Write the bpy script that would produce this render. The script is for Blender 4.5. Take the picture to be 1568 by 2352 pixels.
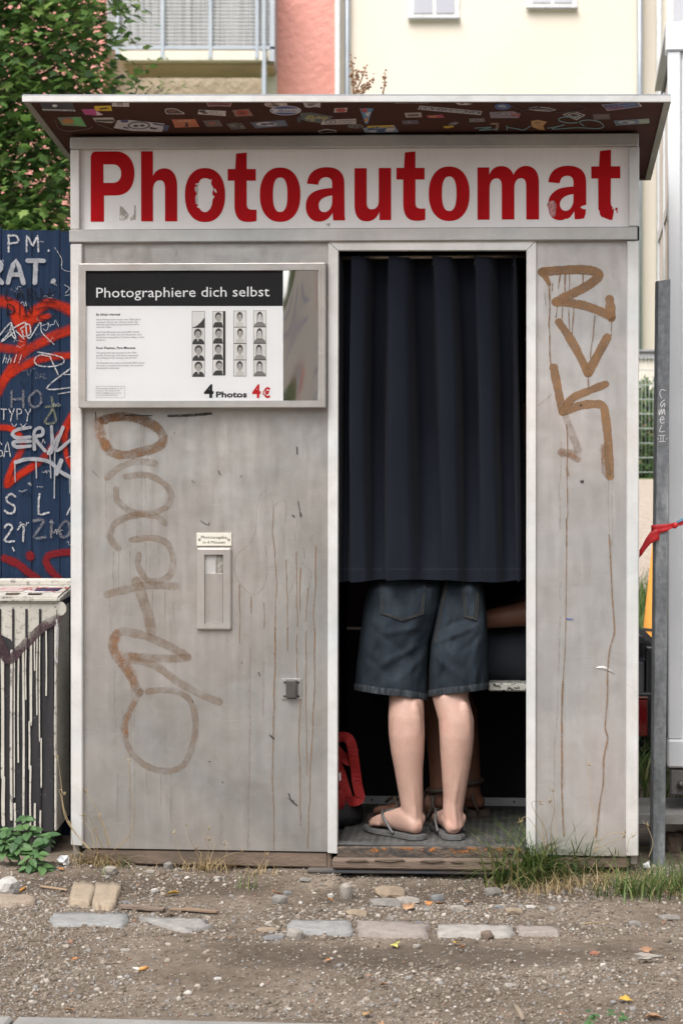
import bpy, bmesh, math, random
import numpy as np
from mathutils import Vector, Matrix, noise as mnoise

random.seed(7)
S = bpy.context.scene
for o in list(bpy.data.objects): bpy.data.objects.remove(o)
COL = S.collection

# ------------------------------------------------------------ camera, sky, sun, exposure
CAMZ, DIST, FPX, CX, HY = 1.1875, 6.0, 4800.0, 784.0, 1050.0     # measured on a 1568 x 2352 view of the photograph
cam_d = bpy.data.cameras.new('camera')
cam = bpy.data.objects.new('camera', cam_d); COL.objects.link(cam)
cam.location = (0, -DIST, CAMZ); cam.rotation_euler = (math.radians(90), 0, 0)
cam_d.sensor_fit = 'VERTICAL'; cam_d.sensor_height = 36.0; cam_d.lens = FPX / 2352 * 36
cam_d.shift_y = (HY - 1176) / 2352
cam_d.clip_start = .05; cam_d.clip_end = 600
cam_d.dof.use_dof = True; cam_d.dof.focus_distance = 5.95; cam_d.dof.aperture_fstop = 9
S.camera = cam
S.render.resolution_x, S.render.resolution_y = 682, 1024

SUN_EL, SUN_AZ = math.radians(56), math.radians(205)      # azimuth clockwise from +Y: high, behind the camera, a little left
W = bpy.data.worlds.new('World'); S.world = W; W.use_nodes = True
wn = W.node_tree.nodes; wl = W.node_tree.links
for n in list(wn): wn.remove(n)
sky = wn.new('ShaderNodeTexSky'); sky.sky_type = 'NISHITA'; sky.sun_disc = False
sky.sun_elevation = SUN_EL; sky.sun_rotation = SUN_AZ
sky.air_density = 1.0; sky.dust_density = 6.0; sky.ozone_density = 0.6; sky.altitude = 50
bg = wn.new('ShaderNodeBackground'); bg.inputs[1].default_value = .12
hs = wn.new('ShaderNodeHueSaturation'); hs.inputs['Saturation'].default_value = .30   # an overcast sky is nearly grey
wo = wn.new('ShaderNodeOutputWorld')
wl.new(sky.outputs[0], hs.inputs['Color']); wl.new(hs.outputs[0], bg.inputs[0]); wl.new(bg.outputs[0], wo.inputs[0])

sun_d = bpy.data.lights.new('sun', 'SUN'); sun_d.energy = 1.3; sun_d.angle = math.radians(40); sun_d.color = (1, .975, .94)
sun = bpy.data.objects.new('sun', sun_d); COL.objects.link(sun)
sdir = Vector((math.sin(SUN_AZ) * math.cos(SUN_EL), math.cos(SUN_AZ) * math.cos(SUN_EL), math.sin(SUN_EL)))
sun.rotation_euler = (-sdir).to_track_quat('-Z', 'Y').to_euler()

S.view_settings.view_transform = 'Standard'; S.view_settings.look = 'None'
S.view_settings.gamma = 1; S.view_settings.exposure = 1.0; S.view_settings.use_curve_mapping = False

# ------------------------------------------------------------ helpers: pixels to places
def at(px, py, Y):
    d = DIST + Y
    return Vector(((px - CX) / FPX * d, Y, CAMZ - (py - HY) / FPX * d))
def G(px, py, z=0.0):
    d = (CAMZ - z) * FPX / (py - HY)
    return Vector(((px - CX) / FPX * d, d - DIST, z))
TH = math.radians(-5.0); cT, sT = math.cos(TH), math.sin(TH)
def B(px, py, v=0.0):
    """a point of the photograph on the booth's plane at depth v -> (u, w) in the booth's own axes"""
    dx, dz = (px - CX) / FPX, -(py - HY) / FPX
    cv = cT * -DIST; dv = -sT * dx + cT
    t = (v - cv) / dv
    x, y = t * dx, -DIST + t
    return cT * x + sT * y, CAMZ + t * dz

# ------------------------------------------------------------ helpers: objects
def tag(o, label=None, cat=None, group=None, kind=None):
    if label: o['label'] = label
    if cat: o['category'] = cat
    if group: o['group'] = group
    if kind: o['kind'] = kind
    return o
def empty(name, loc=(0, 0, 0), rz=0.0, label=None, cat=None, group=None):
    o = bpy.data.objects.new(name, None); COL.objects.link(o)
    o.location = loc; o.rotation_euler = (0, 0, rz)
    return tag(o, label, cat, group)
def link(name, me, parent=None, mats=None):
    o = bpy.data.objects.new(name, me); COL.objects.link(o)
    if parent: o.parent = parent
    if mats is not None:
        for m in (mats if isinstance(mats, (list, tuple)) else [mats]): me.materials.append(m)
    return o
def mesh(name, verts, faces, mats=None, parent=None, smooth=False, mi=None):
    me = bpy.data.meshes.new(name)
    me.from_pydata([tuple(v) for v in verts], [], faces)
    if smooth: me.polygons.foreach_set('use_smooth', [True] * len(me.polygons))
    if mi is not None: me.polygons.foreach_set('material_index', mi)
    me.update()
    return link(name, me, parent, mats)
def bm_obj(name, bm, mats=None, parent=None, smooth=False):
    me = bpy.data.meshes.new(name); bm.to_mesh(me); bm.free()
    if smooth: me.polygons.foreach_set('use_smooth', [True] * len(me.polygons))
    return link(name, me, parent, mats)
def bevel_bm(bm, w, seg=1):
    if w > 0: bmesh.ops.bevel(bm, geom=list(bm.edges), offset=w, segments=seg, profile=.5, affect='EDGES')
def prism_bm(bm, q, y0, y1):
    """polygon q of (x, z) between depths y0 and y1"""
    a = [bm.verts.new((x, y0, z)) for x, z in q]; b = [bm.verts.new((x, y1, z)) for x, z in q]
    n = len(q)
    fs = [bm.faces.new(a), bm.faces.new(b[::-1])]
    for i in range(n): fs.append(bm.faces.new((a[(i + 1) % n], a[i], b[i], b[(i + 1) % n])))
    bmesh.ops.recalc_face_normals(bm, faces=bm.faces[:])
    return fs
def box(name, x0, x1, y0, y1, z0, z1, mats=None, parent=None, bevel=0.0):
    bm = bmesh.new(); prism_bm(bm, [(x0, z0), (x1, z0), (x1, z1), (x0, z1)], y0, y1); bevel_bm(bm, bevel)
    return bm_obj(name, bm, mats, parent)
def fbox(name, px0, py0, px1, py1, y0, y1, mats, parent, bevel=.0015, skew=0.0):
    """box on the booth front given as a rectangle of the photograph (skew: how much the right end hangs lower, in px)"""
    q = [B(px0, py1, y0), B(px1, py1 + skew, y0), B(px1, py0 + skew, y0), B(px0, py0, y0)]
    bm = bmesh.new(); prism_bm(bm, q, y0, y1); bevel_bm(bm, bevel)
    return bm_obj(name, bm, mats, parent)
def fquad(name, quad, y0, y1, mats, parent, bevel=.0015):
    q = [B(x, y, y0) for x, y in quad]
    bm = bmesh.new(); prism_bm(bm, q, y0, y1); bevel_bm(bm, bevel)
    return bm_obj(name, bm, mats, parent)
def tube(name, pts, r, mats=None, parent=None, n=8, closed=False, caps=True):
    """round bar along points; r a number or one radius per point"""
    v, f = tube_data(pts, r, n, closed, caps)
    return mesh(name, v, f, mats, parent, smooth=True)
def tube_data(pts, r, n=8, closed=False, caps=True):
    pts = [Vector(p) for p in pts]; k = len(pts)
    rs = r if isinstance(r, (list, tuple)) else [r] * k
    V, Fc = [], []; up = None
    for i, p in enumerate(pts):
        a = pts[(i - 1) % k] if (closed or i > 0) else p
        b = pts[(i + 1) % k] if (closed or i < k - 1) else p
        t = (b - a).normalized() if (b - a).length > 1e-9 else Vector((0, 0, 1))
        if up is None: up = Vector((0, 0, 1)) if abs(t.z) < .9 else Vector((1, 0, 0))
        s = t.cross(up)
        if s.length < 1e-6: s = t.cross(Vector((1, 0, 0)))
        s.normalize(); up = s.cross(t).normalized()
        for j in range(n):
            an = 2 * math.pi * j / n
            V.append(p + (s * math.cos(an) + up * math.sin(an)) * rs[i])
    for i in range(k if closed else k - 1):
        for j in range(n):
            a, b = i * n + j, i * n + (j + 1) % n
            c, d = ((i + 1) % k) * n + (j + 1) % n, ((i + 1) % k) * n + j
            Fc.append((a, b, c, d))
    if caps and not closed:
        Fc.append(tuple(range(n))[::-1]); Fc.append(tuple((k - 1) * n + j for j in range(n)))
    return V, Fc
def catmull(P, sub=6, closed=False):
    out = []; n = len(P)
    P = [np.array(p, float) for p in P]
    for i in range(n if closed else n - 1):
        g = lambda j: P[j % n] if closed else P[min(max(j, 0), n - 1)]
        p0, p1, p2, p3 = g(i - 1), g(i), g(i + 1), g(i + 2)
        for s in range(sub):
            t = s / sub
            out.append(.5 * ((2 * p1) + (-p0 + p2) * t + (2 * p0 - 5 * p1 + 4 * p2 - p3) * t * t + (-p0 + 3 * p1 - 3 * p2 + p3) * t ** 3))
    if not closed: out.append(P[-1])
    return out
def ribbon_data(P, w, y, to=None, y_step=-2e-6, taper=0.0):
    """flat painted stroke: points (a, b) in metres, width w (number or list), lying at depth y and facing -y, with round ends"""
    P = [np.array(p, float) for p in P]; k = len(P)
    ws = list(w) if isinstance(w, (list, tuple)) else [w] * k
    V, Fc = [], []
    nrm = []
    for i in range(k):
        a, b = P[max(i - 1, 0)], P[min(i + 1, k - 1)]
        t = b - a; L = np.hypot(*t); t = t / L if L > 1e-9 else np.array((1, 0.))
        nrm.append(np.array((-t[1], t[0])))
    def add(p, i): V.append((p[0], y + y_step * i, p[1]))
    for i in range(k):
        add(P[i] + nrm[i] * ws[i] / 2, i); add(P[i], i); add(P[i] - nrm[i] * ws[i] / 2, i)
    for i in range(k - 1): Fc.append((3 * i, 3 * i + 1, 3 * i + 4, 3 * i + 3)); Fc.append((3 * i + 1, 3 * i + 2, 3 * i + 5, 3 * i + 4))
    for e, sgn in ((0, -1), (k - 1, 1)):
        n0 = nrm[e]; t = np.array((n0[1], -n0[0])) * sgn
        base = len(V); m = 5
        for j in range(1, m):
            an = math.pi * j / m
            add(P[e] + (n0 * math.cos(an) + t * math.sin(an)) * ws[e] / 2, e)
        idx = [3 * e] + list(range(base, base + m - 1)) + [3 * e + 2]
        for a_, b_ in zip(idx, idx[1:]): Fc.append((3 * e + 1, a_, b_))
    return V, Fc
def strokes(name, S_, to, y, mat, parent, jitter=0.0, close_gap=3e-5, wob=.12):
    """one mesh of several strokes; S_: list of (points, width, sub); to maps a drawing point to plane metres"""
    V, Fc, core = [], [], []
    for n_, it in enumerate(S_):
        P, w = it[0], it[1]; sub = it[2] if len(it) > 2 else 5
        P = [to(*p) for p in P]
        if sub > 1 and len(P) > 2: P = catmull(P, sub)
        if jitter:
            P = [np.array(p) + np.array((random.gauss(0, jitter), random.gauss(0, jitter))) for p in P]
        if isinstance(w, tuple): w = [w[0] + (w[1] - w[0]) * i / (len(P) - 1) for i in range(len(P))]
        if wob:
            if not isinstance(w, list): w = [w] * len(P)
            sd_ = random.uniform(0, 99); w = [x * (1 + wob * 1.6 * mnoise.noise(Vector((i * .45, sd_, 0)))) for i, x in enumerate(w)]
        v, f = ribbon_data(P, w, y - n_ * close_gap)
        cr = [0.0] * len(v)
        for i in range(len(P)): cr[3 * i + 1] = 1.0
        core += cr
        o = len(V); V += v; Fc += [tuple(i + o for i in q) for q in f]
    ob = mesh(name, V, Fc, mat, parent)
    ob.data.attributes.new('core', 'FLOAT', 'POINT').data.foreach_set('value', core)
    if len(S_) > 1: ob['kind'] = 'stuff'
    return ob
def curve_shape(name, loops, thick, mats, parent, y=0.0, res=1):
    """filled outline(s) of (x, z) points, holes by even-odd, as a sheet of given thickness whose face is at depth y"""
    cu = bpy.data.curves.new('outline', 'CURVE'); cu.dimensions = '2D'; cu.fill_mode = 'BOTH'
    for L in loops:
        sp = cu.splines.new('POLY'); sp.points.add(len(L) - 1); sp.use_cyclic_u = True
        for i, p in enumerate(L): sp.points[i].co = (p[0], p[1], 0, 1)
    cu.extrude = thick / 2
    return curve_to_mesh(name, cu, mats, parent, y + thick / 2)
def curve_to_mesh(name, cu, mats, parent, y):
    t = bpy.data.objects.new('outline', cu); COL.objects.link(t)
    dg = bpy.context.evaluated_depsgraph_get()
    me = bpy.data.meshes.new_from_object(t.evaluated_get(dg))
    bpy.data.objects.remove(t); bpy.data.curves.remove(cu)
    # drawn in XY facing +Z: stand it up so that it faces -Y
    me.transform(Matrix(((1, 0, 0, 0), (0, 0, -1, y), (0, 1, 0, 0), (0, 0, 0, 1))))
    me.materials.clear()
    return link(name, me, parent, mats)
def text(name, s, x0, x1, z0, cap, y, mats, parent, thick=.0004, bold=0.0, align='FIT', shear=0.0):
    """lettering whose baseline starts at (x0, z0), capital height cap, squeezed to end at x1 when given"""
    cu = bpy.data.curves.new('lettering', 'FONT'); cu.body = s; cu.size = 1; cu.resolution_u = 2
    cu.extrude = 0; cu.offset = bold; cu.shear = shear
    t = bpy.data.objects.new('lettering', cu); COL.objects.link(t)
    dg = bpy.context.evaluated_depsgraph_get()
    me = bpy.data.meshes.new_from_object(t.evaluated_get(dg))
    bpy.data.objects.remove(t); bpy.data.curves.remove(cu)
    n = len(me.vertices); co = np.empty(n * 3); me.vertices.foreach_get('co', co); co = co.reshape(-1, 3)
    a, b = co[:, 0].min(), co[:, 0].max()
    sz = cap / .729
    sx = (x1 - x0) / (b - a) if x1 is not None else sz
    out = np.empty_like(co)
    out[:, 0] = x0 + (co[:, 0] - a) * sx; out[:, 1] = y; out[:, 2] = z0 + co[:, 1] * sz
    me.vertices.foreach_set('co', out.ravel()); me.materials.clear(); me.update()
    return link(name, me, parent, mats)
def bez(*cmds):
    """tiny path language: ('M',x,y) ('L',x,y) ('C',x1,y1,x2,y2,x,y)"""
    out = []; cur = None
    for c in cmds:
        if c[0] in 'ML': cur = (c[1], c[2]); out.append(cur)
        else:
            p0, p1, p2, p3 = cur, (c[1], c[2]), (c[3], c[4]), (c[5], c[6])
            for i in range(1, 11):
                t = i / 10; m = 1 - t
                out.append(tuple(m ** 3 * p0[k] + 3 * m * m * t * p1[k] + 3 * m * t * t * p2[k] + t ** 3 * p3[k] for k in (0, 1)))
            cur = p3
    return out
def remeshed(name, parts, voxel, mats, parent=None, smooth_it=6):
    """several closed shells fused into one continuous surface"""
    V, Fc = [], []
    for v, f in parts:
        o = len(V); V += [tuple(p) for p in v]; Fc += [tuple(i + o for i in q) for q in f]
    me = bpy.data.meshes.new('fuse'); me.from_pydata(V, [], Fc)
    bm = bmesh.new(); bm.from_mesh(me); bmesh.ops.recalc_face_normals(bm, faces=bm.faces[:]); bm.to_mesh(me); bm.free()
    t = bpy.data.objects.new('fuse', me); COL.objects.link(t)
    m = t.modifiers.new('r', 'REMESH'); m.mode = 'VOXEL'; m.voxel_size = voxel; m.use_smooth_shade = True
    m = t.modifiers.new('s', 'SMOOTH'); m.iterations = smooth_it; m.factor = .5
    dg = bpy.context.evaluated_depsgraph_get()
    me2 = bpy.data.meshes.new_from_object(t.evaluated_get(dg))
    bpy.data.objects.remove(t); bpy.data.meshes.remove(me)
    me2.name = name; me2.materials.clear()
    return link(name, me2, parent, mats)
def loft(rings, n=24, power=2.0):
    """rings: (centre, axis_a, axis_b) vectors"""
    V, Fc = [], []
    for c, a, b in rings:
        c, a, b = Vector(c), Vector(a), Vector(b)
        for j in range(n):
            an = 2 * math.pi * j / n; ca, sa = math.cos(an), math.sin(an)
            e = 2 / power
            x = math.copysign(abs(ca) ** e, ca); y = math.copysign(abs(sa) ** e, sa)
            V.append(c + a * x + b * y)
    k = len(rings)
    for i in range(k - 1):
        for j in range(n):
            Fc.append((i * n + j, i * n + (j + 1) % n, (i + 1) * n + (j + 1) % n, (i + 1) * n + j))
    Fc.append(tuple(range(n))[::-1]); Fc.append(tuple((k - 1) * n + j for j in range(n)))
    return V, Fc

# ------------------------------------------------------------ helpers: materials
class NT:
    def __init__(s, name):
        s.m = bpy.data.materials.new(name); s.m.use_nodes = True
        s.n = s.m.node_tree.nodes; s.l = s.m.node_tree.links
        s.b = next(x for x in s.n if x.type == 'BSDF_PRINCIPLED'); s.out = next(x for x in s.n if x.type == 'OUTPUT_MATERIAL')
        s._tc = None
    def new(s, t, **kw):
        x = s.n.new(t)
        for k, v in kw.items(): setattr(x, k, v)
        return x
    def co(s, scale=(1, 1, 1), rot=(0, 0, 0), which='Object'):
        if s._tc is None: s._tc = s.new('ShaderNodeTexCoord')
        mp = s.new('ShaderNodeMapping'); mp.inputs['Scale'].default_value = scale; mp.inputs['Rotation'].default_value = rot
        s.l.new(s._tc.outputs[which], mp.inputs[0]); return mp.outputs[0]
    def noise(s, vec, scale, detail=4, rough=.55, dist=0):
        x = s.new('ShaderNodeTexNoise'); x.inputs['Scale'].default_value = scale; x.inputs['Detail'].default_value = detail
        x.inputs['Roughness'].default_value = rough; x.inputs['Distortion'].default_value = dist
        s.l.new(vec, x.inputs['Vector']); return x.outputs['Fac']
    def ramp(s, fac, stops, interp='LINEAR'):
        x = s.new('ShaderNodeValToRGB'); x.color_ramp.interpolation = interp
        el = x.color_ramp.elements
        while len(el) < len(stops): el.new(.5)
        for e, (p, c) in zip(el, stops):
            e.position = p; e.color = (*c, 1) if len(c) == 3 else c
        s.l.new(fac, x.inputs[0]); return x.outputs[0]
    def mix(s, fac, a, b, mode='MIX'):
        x = s.new('ShaderNodeMixRGB', blend_type=mode)
        for v, i in ((fac, 0), (a, 1), (b, 2)):
            if isinstance(v, (int, float)): x.inputs[i].default_value = v
            elif isinstance(v, tuple): x.inputs[i].default_value = (*v, 1)
            else: s.l.new(v, x.inputs[i])
        return x.outputs[0]
    def math(s, op, a, b=0.0, clamp=False):
        x = s.new('ShaderNodeMath', operation=op); x.use_clamp = clamp
        for v, i in ((a, 0), (b, 1)):
            if isinstance(v, (int, float)): x.inputs[i].default_value = v
            else: s.l.new(v, x.inputs[i])
        return x.outputs[0]
    def bump(s, h, strength=.3, dist=.01):
        x = s.new('ShaderNodeBump'); x.inputs['Strength'].default_value = strength; x.inputs['Distance'].default_value = dist
        s.l.new(h, x.inputs['Height']); s.l.new(x.outputs[0], s.b.inputs['Normal']); return x
    def set(s, key, v):
        i = s.b.inputs[key]
        if isinstance(v, (int, float)): i.default_value = v
        elif isinstance(v, tuple): i.default_value = (*v, 1)
        else: s.l.new(v, i)
def M(name, base, rough=.6, metal=0.0, c2=None, scale=8.0, bump=0.0, bscale=60.0, bdist=.003, stretch=(1, 1, 1), spec=.5, alpha=None, detail=5, edge=None):
    t = NT(name); t.set('Roughness', rough); t.set('Metallic', metal); t.set('Specular IOR Level', spec)
    if c2 is None: c2 = tuple(min(1, c * .8) for c in base)
    f = t.noise(t.co(stretch), scale, detail)
    t.set('Base Color', t.ramp(f, [(.33, base), (.67, c2)]))
    if bump: t.bump(t.noise(t.co(stretch), bscale, 4), bump, bdist)
    if alpha is not None:
        a = t.noise(t.co((1, 1, 1)), alpha[2] if len(alpha) > 2 else 60, 6, .65)
        r = t.new('ShaderNodeMapRange'); r.inputs[1].default_value = .35; r.inputs[2].default_value = .6
        r.inputs[3].default_value = alpha[0]; r.inputs[4].default_value = alpha[1]
        t.l.new(a, r.inputs[0]); al = r.outputs[0]
        if edge:
            at_ = t.new('ShaderNodeAttribute'); at_.attribute_name = 'core'
            rg = t.math('MULTIPLY', t.math('SUBTRACT', t.noise(t.co(), edge[2] if len(edge) > 2 else 90, 5, .7), .5), edge[1])
            e_ = t.new('ShaderNodeMapRange'); e_.inputs[1].default_value = 0; e_.inputs[2].default_value = edge[0]
            t.l.new(t.math('ADD', at_.outputs['Fac'], rg), e_.inputs[0]); al = t.math('MULTIPLY', al, e_.outputs[0])
        t.l.new(al, t.b.inputs['Alpha'])
    return t.m
def srgb(r, g, b):
    f = lambda c: (c / 255 / 12.92) if c <= 10 else ((c / 255 + .055) / 1.055) ** 2.4
    return (f(r), f(g), f(b))
def metal_sheet(name, a, b, metal=.5, rough=.42, streak=.5, speck=True):
    t = NT(name); t.set('Metallic', metal)
    big = t.noise(t.co((1, 1, .8)), 2.3, 6, .6, .4)
    col = t.ramp(big, [(.3, a), (.7, b)])
    tint = t.noise(t.co((1, 1, 1)), 2.1, 4, .6, .8)
    col = t.mix(.5, col, t.ramp(tint, [(.30, (.80, .86, .90)), (.5, (.97, .95, .92)), (.68, (1.02, .91, .86))]), 'MULTIPLY')
    cl = t.noise(t.co((1, 1, 1)), 9, 7, .7, .6)
    col = t.mix(.7, col, t.ramp(cl, [(.34, (.86, .85, .83)), (.52, (1, 1, 1)), (.72, (1.09, 1.09, 1.09))]), 'MULTIPLY')
    st = t.noise(t.co((26, 26, .55)), 3.0, 5, .6)
    col = t.mix(streak * .35, col, t.ramp(st, [(.3, (.80, .78, .75)), (.62, (1, 1, 1))]), 'MULTIPLY')
    # grime collects in irregular patches
    gm = t.noise(t.co((1, 1, .6)), 5.5, 8, .75)
    col = t.mix(t.math('MULTIPLY', t.ramp(gm, [(.60, (0, 0, 0)), (.76, (1, 1, 1))]), .28), col, (.24, .225, .20))
    sc = t.noise(t.co((3.0, 3.0, 190), (0, math.radians(35), 0)), 3, 4)
    col = t.mix(t.math('MULTIPLY', t.ramp(sc, [(.66, (0, 0, 0)), (.70, (1, 1, 1))]), .4), col, (.75, .74, .72))
    sc2 = t.noise(t.co((2.0, 2.0, 170), (0, math.radians(-62), 0)), 2.2, 3)
    col = t.mix(t.math('MULTIPLY', t.ramp(sc2, [(.67, (0, 0, 0)), (.74, (1, 1, 1))]), .18), col, (.22, .20, .18))
    if speck:
        sp = t.noise(t.co((1, 1, 1)), 210, 2)
        col = t.mix(t.math('MULTIPLY', t.ramp(sp, [(.72, (0, 0, 0)), (.78, (1, 1, 1))]), .35), col, (.10, .085, .07))
    t.set('Base Color', col)
    rr = t.noise(t.co((8, 8, 1.2)), 5, 5)
    mr = t.new('ShaderNodeMapRange'); mr.inputs[3].default_value = rough - .14; mr.inputs[4].default_value = rough + .2
    t.l.new(rr, mr.inputs[0]); t.l.new(mr.outputs[0], t.b.inputs['Roughness'])
    t.bump(t.math('ADD', t.math('MULTIPLY', t.noise(t.co((1, 1, 1)), 4.5, 3), 9.0), t.math('MULTIPLY', t.noise(t.co((1, 1, 1)), 60, 3), .25)), .16, .004)
    return t.m

m_panel = metal_sheet('brushed_aluminium', (.345, .338, .328), (.49, .482, .470), .66, .32, .6)
m_panel2 = metal_sheet('pale_aluminium', (.43, .424, .422), (.535, .527, .524), .6, .34, .5)
m_profile = metal_sheet('painted_profile', (.56, .568, .565), (.66, .668, .665), .3, .42, .3)
m_rail = metal_sheet('dull_rail', (.40, .408, .405), (.50, .508, .505), .4, .40, .3)
m_case = metal_sheet('case_metal', (.37, .36, .345), (.46, .45, .435), .55, .34, .3, False)
m_rust = M('rust_stain', srgb(136, 102, 68), .8, 0, srgb(108, 80, 54), 14, alpha=(.62, .92, 60), edge=(.12, .45, 120))
m_rust_m = M('brown_stain', srgb(120, 90, 62), .8, 0, srgb(92, 70, 50), 10, alpha=(.16, .78, 38), edge=(.2, .6, 50))
m_rust_f = M('faded_rust_stain', srgb(128, 104, 80), .8, 0, srgb(110, 86, 64), 12, alpha=(.08, .40, 28), edge=(.22, .55, 45))
m_rust_o = M('orange_rust', srgb(152, 98, 50), .8, 0, srgb(118, 82, 54), 40, alpha=(.0, .55, 60), edge=(.5, 1.2, 45))
m_drip = M('rust_drip', srgb(104, 78, 54), .8, 0, srgb(130, 102, 74), 30, alpha=(.25, .85, 30), edge=(.4, .9, 90))
m_drip_f = M('faint_drip', srgb(112, 96, 78), .8, 0, srgb(128, 112, 94), 30, alpha=(.0, .36, 30), edge=(.7, 1.0, 60))
m_ink = M('black_mark', (.012, .011, .011), .6, 0, (.03, .028, .026), 60, alpha=(.5, 1, 80), edge=(.2, 1.6, 150))
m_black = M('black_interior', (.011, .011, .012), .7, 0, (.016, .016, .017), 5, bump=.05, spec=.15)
m_hole = M('dark_void', (.006, .006, .006), .9)
m_red = M('red_vinyl', srgb(180, 10, 20), .45, 0, srgb(162, 9, 18), 9, spec=.1)
m_white_print = M('white_print', (.80, .81, .82), .5, 0, (.77, .78, .79), 4, spec=.2)
m_black_print = M('black_print', (.016, .016, .018), .6, 0, (.02, .02, .022), 4, spec=.1)
m_grey_print = M('grey_text', (.22, .22, .23), .5)
m_red_print = M('red_print', srgb(196, 36, 40), .5, spec=.15)
m_screw = M('screw_steel', (.10, .095, .09), .5, .5)

# ============================================================ ground, pavement, gravel
def terrain(x, y):
    t = min(max((y - 7.0) / 13.0, 0), 1); rise = .92 * t * t * (3 - 2 * t)
    n = mnoise.noise(Vector((x * 1.3, y * 1.3, 0))) * .014 + mnoise.noise(Vector((x * 5, y * 5, 3))) * .006 + mnoise.noise(Vector((x * 17, y * 17, 9))) * .003
    k = 1.0 if -3 < y < 3 else .3
    dip = -.035 * math.exp(-(((x - .27) / .38) ** 2 + ((y + .22) / .16) ** 2))     # worn hollow before the doorway
    bank = .018 * math.exp(-((y - .05) / .12) ** 2) * (1 if abs(x) < 1.6 else 0) * (0 if .0 < x < .55 else 1)
    return rise + n * k - .012 + dip + bank
def axis(segs):
    out = []
    for a, b, n in segs: out += [a + (b - a) * i / n for i in range(n)]
    return out + [segs[-1][1]]
gx = axis([(-150, -20, 6), (-20, -3, 14), (-3, -1.35, 12), (-1.35, 1.45, 130), (1.45, 4, 18), (4, 20, 14), (20, 150, 6)])
gy = axis([(-80, -12, 6), (-12, -2.0, 12), (-2.0, .25, 110), (.25, 2, 14), (2, 30, 40), (30, 60, 6), (60, 220, 4)])
nx, ny = len(gx), len(gy)
gv = [(x, y, terrain(x, y)) for y in gy for x in gx]
gf = [(j * nx + i, j * nx + i + 1, (j + 1) * nx + i + 1, (j + 1) * nx + i) for j in range(ny - 1) for i in range(nx - 1)]
t = NT('dirt_ground'); t.set('Roughness', .95); t.set('Specular IOR Level', .2)
n1 = t.noise(t.co(), 2.4, 6, .65); n2 = t.noise(t.co(), 38, 6, .7)
dirt = t.ramp(n1, [(.30, (.11, .085, .063)), (.5, (.178, .142, .110)), (.70, (.265, .218, .174))])
dirt = t.mix(.8, dirt, t.ramp(n2, [(.3, (.55, .53, .5)), (.55, (1, 1, 1)), (.75, (1.25, 1.22, 1.18))]), 'MULTIPLY')
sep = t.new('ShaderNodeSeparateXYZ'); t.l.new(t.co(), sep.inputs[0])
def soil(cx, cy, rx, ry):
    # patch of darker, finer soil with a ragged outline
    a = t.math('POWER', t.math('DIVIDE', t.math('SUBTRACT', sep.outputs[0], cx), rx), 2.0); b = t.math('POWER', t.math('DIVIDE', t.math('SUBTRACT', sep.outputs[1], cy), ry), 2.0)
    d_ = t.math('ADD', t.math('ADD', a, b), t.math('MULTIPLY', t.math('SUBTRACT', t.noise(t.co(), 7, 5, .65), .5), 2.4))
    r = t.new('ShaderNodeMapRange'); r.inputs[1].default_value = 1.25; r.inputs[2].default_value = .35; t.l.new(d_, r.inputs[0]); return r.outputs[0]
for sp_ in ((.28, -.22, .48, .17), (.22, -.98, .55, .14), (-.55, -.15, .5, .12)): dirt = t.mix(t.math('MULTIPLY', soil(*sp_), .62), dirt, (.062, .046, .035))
yy = t.math('ADD', sep.outputs[1], t.math('MULTIPLY', t.noise(t.co(), .8, 4), 2.2))
def band(a, b):
    r = t.new('ShaderNodeMapRange'); r.inputs[1].default_value = a; r.inputs[2].default_value = b; t.l.new(yy, r.inputs[0]); return r.outputs[0]
lawn = t.ramp(t.noise(t.co(), 30, 4), [(.3, (.05, .085, .02)), (.7, (.12, .17, .045))])
col = t.mix(band(3.0, 3.6), dirt, lawn)
col = t.mix(band(10.4, 11.4), col, t.ramp(t.noise(t.co(), 25, 5), [(.3, (.30, .25, .20)), (.7, (.46, .39, .33))]))
col = t.mix(band(21.5, 22.0), col, lawn)
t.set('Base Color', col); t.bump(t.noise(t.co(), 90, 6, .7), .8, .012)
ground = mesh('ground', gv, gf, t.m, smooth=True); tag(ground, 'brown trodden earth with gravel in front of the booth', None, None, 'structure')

def ico():
    p = (1 + 5 ** .5) / 2
    v = np.array([(-1, p, 0), (1, p, 0), (-1, -p, 0), (1, -p, 0), (0, -1, p), (0, 1, p), (0, -1, -p), (0, 1, -p), (p, 0, -1), (p, 0, 1), (-p, 0, -1), (-p, 0, 1)], float)
    v /= np.linalg.norm(v[0])
    f = np.array([(0, 11, 5), (0, 5, 1), (0, 1, 7), (0, 7, 10), (0, 10, 11), (1, 5, 9), (5, 11, 4), (11, 10, 2), (10, 7, 6), (7, 1, 8), (3, 9, 4), (3, 4, 2), (3, 2, 6), (3, 6, 8), (3, 8, 9), (4, 9, 5), (2, 4, 11), (6, 2, 10), (8, 6, 7), (9, 8, 1)])
    return v, f
def octa():
    v = np.array([(1, 0, 0), (-1, 0, 0), (0, 1, 0), (0, -1, 0), (0, 0, 1), (0, 0, -1)], float)
    return v, np.array([(0, 2, 4), (2, 1, 4), (1, 3, 4), (3, 0, 4), (2, 0, 5), (1, 2, 5), (3, 1, 5), (0, 3, 5)])
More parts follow.
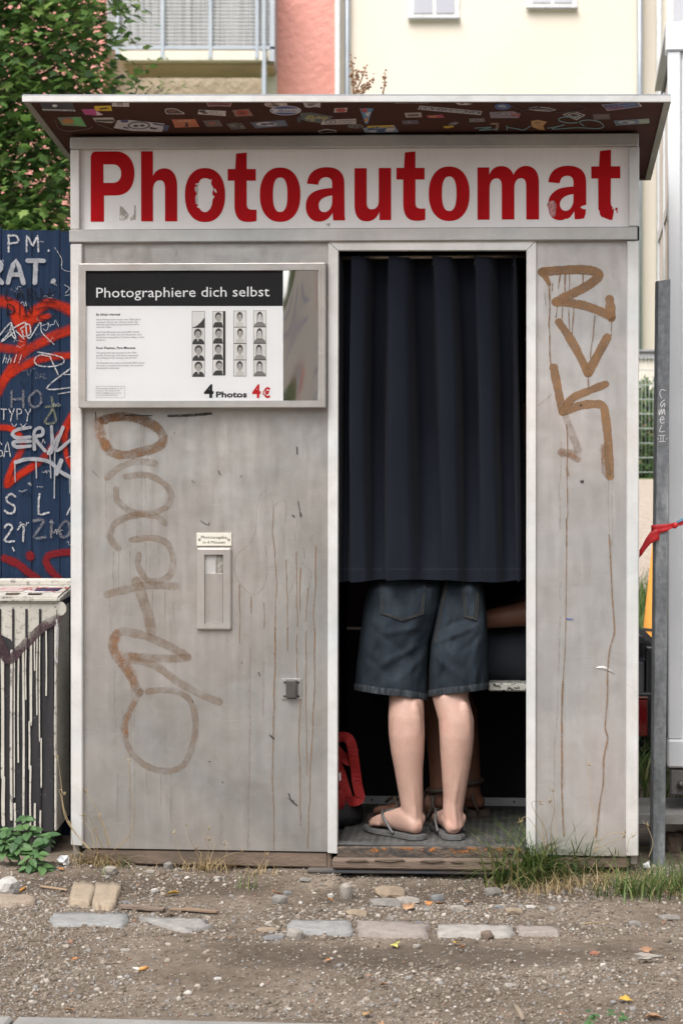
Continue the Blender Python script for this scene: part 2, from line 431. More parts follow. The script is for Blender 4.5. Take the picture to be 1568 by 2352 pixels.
def tri_mesh(name, V, Fc, mats, parent=None, smooth=False):
    me = bpy.data.meshes.new(name)
    me.vertices.add(len(V)); me.vertices.foreach_set('co', np.asarray(V, np.float32).ravel())
    k = Fc.shape[1]
    me.loops.add(Fc.size); me.loops.foreach_set('vertex_index', Fc.astype(np.int32).ravel())
    me.polygons.add(len(Fc)); me.polygons.foreach_set('loop_start', np.arange(0, Fc.size, k, dtype=np.int32))
    me.update(calc_edges=True)
    if smooth: me.polygons.foreach_set('use_smooth', np.ones(len(Fc), bool))
    return link(name, me, parent, mats)
rng = np.random.default_rng(5)
t = NT('gravel_stone'); t.set('Roughness', .9); t.set('Specular IOR Level', .25)
geo = t.new('ShaderNodeNewGeometry')
pc = t.ramp(geo.outputs['Random Per Island'], [(0, (.12, .096, .074)), (.26, (.19, .155, .123)), (.52, (.26, .219, .178)), (.68, (.215, .202, .190)), (.82, (.33, .295, .255)), (.955, (.25, .145, .10)), (.972, (.42, .39, .355))], 'CONSTANT')
pc = t.mix(.6, pc, t.ramp(t.noise(t.co(), 260, 3), [(.3, (.7, .7, .7)), (.7, (1.15, 1.15, 1.15))]), 'MULTIPLY')
t.set('Base Color', pc); m_gravel = t.m
def pebbles(name, n, xr, yr, rmin, rmax, dens=None):
    bv, bf = (ico() if rmax > .006 else octa()); nvx = len(bv)
    P = np.column_stack((rng.uniform(*xr, n), rng.uniform(*yr, n)))
    if dens is not None:
        keep = rng.random(n) < np.array([dens(x, y) for x, y in P]); P = P[keep]; n = len(P)
    r = rmin * (rmax / rmin) ** (rng.random(n) ** 2.2)
    z = np.array([terrain(x, y) for x, y in P])
    an = rng.uniform(0, 2 * math.pi, n); ca, sa = np.cos(an), np.sin(an)
    sq = rng.uniform(.45, .9, n); el = rng.uniform(.75, 1.5, n)
    v = bv[None] * (1 + rng.uniform(-.3, .3, (n, nvx, 1)))
    v = v * np.stack((r * el, r, r * sq), 1)[:, None, :]
    # tilt a little, then turn
    tl = rng.normal(0, .25, n); ct, st = np.cos(tl), np.sin(tl)
    y2 = v[..., 1] * ct[:, None] - v[..., 2] * st[:, None]; z2 = v[..., 1] * st[:, None] + v[..., 2] * ct[:, None]
    x3 = v[..., 0] * ca[:, None] - y2 * sa[:, None]; y3 = v[..., 0] * sa[:, None] + y2 * ca[:, None]
    V = np.stack((x3 + P[:, :1], y3 + P[:, 1:], z2 + (z + r * sq * .32)[:, None]), -1).reshape(-1, 3)
    Fc = (bf[None] + (np.arange(n) * nvx)[:, None, None]).reshape(-1, 3)
    return tri_mesh(name, V, Fc, m_gravel)
def dens(x, y):
    d = .30 + .75 * (mnoise.noise(Vector((x * 1.7 + 4, y * 2.6, 1))) + .25)
    d -= .55 * math.exp(-(((x - .25) / .5) ** 2 + ((y + .95) / .13) ** 2))          # dark trodden earth without stones
    d -= .35 * math.exp(-(((x - .3) / .4) ** 2 + ((y + .30) / .08) ** 2))
    d += .35 * max(0, (-y - 1.0))
    return max(.10, min(1, d))
g1 = pebbles('gravel', 110000, (-1.15, 1.25), (-1.56, .1), .0017, .0055, dens)
tag(g1, 'fine grey and brown gravel strewn over the earth', 'gravel', None, 'stuff')
g2 = pebbles('loose_pebbles', 7000, (-1.15, 1.25), (-1.5, .04), .0040, .0095, dens)
tag(g2, 'coarser loose pebbles scattered among the fine gravel', 'pebbles', None, 'stuff')

# pavement slabs along the bottom edge
m_conc = M('pavement_concrete', (.25, .242, .228), .9, 0, (.19, .183, .172), 9, bump=.6, bscale=160, bdist=.003)
pv = bpy.data.objects.new('pavement', None); COL.objects.link(pv); tag(pv, 'pale concrete pavement edge at the foot of the picture', None, None, 'structure')
a0, a1 = G(0, 2337), G(1568, 2372)
dirp = (a1 - a0).normalized(); nrmp = Vector((dirp.y, -dirp.x, 0))
j0 = G(38, 2335); s0 = (j0 - a0).dot(dirp)
for k in range(-2, 4):
    p = a0 + dirp * (s0 + k * .75 + .004); q = a0 + dirp * (s0 + (k + 1) * .75 - .004)
    bm = bmesh.new()
    lo = [p, q, q + nrmp * .6, p + nrmp * .6]
    a = [bm.verts.new((v.x, v.y, -.06)) for v in lo]; b = [bm.verts.new((v.x, v.y, .004)) for v in lo]
    bm.faces.new(a[::-1]); bm.faces.new(b)
    for i in range(4): bm.faces.new((a[i], a[(i + 1) % 4], b[(i + 1) % 4], b[i]))
    bmesh.ops.recalc_face_normals(bm, faces=bm.faces[:]); bevel_bm(bm, .006)
    bm_obj('paving_slab', bm, m_conc, pv)

# granite setts and bricks let into the ground
m_sett = [M('granite_' + n, a, .85, 0, b, 30, bump=.9, bscale=110, bdist=.006, detail=8) for n, a, b in
          (('blue', (.19, .19, .187), (.265, .262, .255)), ('grey', (.27, .255, .24), (.20, .19, .178)), ('pink', (.27, .232, .208), (.20, .17, .152)),
           ('pale', (.33, .31, .285), (.25, .232, .21)), ('yellow', (.31, .245, .175), (.25, .20, .148)), ('buff', (.30, .245, .19), (.22, .165, .125)))]
def sett(name, quad, mat, h=.03, rough=.004):
    """flat stone given by its four corners in the photograph (on the ground)"""
    c = [G(x, y, -.0015) for x, y in quad]
    n1, n2 = 9, 5; bm = bmesh.new(); top = []
    for j in range(n2):
        row = []
        for i in range(n1):
            s, tt = i / (n1 - 1), j / (n2 - 1)
            e = .04
            s2 = s; t2 = tt
            if i in (0, n1 - 1) and j in (0, n2 - 1): s2 = .5 + (s - .5) * (1 - e); t2 = .5 + (tt - .5) * (1 - 2 * e)
            p = (c[0] * (1 - s2) + c[1] * s2) * (1 - t2) + (c[3] * (1 - s2) + c[2] * s2) * t2
            edge = i in (0, n1 - 1) or j in (0, n2 - 1)
            d = Vector((random.gauss(0, rough), random.gauss(0, rough), 0)) if edge else Vector()
            row.append(bm.verts.new(p + d + Vector((0, 0, random.gauss(0, .0016) - (.002 if edge else 0)))))
        top.append(row)
    for j in range(n2 - 1):
        for i in range(n1 - 1): bm.faces.new((top[j][i], top[j][i + 1], top[j + 1][i + 1], top[j + 1][i]))
    rim = top[0] + [top[j][-1] for j in range(1, n2)] + top[-1][-2::-1] + [top[j][0] for j in range(n2 - 2, 0, -1)]
    low = [bm.verts.new(v.co + Vector((0, 0, -h))) for v in rim]
    for i in range(len(rim)): bm.faces.new((rim[i], rim[(i + 1) % len(rim)], low[(i + 1) % len(rim)], low[i]))
    bmesh.ops.recalc_face_normals(bm, faces=bm.faces[:])
    return bm_obj(name, bm, mat, ground, smooth=True)
for q, mi in (([(118, 2094), (298, 2094), (290, 2126), (116, 2122)], 0), ([(318, 2104), (470, 2108), (484, 2124), (420, 2138), (308, 2130)][:4], 1),
              ([(660, 2110), (806, 2112), (808, 2142), (656, 2138)], 0), ([(822, 2110), (988, 2118), (984, 2146), (818, 2140)], 2),
              ([(1006, 2120), (1172, 2120), (1176, 2145), (1002, 2145)], 3), ([(1190, 2122), (1280, 2125), (1286, 2142), (1188, 2142)], 2),
              ([(-20, 2046), (84, 2054), (80, 2068), (-20, 2078)], 5)):
    sett('paving_stone', q, m_sett[mi])
for q in ([(170, 2022), (218.4, 2024), (209, 2076), (157, 2067)], [(219.6, 2024), (279, 2023), (265, 2080), (210.4, 2077)]):
    sett('brick', q, m_sett[4], .035, .003)

# ============================================================ houses behind
YB = 34.0
m_cream = M('cream_render', (.72, .655, .575), .9, 0, (.69, .615, .525), .35, bump=.3, bscale=9, bdist=.02)
m_cream2 = M('pale_render', (.75, .69, .61), .9, 0, (.72, .655, .57), .5)
m_pink = M('salmon_render', (.70, .325, .28), .95, 0, (.64, .285, .24), 1.2, bump=.6, bscale=7, bdist=.06)
m_beige = M('beige_render', (.46, .385, .29), .95, 0, (.38, .315, .235), 1.5, bump=.8, bscale=6, bdist=.08)
m_wframe = M('window_white', (.80, .80, .79), .5)
m_glass = M('window_glass', (.42, .42, .48), .08, 0, (.5, .5, .55), .6, spec=.8)
m_zinc = M('zinc', (.30, .33, .37), .45, .5, (.36, .39, .43), 3)
m_sill = M('sill_metal', (.36, .36, .38), .5, .3)
def hbox(name, px0, py0, px1, py1, Y, d, mat, parent, bevel=.01):
    a, b = at(px0, py1, Y), at(px1, py0, Y)
    return box(name, a.x, b.x, Y, Y + d, a.z, b.z, mat, parent, bevel)
hc = empty('apartment_house', (0, 0, 0), 0, 'cream rendered apartment house rising behind the right half of the booth', 'building')
a = at(780, 0, YB); b = at(1476, 0, YB)
box('wall', a.x, b.x, YB, YB + 10, -.5, 14, m_cream, hc)
for k, (x0, x1, yb) in enumerate(((938, 1055, 40), (1210, 1325, 16))):
    f = hbox('window', x0, -180, x1, yb, YB - .04, .05, m_wframe, hc)
    mid = (x0 + x1) / 2
    hbox('pane', x0 + 12, -170, mid - 4, yb - 10, YB - .06, .015, m_glass, f, 0); hbox('pane', mid + 4, -170, x1 - 12, yb - 10, YB - .06, .015, m_glass, f, 0)
    hbox('sill', x0 - 2, yb, x1 + 2, yb + 3.5, YB - .12, .10, m_sill, f)
for px, r in ((797, .055), (1468, .05)):
    p = at(px, 0, YB - .1); tube('downpipe', [(p.x, YB - .1, .5), (p.x, YB - .1, 14)], r, m_zinc, hc, 10)
hp2 = empty('neighbouring_house', (0, 0, 0), 0, 'paler cream house wall at the right edge beyond the second downpipe', 'building')
a = at(1477, 0, YB + .4); b = at(1900, 0, YB + .4)
box('wall', a.x, b.x, YB + .4, YB + 10, -.5, 14, m_cream2, hp2)
f = hbox('window', 1529, -200, 1660, 95, YB + .35, .06, m_wframe, hp2); hbox('pane', 1545, -190, 1640, 80, YB + .33, .015, m_glass, f, 0)
p = at(1512, 0, YB + .3); tube('downpipe', [(p.x, YB + .3, .5), (p.x, YB + .3, 14)], .05, M('light_pipe', (.66, .68, .70), .5), hp2, 10)

hp = empty('salmon_house', (0, 0, 0), 0, 'salmon pink rendered house with a balcony behind the tree', 'building')
xl = at(-1500, 0, YB - .3).x
def hwall(name, px0, px1, z0, z1, mat, Y=YB - .3, d=9): box(name, (px0 - CX) / FPX * (DIST + Y), (px1 - CX) / FPX * (DIST + Y), Y, Y + d, z0, z1, mat, hp)
hwall('wall', -1500, 240, -.5, 14, m_pink)
hwall('wall', 637, 769, -.5, 14, m_pink)
hwall('recess_wall', 240, 637, -.5, 14, m_beige, YB + .5, 7)
hwall('corner_strip', 769, 779, -.5, 14, m_wframe, YB - .32, 1)
m_bslab = M('balcony_slab', (.66, .63, .56), .8, 0, (.6, .57, .5), 2)
m_rails = M('galvanised_rail', (.36, .40, .45), .5, .4, (.42, .46, .5), 4)
YF = YB - 1.6
hbox('balcony_slab', 272, 117, 612, 139, YF, 1.6, m_bslab, hp)
hbox('wall_return', 612, -400, 637, 330, YB - .28, .6, m_bslab, hp)
hbox('balcony_soffit', 285, 139, 628, 150, YF + .25, 1.3, m_beige, hp)
# reed screen between balcony posts
t = NT('reed_screen'); t.set('Roughness', .9)
rc = t.ramp(t.noise(t.co((22, 22, .25)), 1.6, 3, .7), [(.3, (.22, .21, .21)), (.5, (.55, .53, .52)), (.7, (.72, .70, .69))])
t.set('Base Color', rc); t.bump(t.noise(t.co((22, 22, .2)), 1.6, 2), .6, .02)
scr = hbox('reed_screen', 246, -60, 626, 107, YF + .06, .02, t.m, hp, 0)
for k in range(20):
    hbox('rail', 244, -56 + k * 8.5, 628, -54.4 + k * 8.5, YF + .03, .015, m_rails, hp, 0)
for px in (270, 373, 483, 590, 606): hbox('post', px - 4, -120, px + 4, 134 if px != 606 else 240, YF - .02, .05, m_rails, hp, 0)
hbox('rail', 242, 107, 630, 113, YF, .06, m_rails, hp, 0)
hbox('railing_side', 620, -120, 630, 140, YF, 1.3, m_rails, hp, 0)
hbox('drain_pipe', 600, 112, 613, 420, YF + .1, .1, m_zinc, hp, .02)

# street side behind the camera: seen only as soft shapes in the metal and the polished strip
hf = empty('facing_house', (0, 0, 0), 0, 'pink house front across the street, mirrored in the polished strip', 'building')
box('wall', -14, 16, -34, -27, -.3, 8.0, m_pink, hf); box('ground_floor', -14, 16, -26.99, -26.9, -.3, 4.2, m_cream2, hf)
wm_ = None
for j in range(2):
    for i in range(8):
        x, z = -12 + i * 3.6, (.9, 4.4, 6.2)[j]
        if wm_ is None: f_ = box('window', -.6, .6, -26.88, -26.8, 0, 1.7, m_wframe, hf); p_ = box('pane', -.5, .5, -26.79, -26.78, .1, 1.6, m_glass, f_); wm_ = (f_.data, p_.data)
        else:
            f_ = bpy.data.objects.new('window', wm_[0]); COL.objects.link(f_); f_.parent = hf; p_ = bpy.data.objects.new('pane', wm_[1]); COL.objects.link(p_); p_.parent = f_
        f_.location = (x, 0, z)
# ============================================================ foliage helpers
def leaf_mat(name, stops, trans=.35):
    t = NT(name); t.set('Roughness', .5); t.set('Specular IOR Level', .35)
    g = t.new('ShaderNodeNewGeometry'); oi = t.new('ShaderNodeObjectInfo')
    f = t.math('FRACT', t.math('ADD', g.outputs['Random Per Island'], oi.outputs['Random']))
    c = t.ramp(f, stops); t.set('Base Color', c)
    tr = t.new('ShaderNodeBsdfTranslucent'); t.l.new(c, tr.inputs[0])
    mx = t.new('ShaderNodeMixShader'); mx.inputs[0].default_value = trans
    t.l.new(t.b.outputs[0], mx.inputs[1]); t.l.new(tr.outputs[0], mx.inputs[2]); t.l.new(mx.outputs[0], t.out.inputs[0])
    return t.m
MAPLE = [(0, -.05), (.30, .02), (.24, .16), (.52, .30), (.34, .42), (.38, .62), (.20, .56), (0, 1.0)]
MAPLE = MAPLE + [(-x, y) for x, y in MAPLE[-2:0:-1]]
LM_V = np.array([(x, y, -.25 * x * x - .10 * y * y + (.12 * abs(x))) for x, y in MAPLE] + [(0, .35, .03)])
LM_F = np.array([(i, (i + 1) % len(MAPLE), len(MAPLE)) for i in range(len(MAPLE))])
def basis(nrm, up):
    nrm = nrm / np.linalg.norm(nrm); s = np.cross(up, nrm); s /= max(np.linalg.norm(s), 1e-6)
    return s, np.cross(nrm, s), nrm
def scatter_leaves(spec, lv, lf):
    """spec: list of (pos, normal, tip direction, size)"""
    Vs, Fs = [], []; k = len(lv)
    for i, (p, nm, tip, sz) in enumerate(spec):
        s, tt, nn = basis(np.array(nm), np.array(tip))
        R = np.stack((s, tt, nn), 1)
        Vs.append((lv * sz) @ R.T + np.array(p)); Fs.append(lf + i * k)
    return np.concatenate(Vs), np.concatenate(Fs)

# ------------------------------------------------------------ maple tree on the left
m_bark = M('bark', (.085, .065, .05), .9, 0, (.13, .105, .08), 14, bump=.6, bscale=40, bdist=.01)
m_leaf = leaf_mat('maple_leaf', [(0, (.036, .082, .027)), (.35, (.085, .165, .045)), (.7, (.15, .26, .065)), (1, (.25, .36, .10))], .48)
YT = 8.0
tree = empty('maple_tree', (-2.75, YT, terrain(-2.75, YT)), 0, 'dense green maple tree behind the blue plank fence', 'tree')
def tl(v): return Vector(v) - Vector(tree.location)
rr = random.Random(11)
trunk_pts = [(-2.75, YT, 0), (-2.72, YT, 1.0), (-2.78, YT + .05, 2.0), (-2.7, YT, 3.0), (-2.75, YT, 4.2), (-2.7, YT, 5.2)]
tube('trunk', [tl(p) for p in trunk_pts], [.13, .11, .095, .075, .05, .02], m_bark, tree, 10)
spec = []; BV, BF = [], []
def cluster(c, n, r, sz=(.045, .085), droop=.5):
    for _ in range(n):
        d = Vector((rr.gauss(0, 1), rr.gauss(0, 1), rr.gauss(0, .75))) * r * .55
        p = Vector(c) + d
        nm = Vector((rr.gauss(0, .45), rr.gauss(-.25, .45), 1.0)); out = Vector((d.x, d.y, -droop + rr.gauss(0, .3)))
        if out.length < .01: out = Vector((1, 0, 0))
        spec.append((tuple(p), tuple(nm), tuple(out.normalized()), rr.uniform(*sz)))
def limb(a, b, r0):
    mid = (Vector(a) + Vector(b)) / 2 + Vector((rr.gauss(0, .1), rr.gauss(0, .1), rr.uniform(.02, .15)))
    v, f = tube_data([tl(a), tl(mid), tl(b)], [r0, r0 * .6, r0 * .2], 5)
    o = len(BV); BV.extend(v); BF.extend([tuple(i + o for i in q) for q in f])
nb = 0
for k in range(7200):
    d = Vector((rr.uniform(-1, 1), rr.uniform(-1, 1), rr.uniform(-1, 1)))
    if d.length > 1 or mnoise.noise(d * 3.1 + Vector((4, 1, 7))) < -.36: continue        # gaps between the boughs
    c = Vector((-2.75 + d.x * 1.65, YT + .2 + d.y * 1.5, 3.5 + d.z * 2.6))
    px = CX + FPX * c.x / (DIST + c.y); py = HY - FPX * (c.z - CAMZ) / (DIST + c.y)
    if px > 165 and rr.random() < (px - 165) / 80: continue            # the right side of the crown is thin
    if px < -130 and rr.random() < .75: continue
    cluster(c, rr.randint(13, 22), .24, (.042, .088)); nb += 1
    if nb % 9 == 0: limb((-2.74 + .25 * d.x, YT + .2, min(c.z - .25, 4.8)), c, .011)
for px, py, n, r in ((215, 60, 30, .18), (250, 30, 22, .16), (265, 95, 26, .15), (200, 130, 32, .2), (240, 160, 26, .18), (225, 200, 28, .2), (285, 60, 12, .12),
                     (260, 205, 18, .15), (180, 180, 30, .2), (300, 15, 10, .1), (190, 95, 26, .2), (170, 30, 30, .22), (215, 15, 24, .2), (175, 230, 26, .2)):
    c = at(px, py, YT - .6); cluster(c, n, r); limb((-2.4, YT, c.z - .35), c, .012)
for px, py, n, r in ((330, 165, 22, .14), (355, 195, 20, .13), (300, 190, 20, .14), (380, 200, 12, .1), (345, 225, 18, .14), (395, 218, 10, .08)):
    c = at(px, py, YT - .3); cluster(c, n, r, (.03, .055)); limb(tuple(at(270, 330, YT)), c, .008)
mesh('branches', BV, BF, m_bark, tree, True)
tree.children[-1]['kind'] = 'stuff'
vis = sorted(range(len(spec)), key=lambda i: spec[i][0][1])
front = set()
for i in vis:
    p = spec[i][0]; px = CX + FPX * p[0] / (DIST + p[1]); py = HY - FPX * (p[2] - CAMZ) / (DIST + p[1])
    if -5 < px < 400 and 0 < py < 520 and len(front) < 300: front.add(i)
V_, F_ = scatter_leaves([s for i, s in enumerate(spec) if i not in front], LM_V, LM_F)
o = tri_mesh('crown', V_ - np.array(tree.location), F_, m_leaf, tree); o['kind'] = 'stuff'
lme = bpy.data.meshes.new('leaf'); lme.from_pydata([tuple(v) for v in LM_V], [], [tuple(f) for f in LM_F.tolist()]); lme.materials.append(m_leaf)
def leaf_obj(p, nm, tip, sz, me, parent, name='leaf'):
    s, tt, nn = basis(np.array(nm), np.array(tip))
    o = bpy.data.objects.new(name, me); COL.objects.link(o); o.parent = parent
    Mx = Matrix(((s[0], tt[0], nn[0], 0), (s[1], tt[1], nn[1], 0), (s[2], tt[2], nn[2], 0), (0, 0, 0, 1))) @ Matrix.Scale(sz, 4)
    Mx.translation = Vector(p) - Vector(parent.location) if parent else Vector(p)
    o.matrix_basis = Mx; return o
for i in sorted(front): leaf_obj(*spec[i], lme, tree)

for (x_, y_, lab) in ((-8.5, -19.0, 'round street tree behind the camera on the left, mirrored in the metal'), (6.5, -17.5, 'round street tree behind the camera on the right, mirrored in the metal')):
    st_ = empty('street_tree', (x_, y_, 0), 0, lab, 'tree')
    tube('trunk', [(0, 0, -.1), (.05, 0, 1.5), (0, .05, 3.2), (.05, 0, 5)], [.16, .13, .10, .04], m_bark, st_, 8)
    sp = []
    for _ in range(1500):
        d = Vector((rr.gauss(0, 1), rr.gauss(0, 1), rr.gauss(0, 1))).normalized() * rr.uniform(.5, 1) ** .5
        sp.append(((d.x * 2.0, d.y * 2.0, 4.4 + d.z * 1.9), (rr.gauss(0, .6), rr.gauss(0, .6), 1), tuple(d), rr.uniform(.22, .38)))
    V_, F_ = scatter_leaves(sp, LM_V, LM_F); o = tri_mesh('crown', V_, F_, m_leaf, st_); o['kind'] = 'stuff'
# hedge and mesh fence far right, lawn
m_hedge = leaf_mat('hedge_leaf', [(0, (.03, .07, .02)), (.5, (.06, .13, .03)), (.85, (.12, .20, .05)), (1, (.22, .16, .10))])
OV = np.array([(0, 0, 0), (.22, .3, .04), (.24, .6, .03), (0, 1, -.05), (-.24, .6, .03), (-.22, .3, .04)]); OF = np.array([(0, 1, 5), (1, 2, 4), (1, 4, 5), (2, 3, 4)])
hd = empty('hedge', (4.3, 22.5, .9), 0, 'clipped leafy hedge behind the wire mesh fence', 'hedge')
sp = []
for _ in range(4200):
    x, y, z = rr.uniform(3.2, 5.6), rr.uniform(22.0, 22.9), rr.uniform(.95, 2.24) + rr.gauss(0, .03)
    if rr.random() < .6: y = 22.0 + abs(rr.gauss(0, .08))
    sp.append(((x, y, z), (rr.gauss(0, .6), -1, rr.gauss(.5, .5)), (rr.gauss(0, 1), rr.gauss(0, .4), rr.gauss(0, 1)), rr.uniform(.05, .10)))
V_, F_ = scatter_leaves(sp, OV, OF); o = tri_mesh('foliage', V_ - np.array(hd.location), F_, m_hedge, hd); o['kind'] = 'stuff'
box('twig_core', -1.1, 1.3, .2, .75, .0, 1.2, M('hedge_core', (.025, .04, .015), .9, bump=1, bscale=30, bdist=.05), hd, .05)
mf = empty('mesh_fence', (4.3, 21.2, .93), 0, 'grey wire mesh fence in front of the hedge', 'fence')
m_wire = M('fence_wire', (.42, .45, .44), .5, .4)
for k in range(9): tube('wire', [(-1.2, 0, .06 + k * .19), (1.3, 0, .06 + k * .19)], .006, m_wire, mf, 4)
wme = None
for k in range(50):
    if wme is None: o = tube('wire', [(0, -.008, .0), (0, -.008, 1.62)], .004, m_wire, mf, 4); wme = o.data
    else: o = bpy.data.objects.new('wire', wme); COL.objects.link(o); o.parent = mf
    o.location.x = -1.2 + k * .05
for x in (-1.2, 1.3): box('post', x - .03, x + .03, .01, .07, -.1, 1.66, m_wire, mf)
box('top_rail', -1.2, 1.3, -.02, .03, 1.6, 1.635, M('dark_rail', (.05, .05, .05), .5), mf)
gw = empty('garden_wall', (0, 0, 0), 0, 'grey low wall coping behind the mesh fence', 'wall')
box('wall_body', 3.2, 6.5, 25.0, 25.3, .5, 2.65, m_cream, gw); box('coping', 3.15, 6.5, 24.95, 25.35, 2.65, 2.78, m_sill, gw)

def blades(name, pts, h, lean, w, mat, seg=3, parent=None, hvar=.4, curl=.5):
    """grass blades rooted at pts"""
    V, Fc = [], []
    for (x, y, z) in pts:
        hh = h * rr.uniform(1 - hvar, 1 + hvar); an = rr.uniform(0, 2 * math.pi); le = lean * rr.uniform(.2, 1.3)
        dx, dy = math.cos(an), math.sin(an); sx, sy = -dy, dx; ww = w * rr.uniform(.6, 1.3)
        o = len(V); k = rr.uniform(.3, 1) * curl
        for i in range(seg + 1):
            s = i / seg
            r = hh * le * (s ** 1.7); zz = hh * (s - k * le * s ** 2.4)
            wd = ww * (1 - s ** 1.5) * .5 + .0001
            V.append((x + dx * r - sx * wd, y + dy * r - sy * wd, z + zz)); V.append((x + dx * r + sx * wd, y + dy * r + sy * wd, z + zz))
        for i in range(seg): Fc.append((o + 2 * i, o + 2 * i + 1, o + 2 * i + 3, o + 2 * i + 2))
    return tri_mesh(name, np.array(V), np.array(Fc), mat, parent)
m_grass = leaf_mat('grass_blade', [(0, (.045, .085, .02)), (.5, (.075, .13, .03)), (.85, (.13, .18, .05)), (1, (.28, .24, .11))], .3)
m_grass_d = leaf_mat('dark_grass_blade', [(0, (.03, .062, .022)), (.5, (.05, .098, .03)), (.85, (.08, .13, .04)), (1, (.25, .21, .11))], .25)
m_straw = leaf_mat('dry_straw', [(0, (.26, .185, .09)), (.5, (.40, .30, .16)), (1, (.52, .41, .24))], .2)
pts = []
for _ in range(9000):
    y = rr.uniform(1.2, 10.5); xc = (1483 - CX) / FPX * (DIST + y); x = xc + rr.uniform(-.35, .9)
    pts.append((x, y, terrain(x, y)))
o = blades('lawn', pts, .20, .6, .008, m_grass); tag(o, 'green lawn grass growing behind the booth and the post', 'grass', None, 'stuff')

# ============================================================ photo booth
booth = empty('photo_booth', (0, 0, 0), TH, 'grey metal photo booth with red lettered sign and overhanging roof', 'photo booth')
DEP = .72                                   # depth of the cabin
uL, _ = B(163, 1200); uR, _ = B(1466, 1200)
_, wTop = B(784, 311); _, wSill = B(1000, 1940); _, wBase = B(784, 1957)
# --- shell
m_side = metal_sheet('side_sheet', (.36, .36, .35), (.46, .46, .45), .45, .45, .4)
box('side_wall', uL + .004, uL + .022, .02, DEP, .03, wTop - .02, m_side, booth); box('side_wall', uR - .022, uR - .004, .02, DEP, .03, wTop - .02, m_side, booth)
box('back_wall', uL + .022, uR - .022, DEP - .02, DEP, .03, wTop - .02, m_side, booth)
box('top_deck', uL + .004, uR - .004, .02, DEP, wTop - .02, wTop - .006, m_side, booth)
uD0, _ = B(752, 1200); uD1, _ = B(1232, 1200)
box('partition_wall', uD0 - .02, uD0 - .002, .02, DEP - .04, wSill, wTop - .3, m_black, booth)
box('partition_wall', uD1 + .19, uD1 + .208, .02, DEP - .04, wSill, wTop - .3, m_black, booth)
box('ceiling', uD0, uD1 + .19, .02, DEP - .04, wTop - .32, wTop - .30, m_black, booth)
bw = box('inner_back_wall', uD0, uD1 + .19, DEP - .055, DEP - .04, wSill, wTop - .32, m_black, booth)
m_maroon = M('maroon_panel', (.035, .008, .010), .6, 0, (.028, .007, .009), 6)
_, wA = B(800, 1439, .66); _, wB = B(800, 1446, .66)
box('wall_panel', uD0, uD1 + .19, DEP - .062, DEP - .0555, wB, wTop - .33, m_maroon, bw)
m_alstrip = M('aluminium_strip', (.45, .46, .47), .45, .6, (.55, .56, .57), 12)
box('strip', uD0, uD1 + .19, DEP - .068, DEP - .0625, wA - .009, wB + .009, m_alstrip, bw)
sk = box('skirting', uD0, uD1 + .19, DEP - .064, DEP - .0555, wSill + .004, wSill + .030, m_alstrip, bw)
for k in range(5):
    u = uD0 + .08 + k * .15; tube('screw', [(u, DEP - .066, wSill + .018), (u, DEP - .0635, wSill + .018)], .0035, m_screw, bw, 8)
# --- floor, mat, sill
m_floor = M('booth_floor', (.03, .03, .03), .8)
box('floor', uL + .022, uR - .022, .012, DEP - .02, wSill - .03, wSill - .006, m_floor, booth)
t = NT('rubber_mat'); t.set('Roughness', .75)
vo = t.new('ShaderNodeTexVoronoi'); vo.inputs['Scale'].default_value = 1; vo.inputs['Randomness'].default_value = .0
t.l.new(t.co((46, 46, 46)), vo.inputs['Vector'])
stud = t.ramp(vo.outputs['Distance'], [(.28, (1, 1, 1)), (.42, (0, 0, 0))])
dust = t.noise(t.co(), 14, 6, .65)
t.set('Base Color', t.mix(t.math('MULTIPLY', stud, .5), t.ramp(dust, [(.35, (.022, .0215, .021)), (.65, (.070, .068, .065))]), (.13, .126, .12)))
t.bump(stud, .8, .002); m_mat = t.m
# mat with a slightly torn, uneven front edge
def w_at(u, v): return wSill
bm = bmesh.new(); n1 = 40; rows = []
ua, ub = B(775, 1940)[0], B(1208, 1940)[0]
for j, v in enumerate((.0, .03, .1, .2, .35, .5, DEP - .06)):
    row = []
    for i in range(n1):
        u = ua + (ub - ua) * i / (n1 - 1)
        vv = v + ((.006 * mnoise.noise(Vector((u * 14, 0, 0))) - .004) if j == 0 else 0)
        z = wSill + .002 + .0015 * mnoise.noise(Vector((u * 6, v * 6, 2))) - (.003 if j == 0 else 0)
        row.append(bm.verts.new((u, vv, z)))
    rows.append(row)
low = [bm.verts.new((v.co.x, v.co.y + .002, v.co.z - .005)) for v in rows[0]]
for i in range(n1 - 1): bm.faces.new((low[i], low[i + 1], rows[0][i + 1], rows[0][i]))
for j in range(len(rows) - 1):
    for i in range(n1 - 1): bm.faces.new((rows[j][i], rows[j][i + 1], rows[j + 1][i + 1], rows[j + 1][i]))
bm_obj('floor_mat', bm, m_mat, booth, True)
t = NT('worn_sill'); t.set('Roughness', .8)
n_ = t.noise(t.co((6, 6, 10)), 5, 6, .7)
t.set('Base Color', t.ramp(n_, [(.35, (.022, .021, .022)), (.47, (.055, .045, .038)), (.60, (.12, .085, .06)), (.74, (.10, .07, .05))]))
t.bump(t.noise(t.co((1, 1, 3)), 60, 6, .7), .9, .006); m_worn = t.m
m_orange = M('orange_paint', (.42, .15, .03), .7, 0, (.25, .09, .03), 60, alpha=(.05, 1, 150))
m_wood = M('weathered_wood', (.115, .082, .062), .9, 0, (.20, .15, .115), 7, bump=.9, bscale=40, bdist=.004, stretch=(.6, 3, 9))
m_wood2 = M('rusty_beam', (.16, .115, .085), .9, 0, (.085, .065, .05), 6, bump=.7, bscale=50, bdist=.004, stretch=(1, 1, 2))
m_channel = M('blue_grey_channel', (.10, .080, .062), .9, .0, (.055, .060, .072), 9, bump=.4, bscale=60, stretch=(.7, 1, 2))
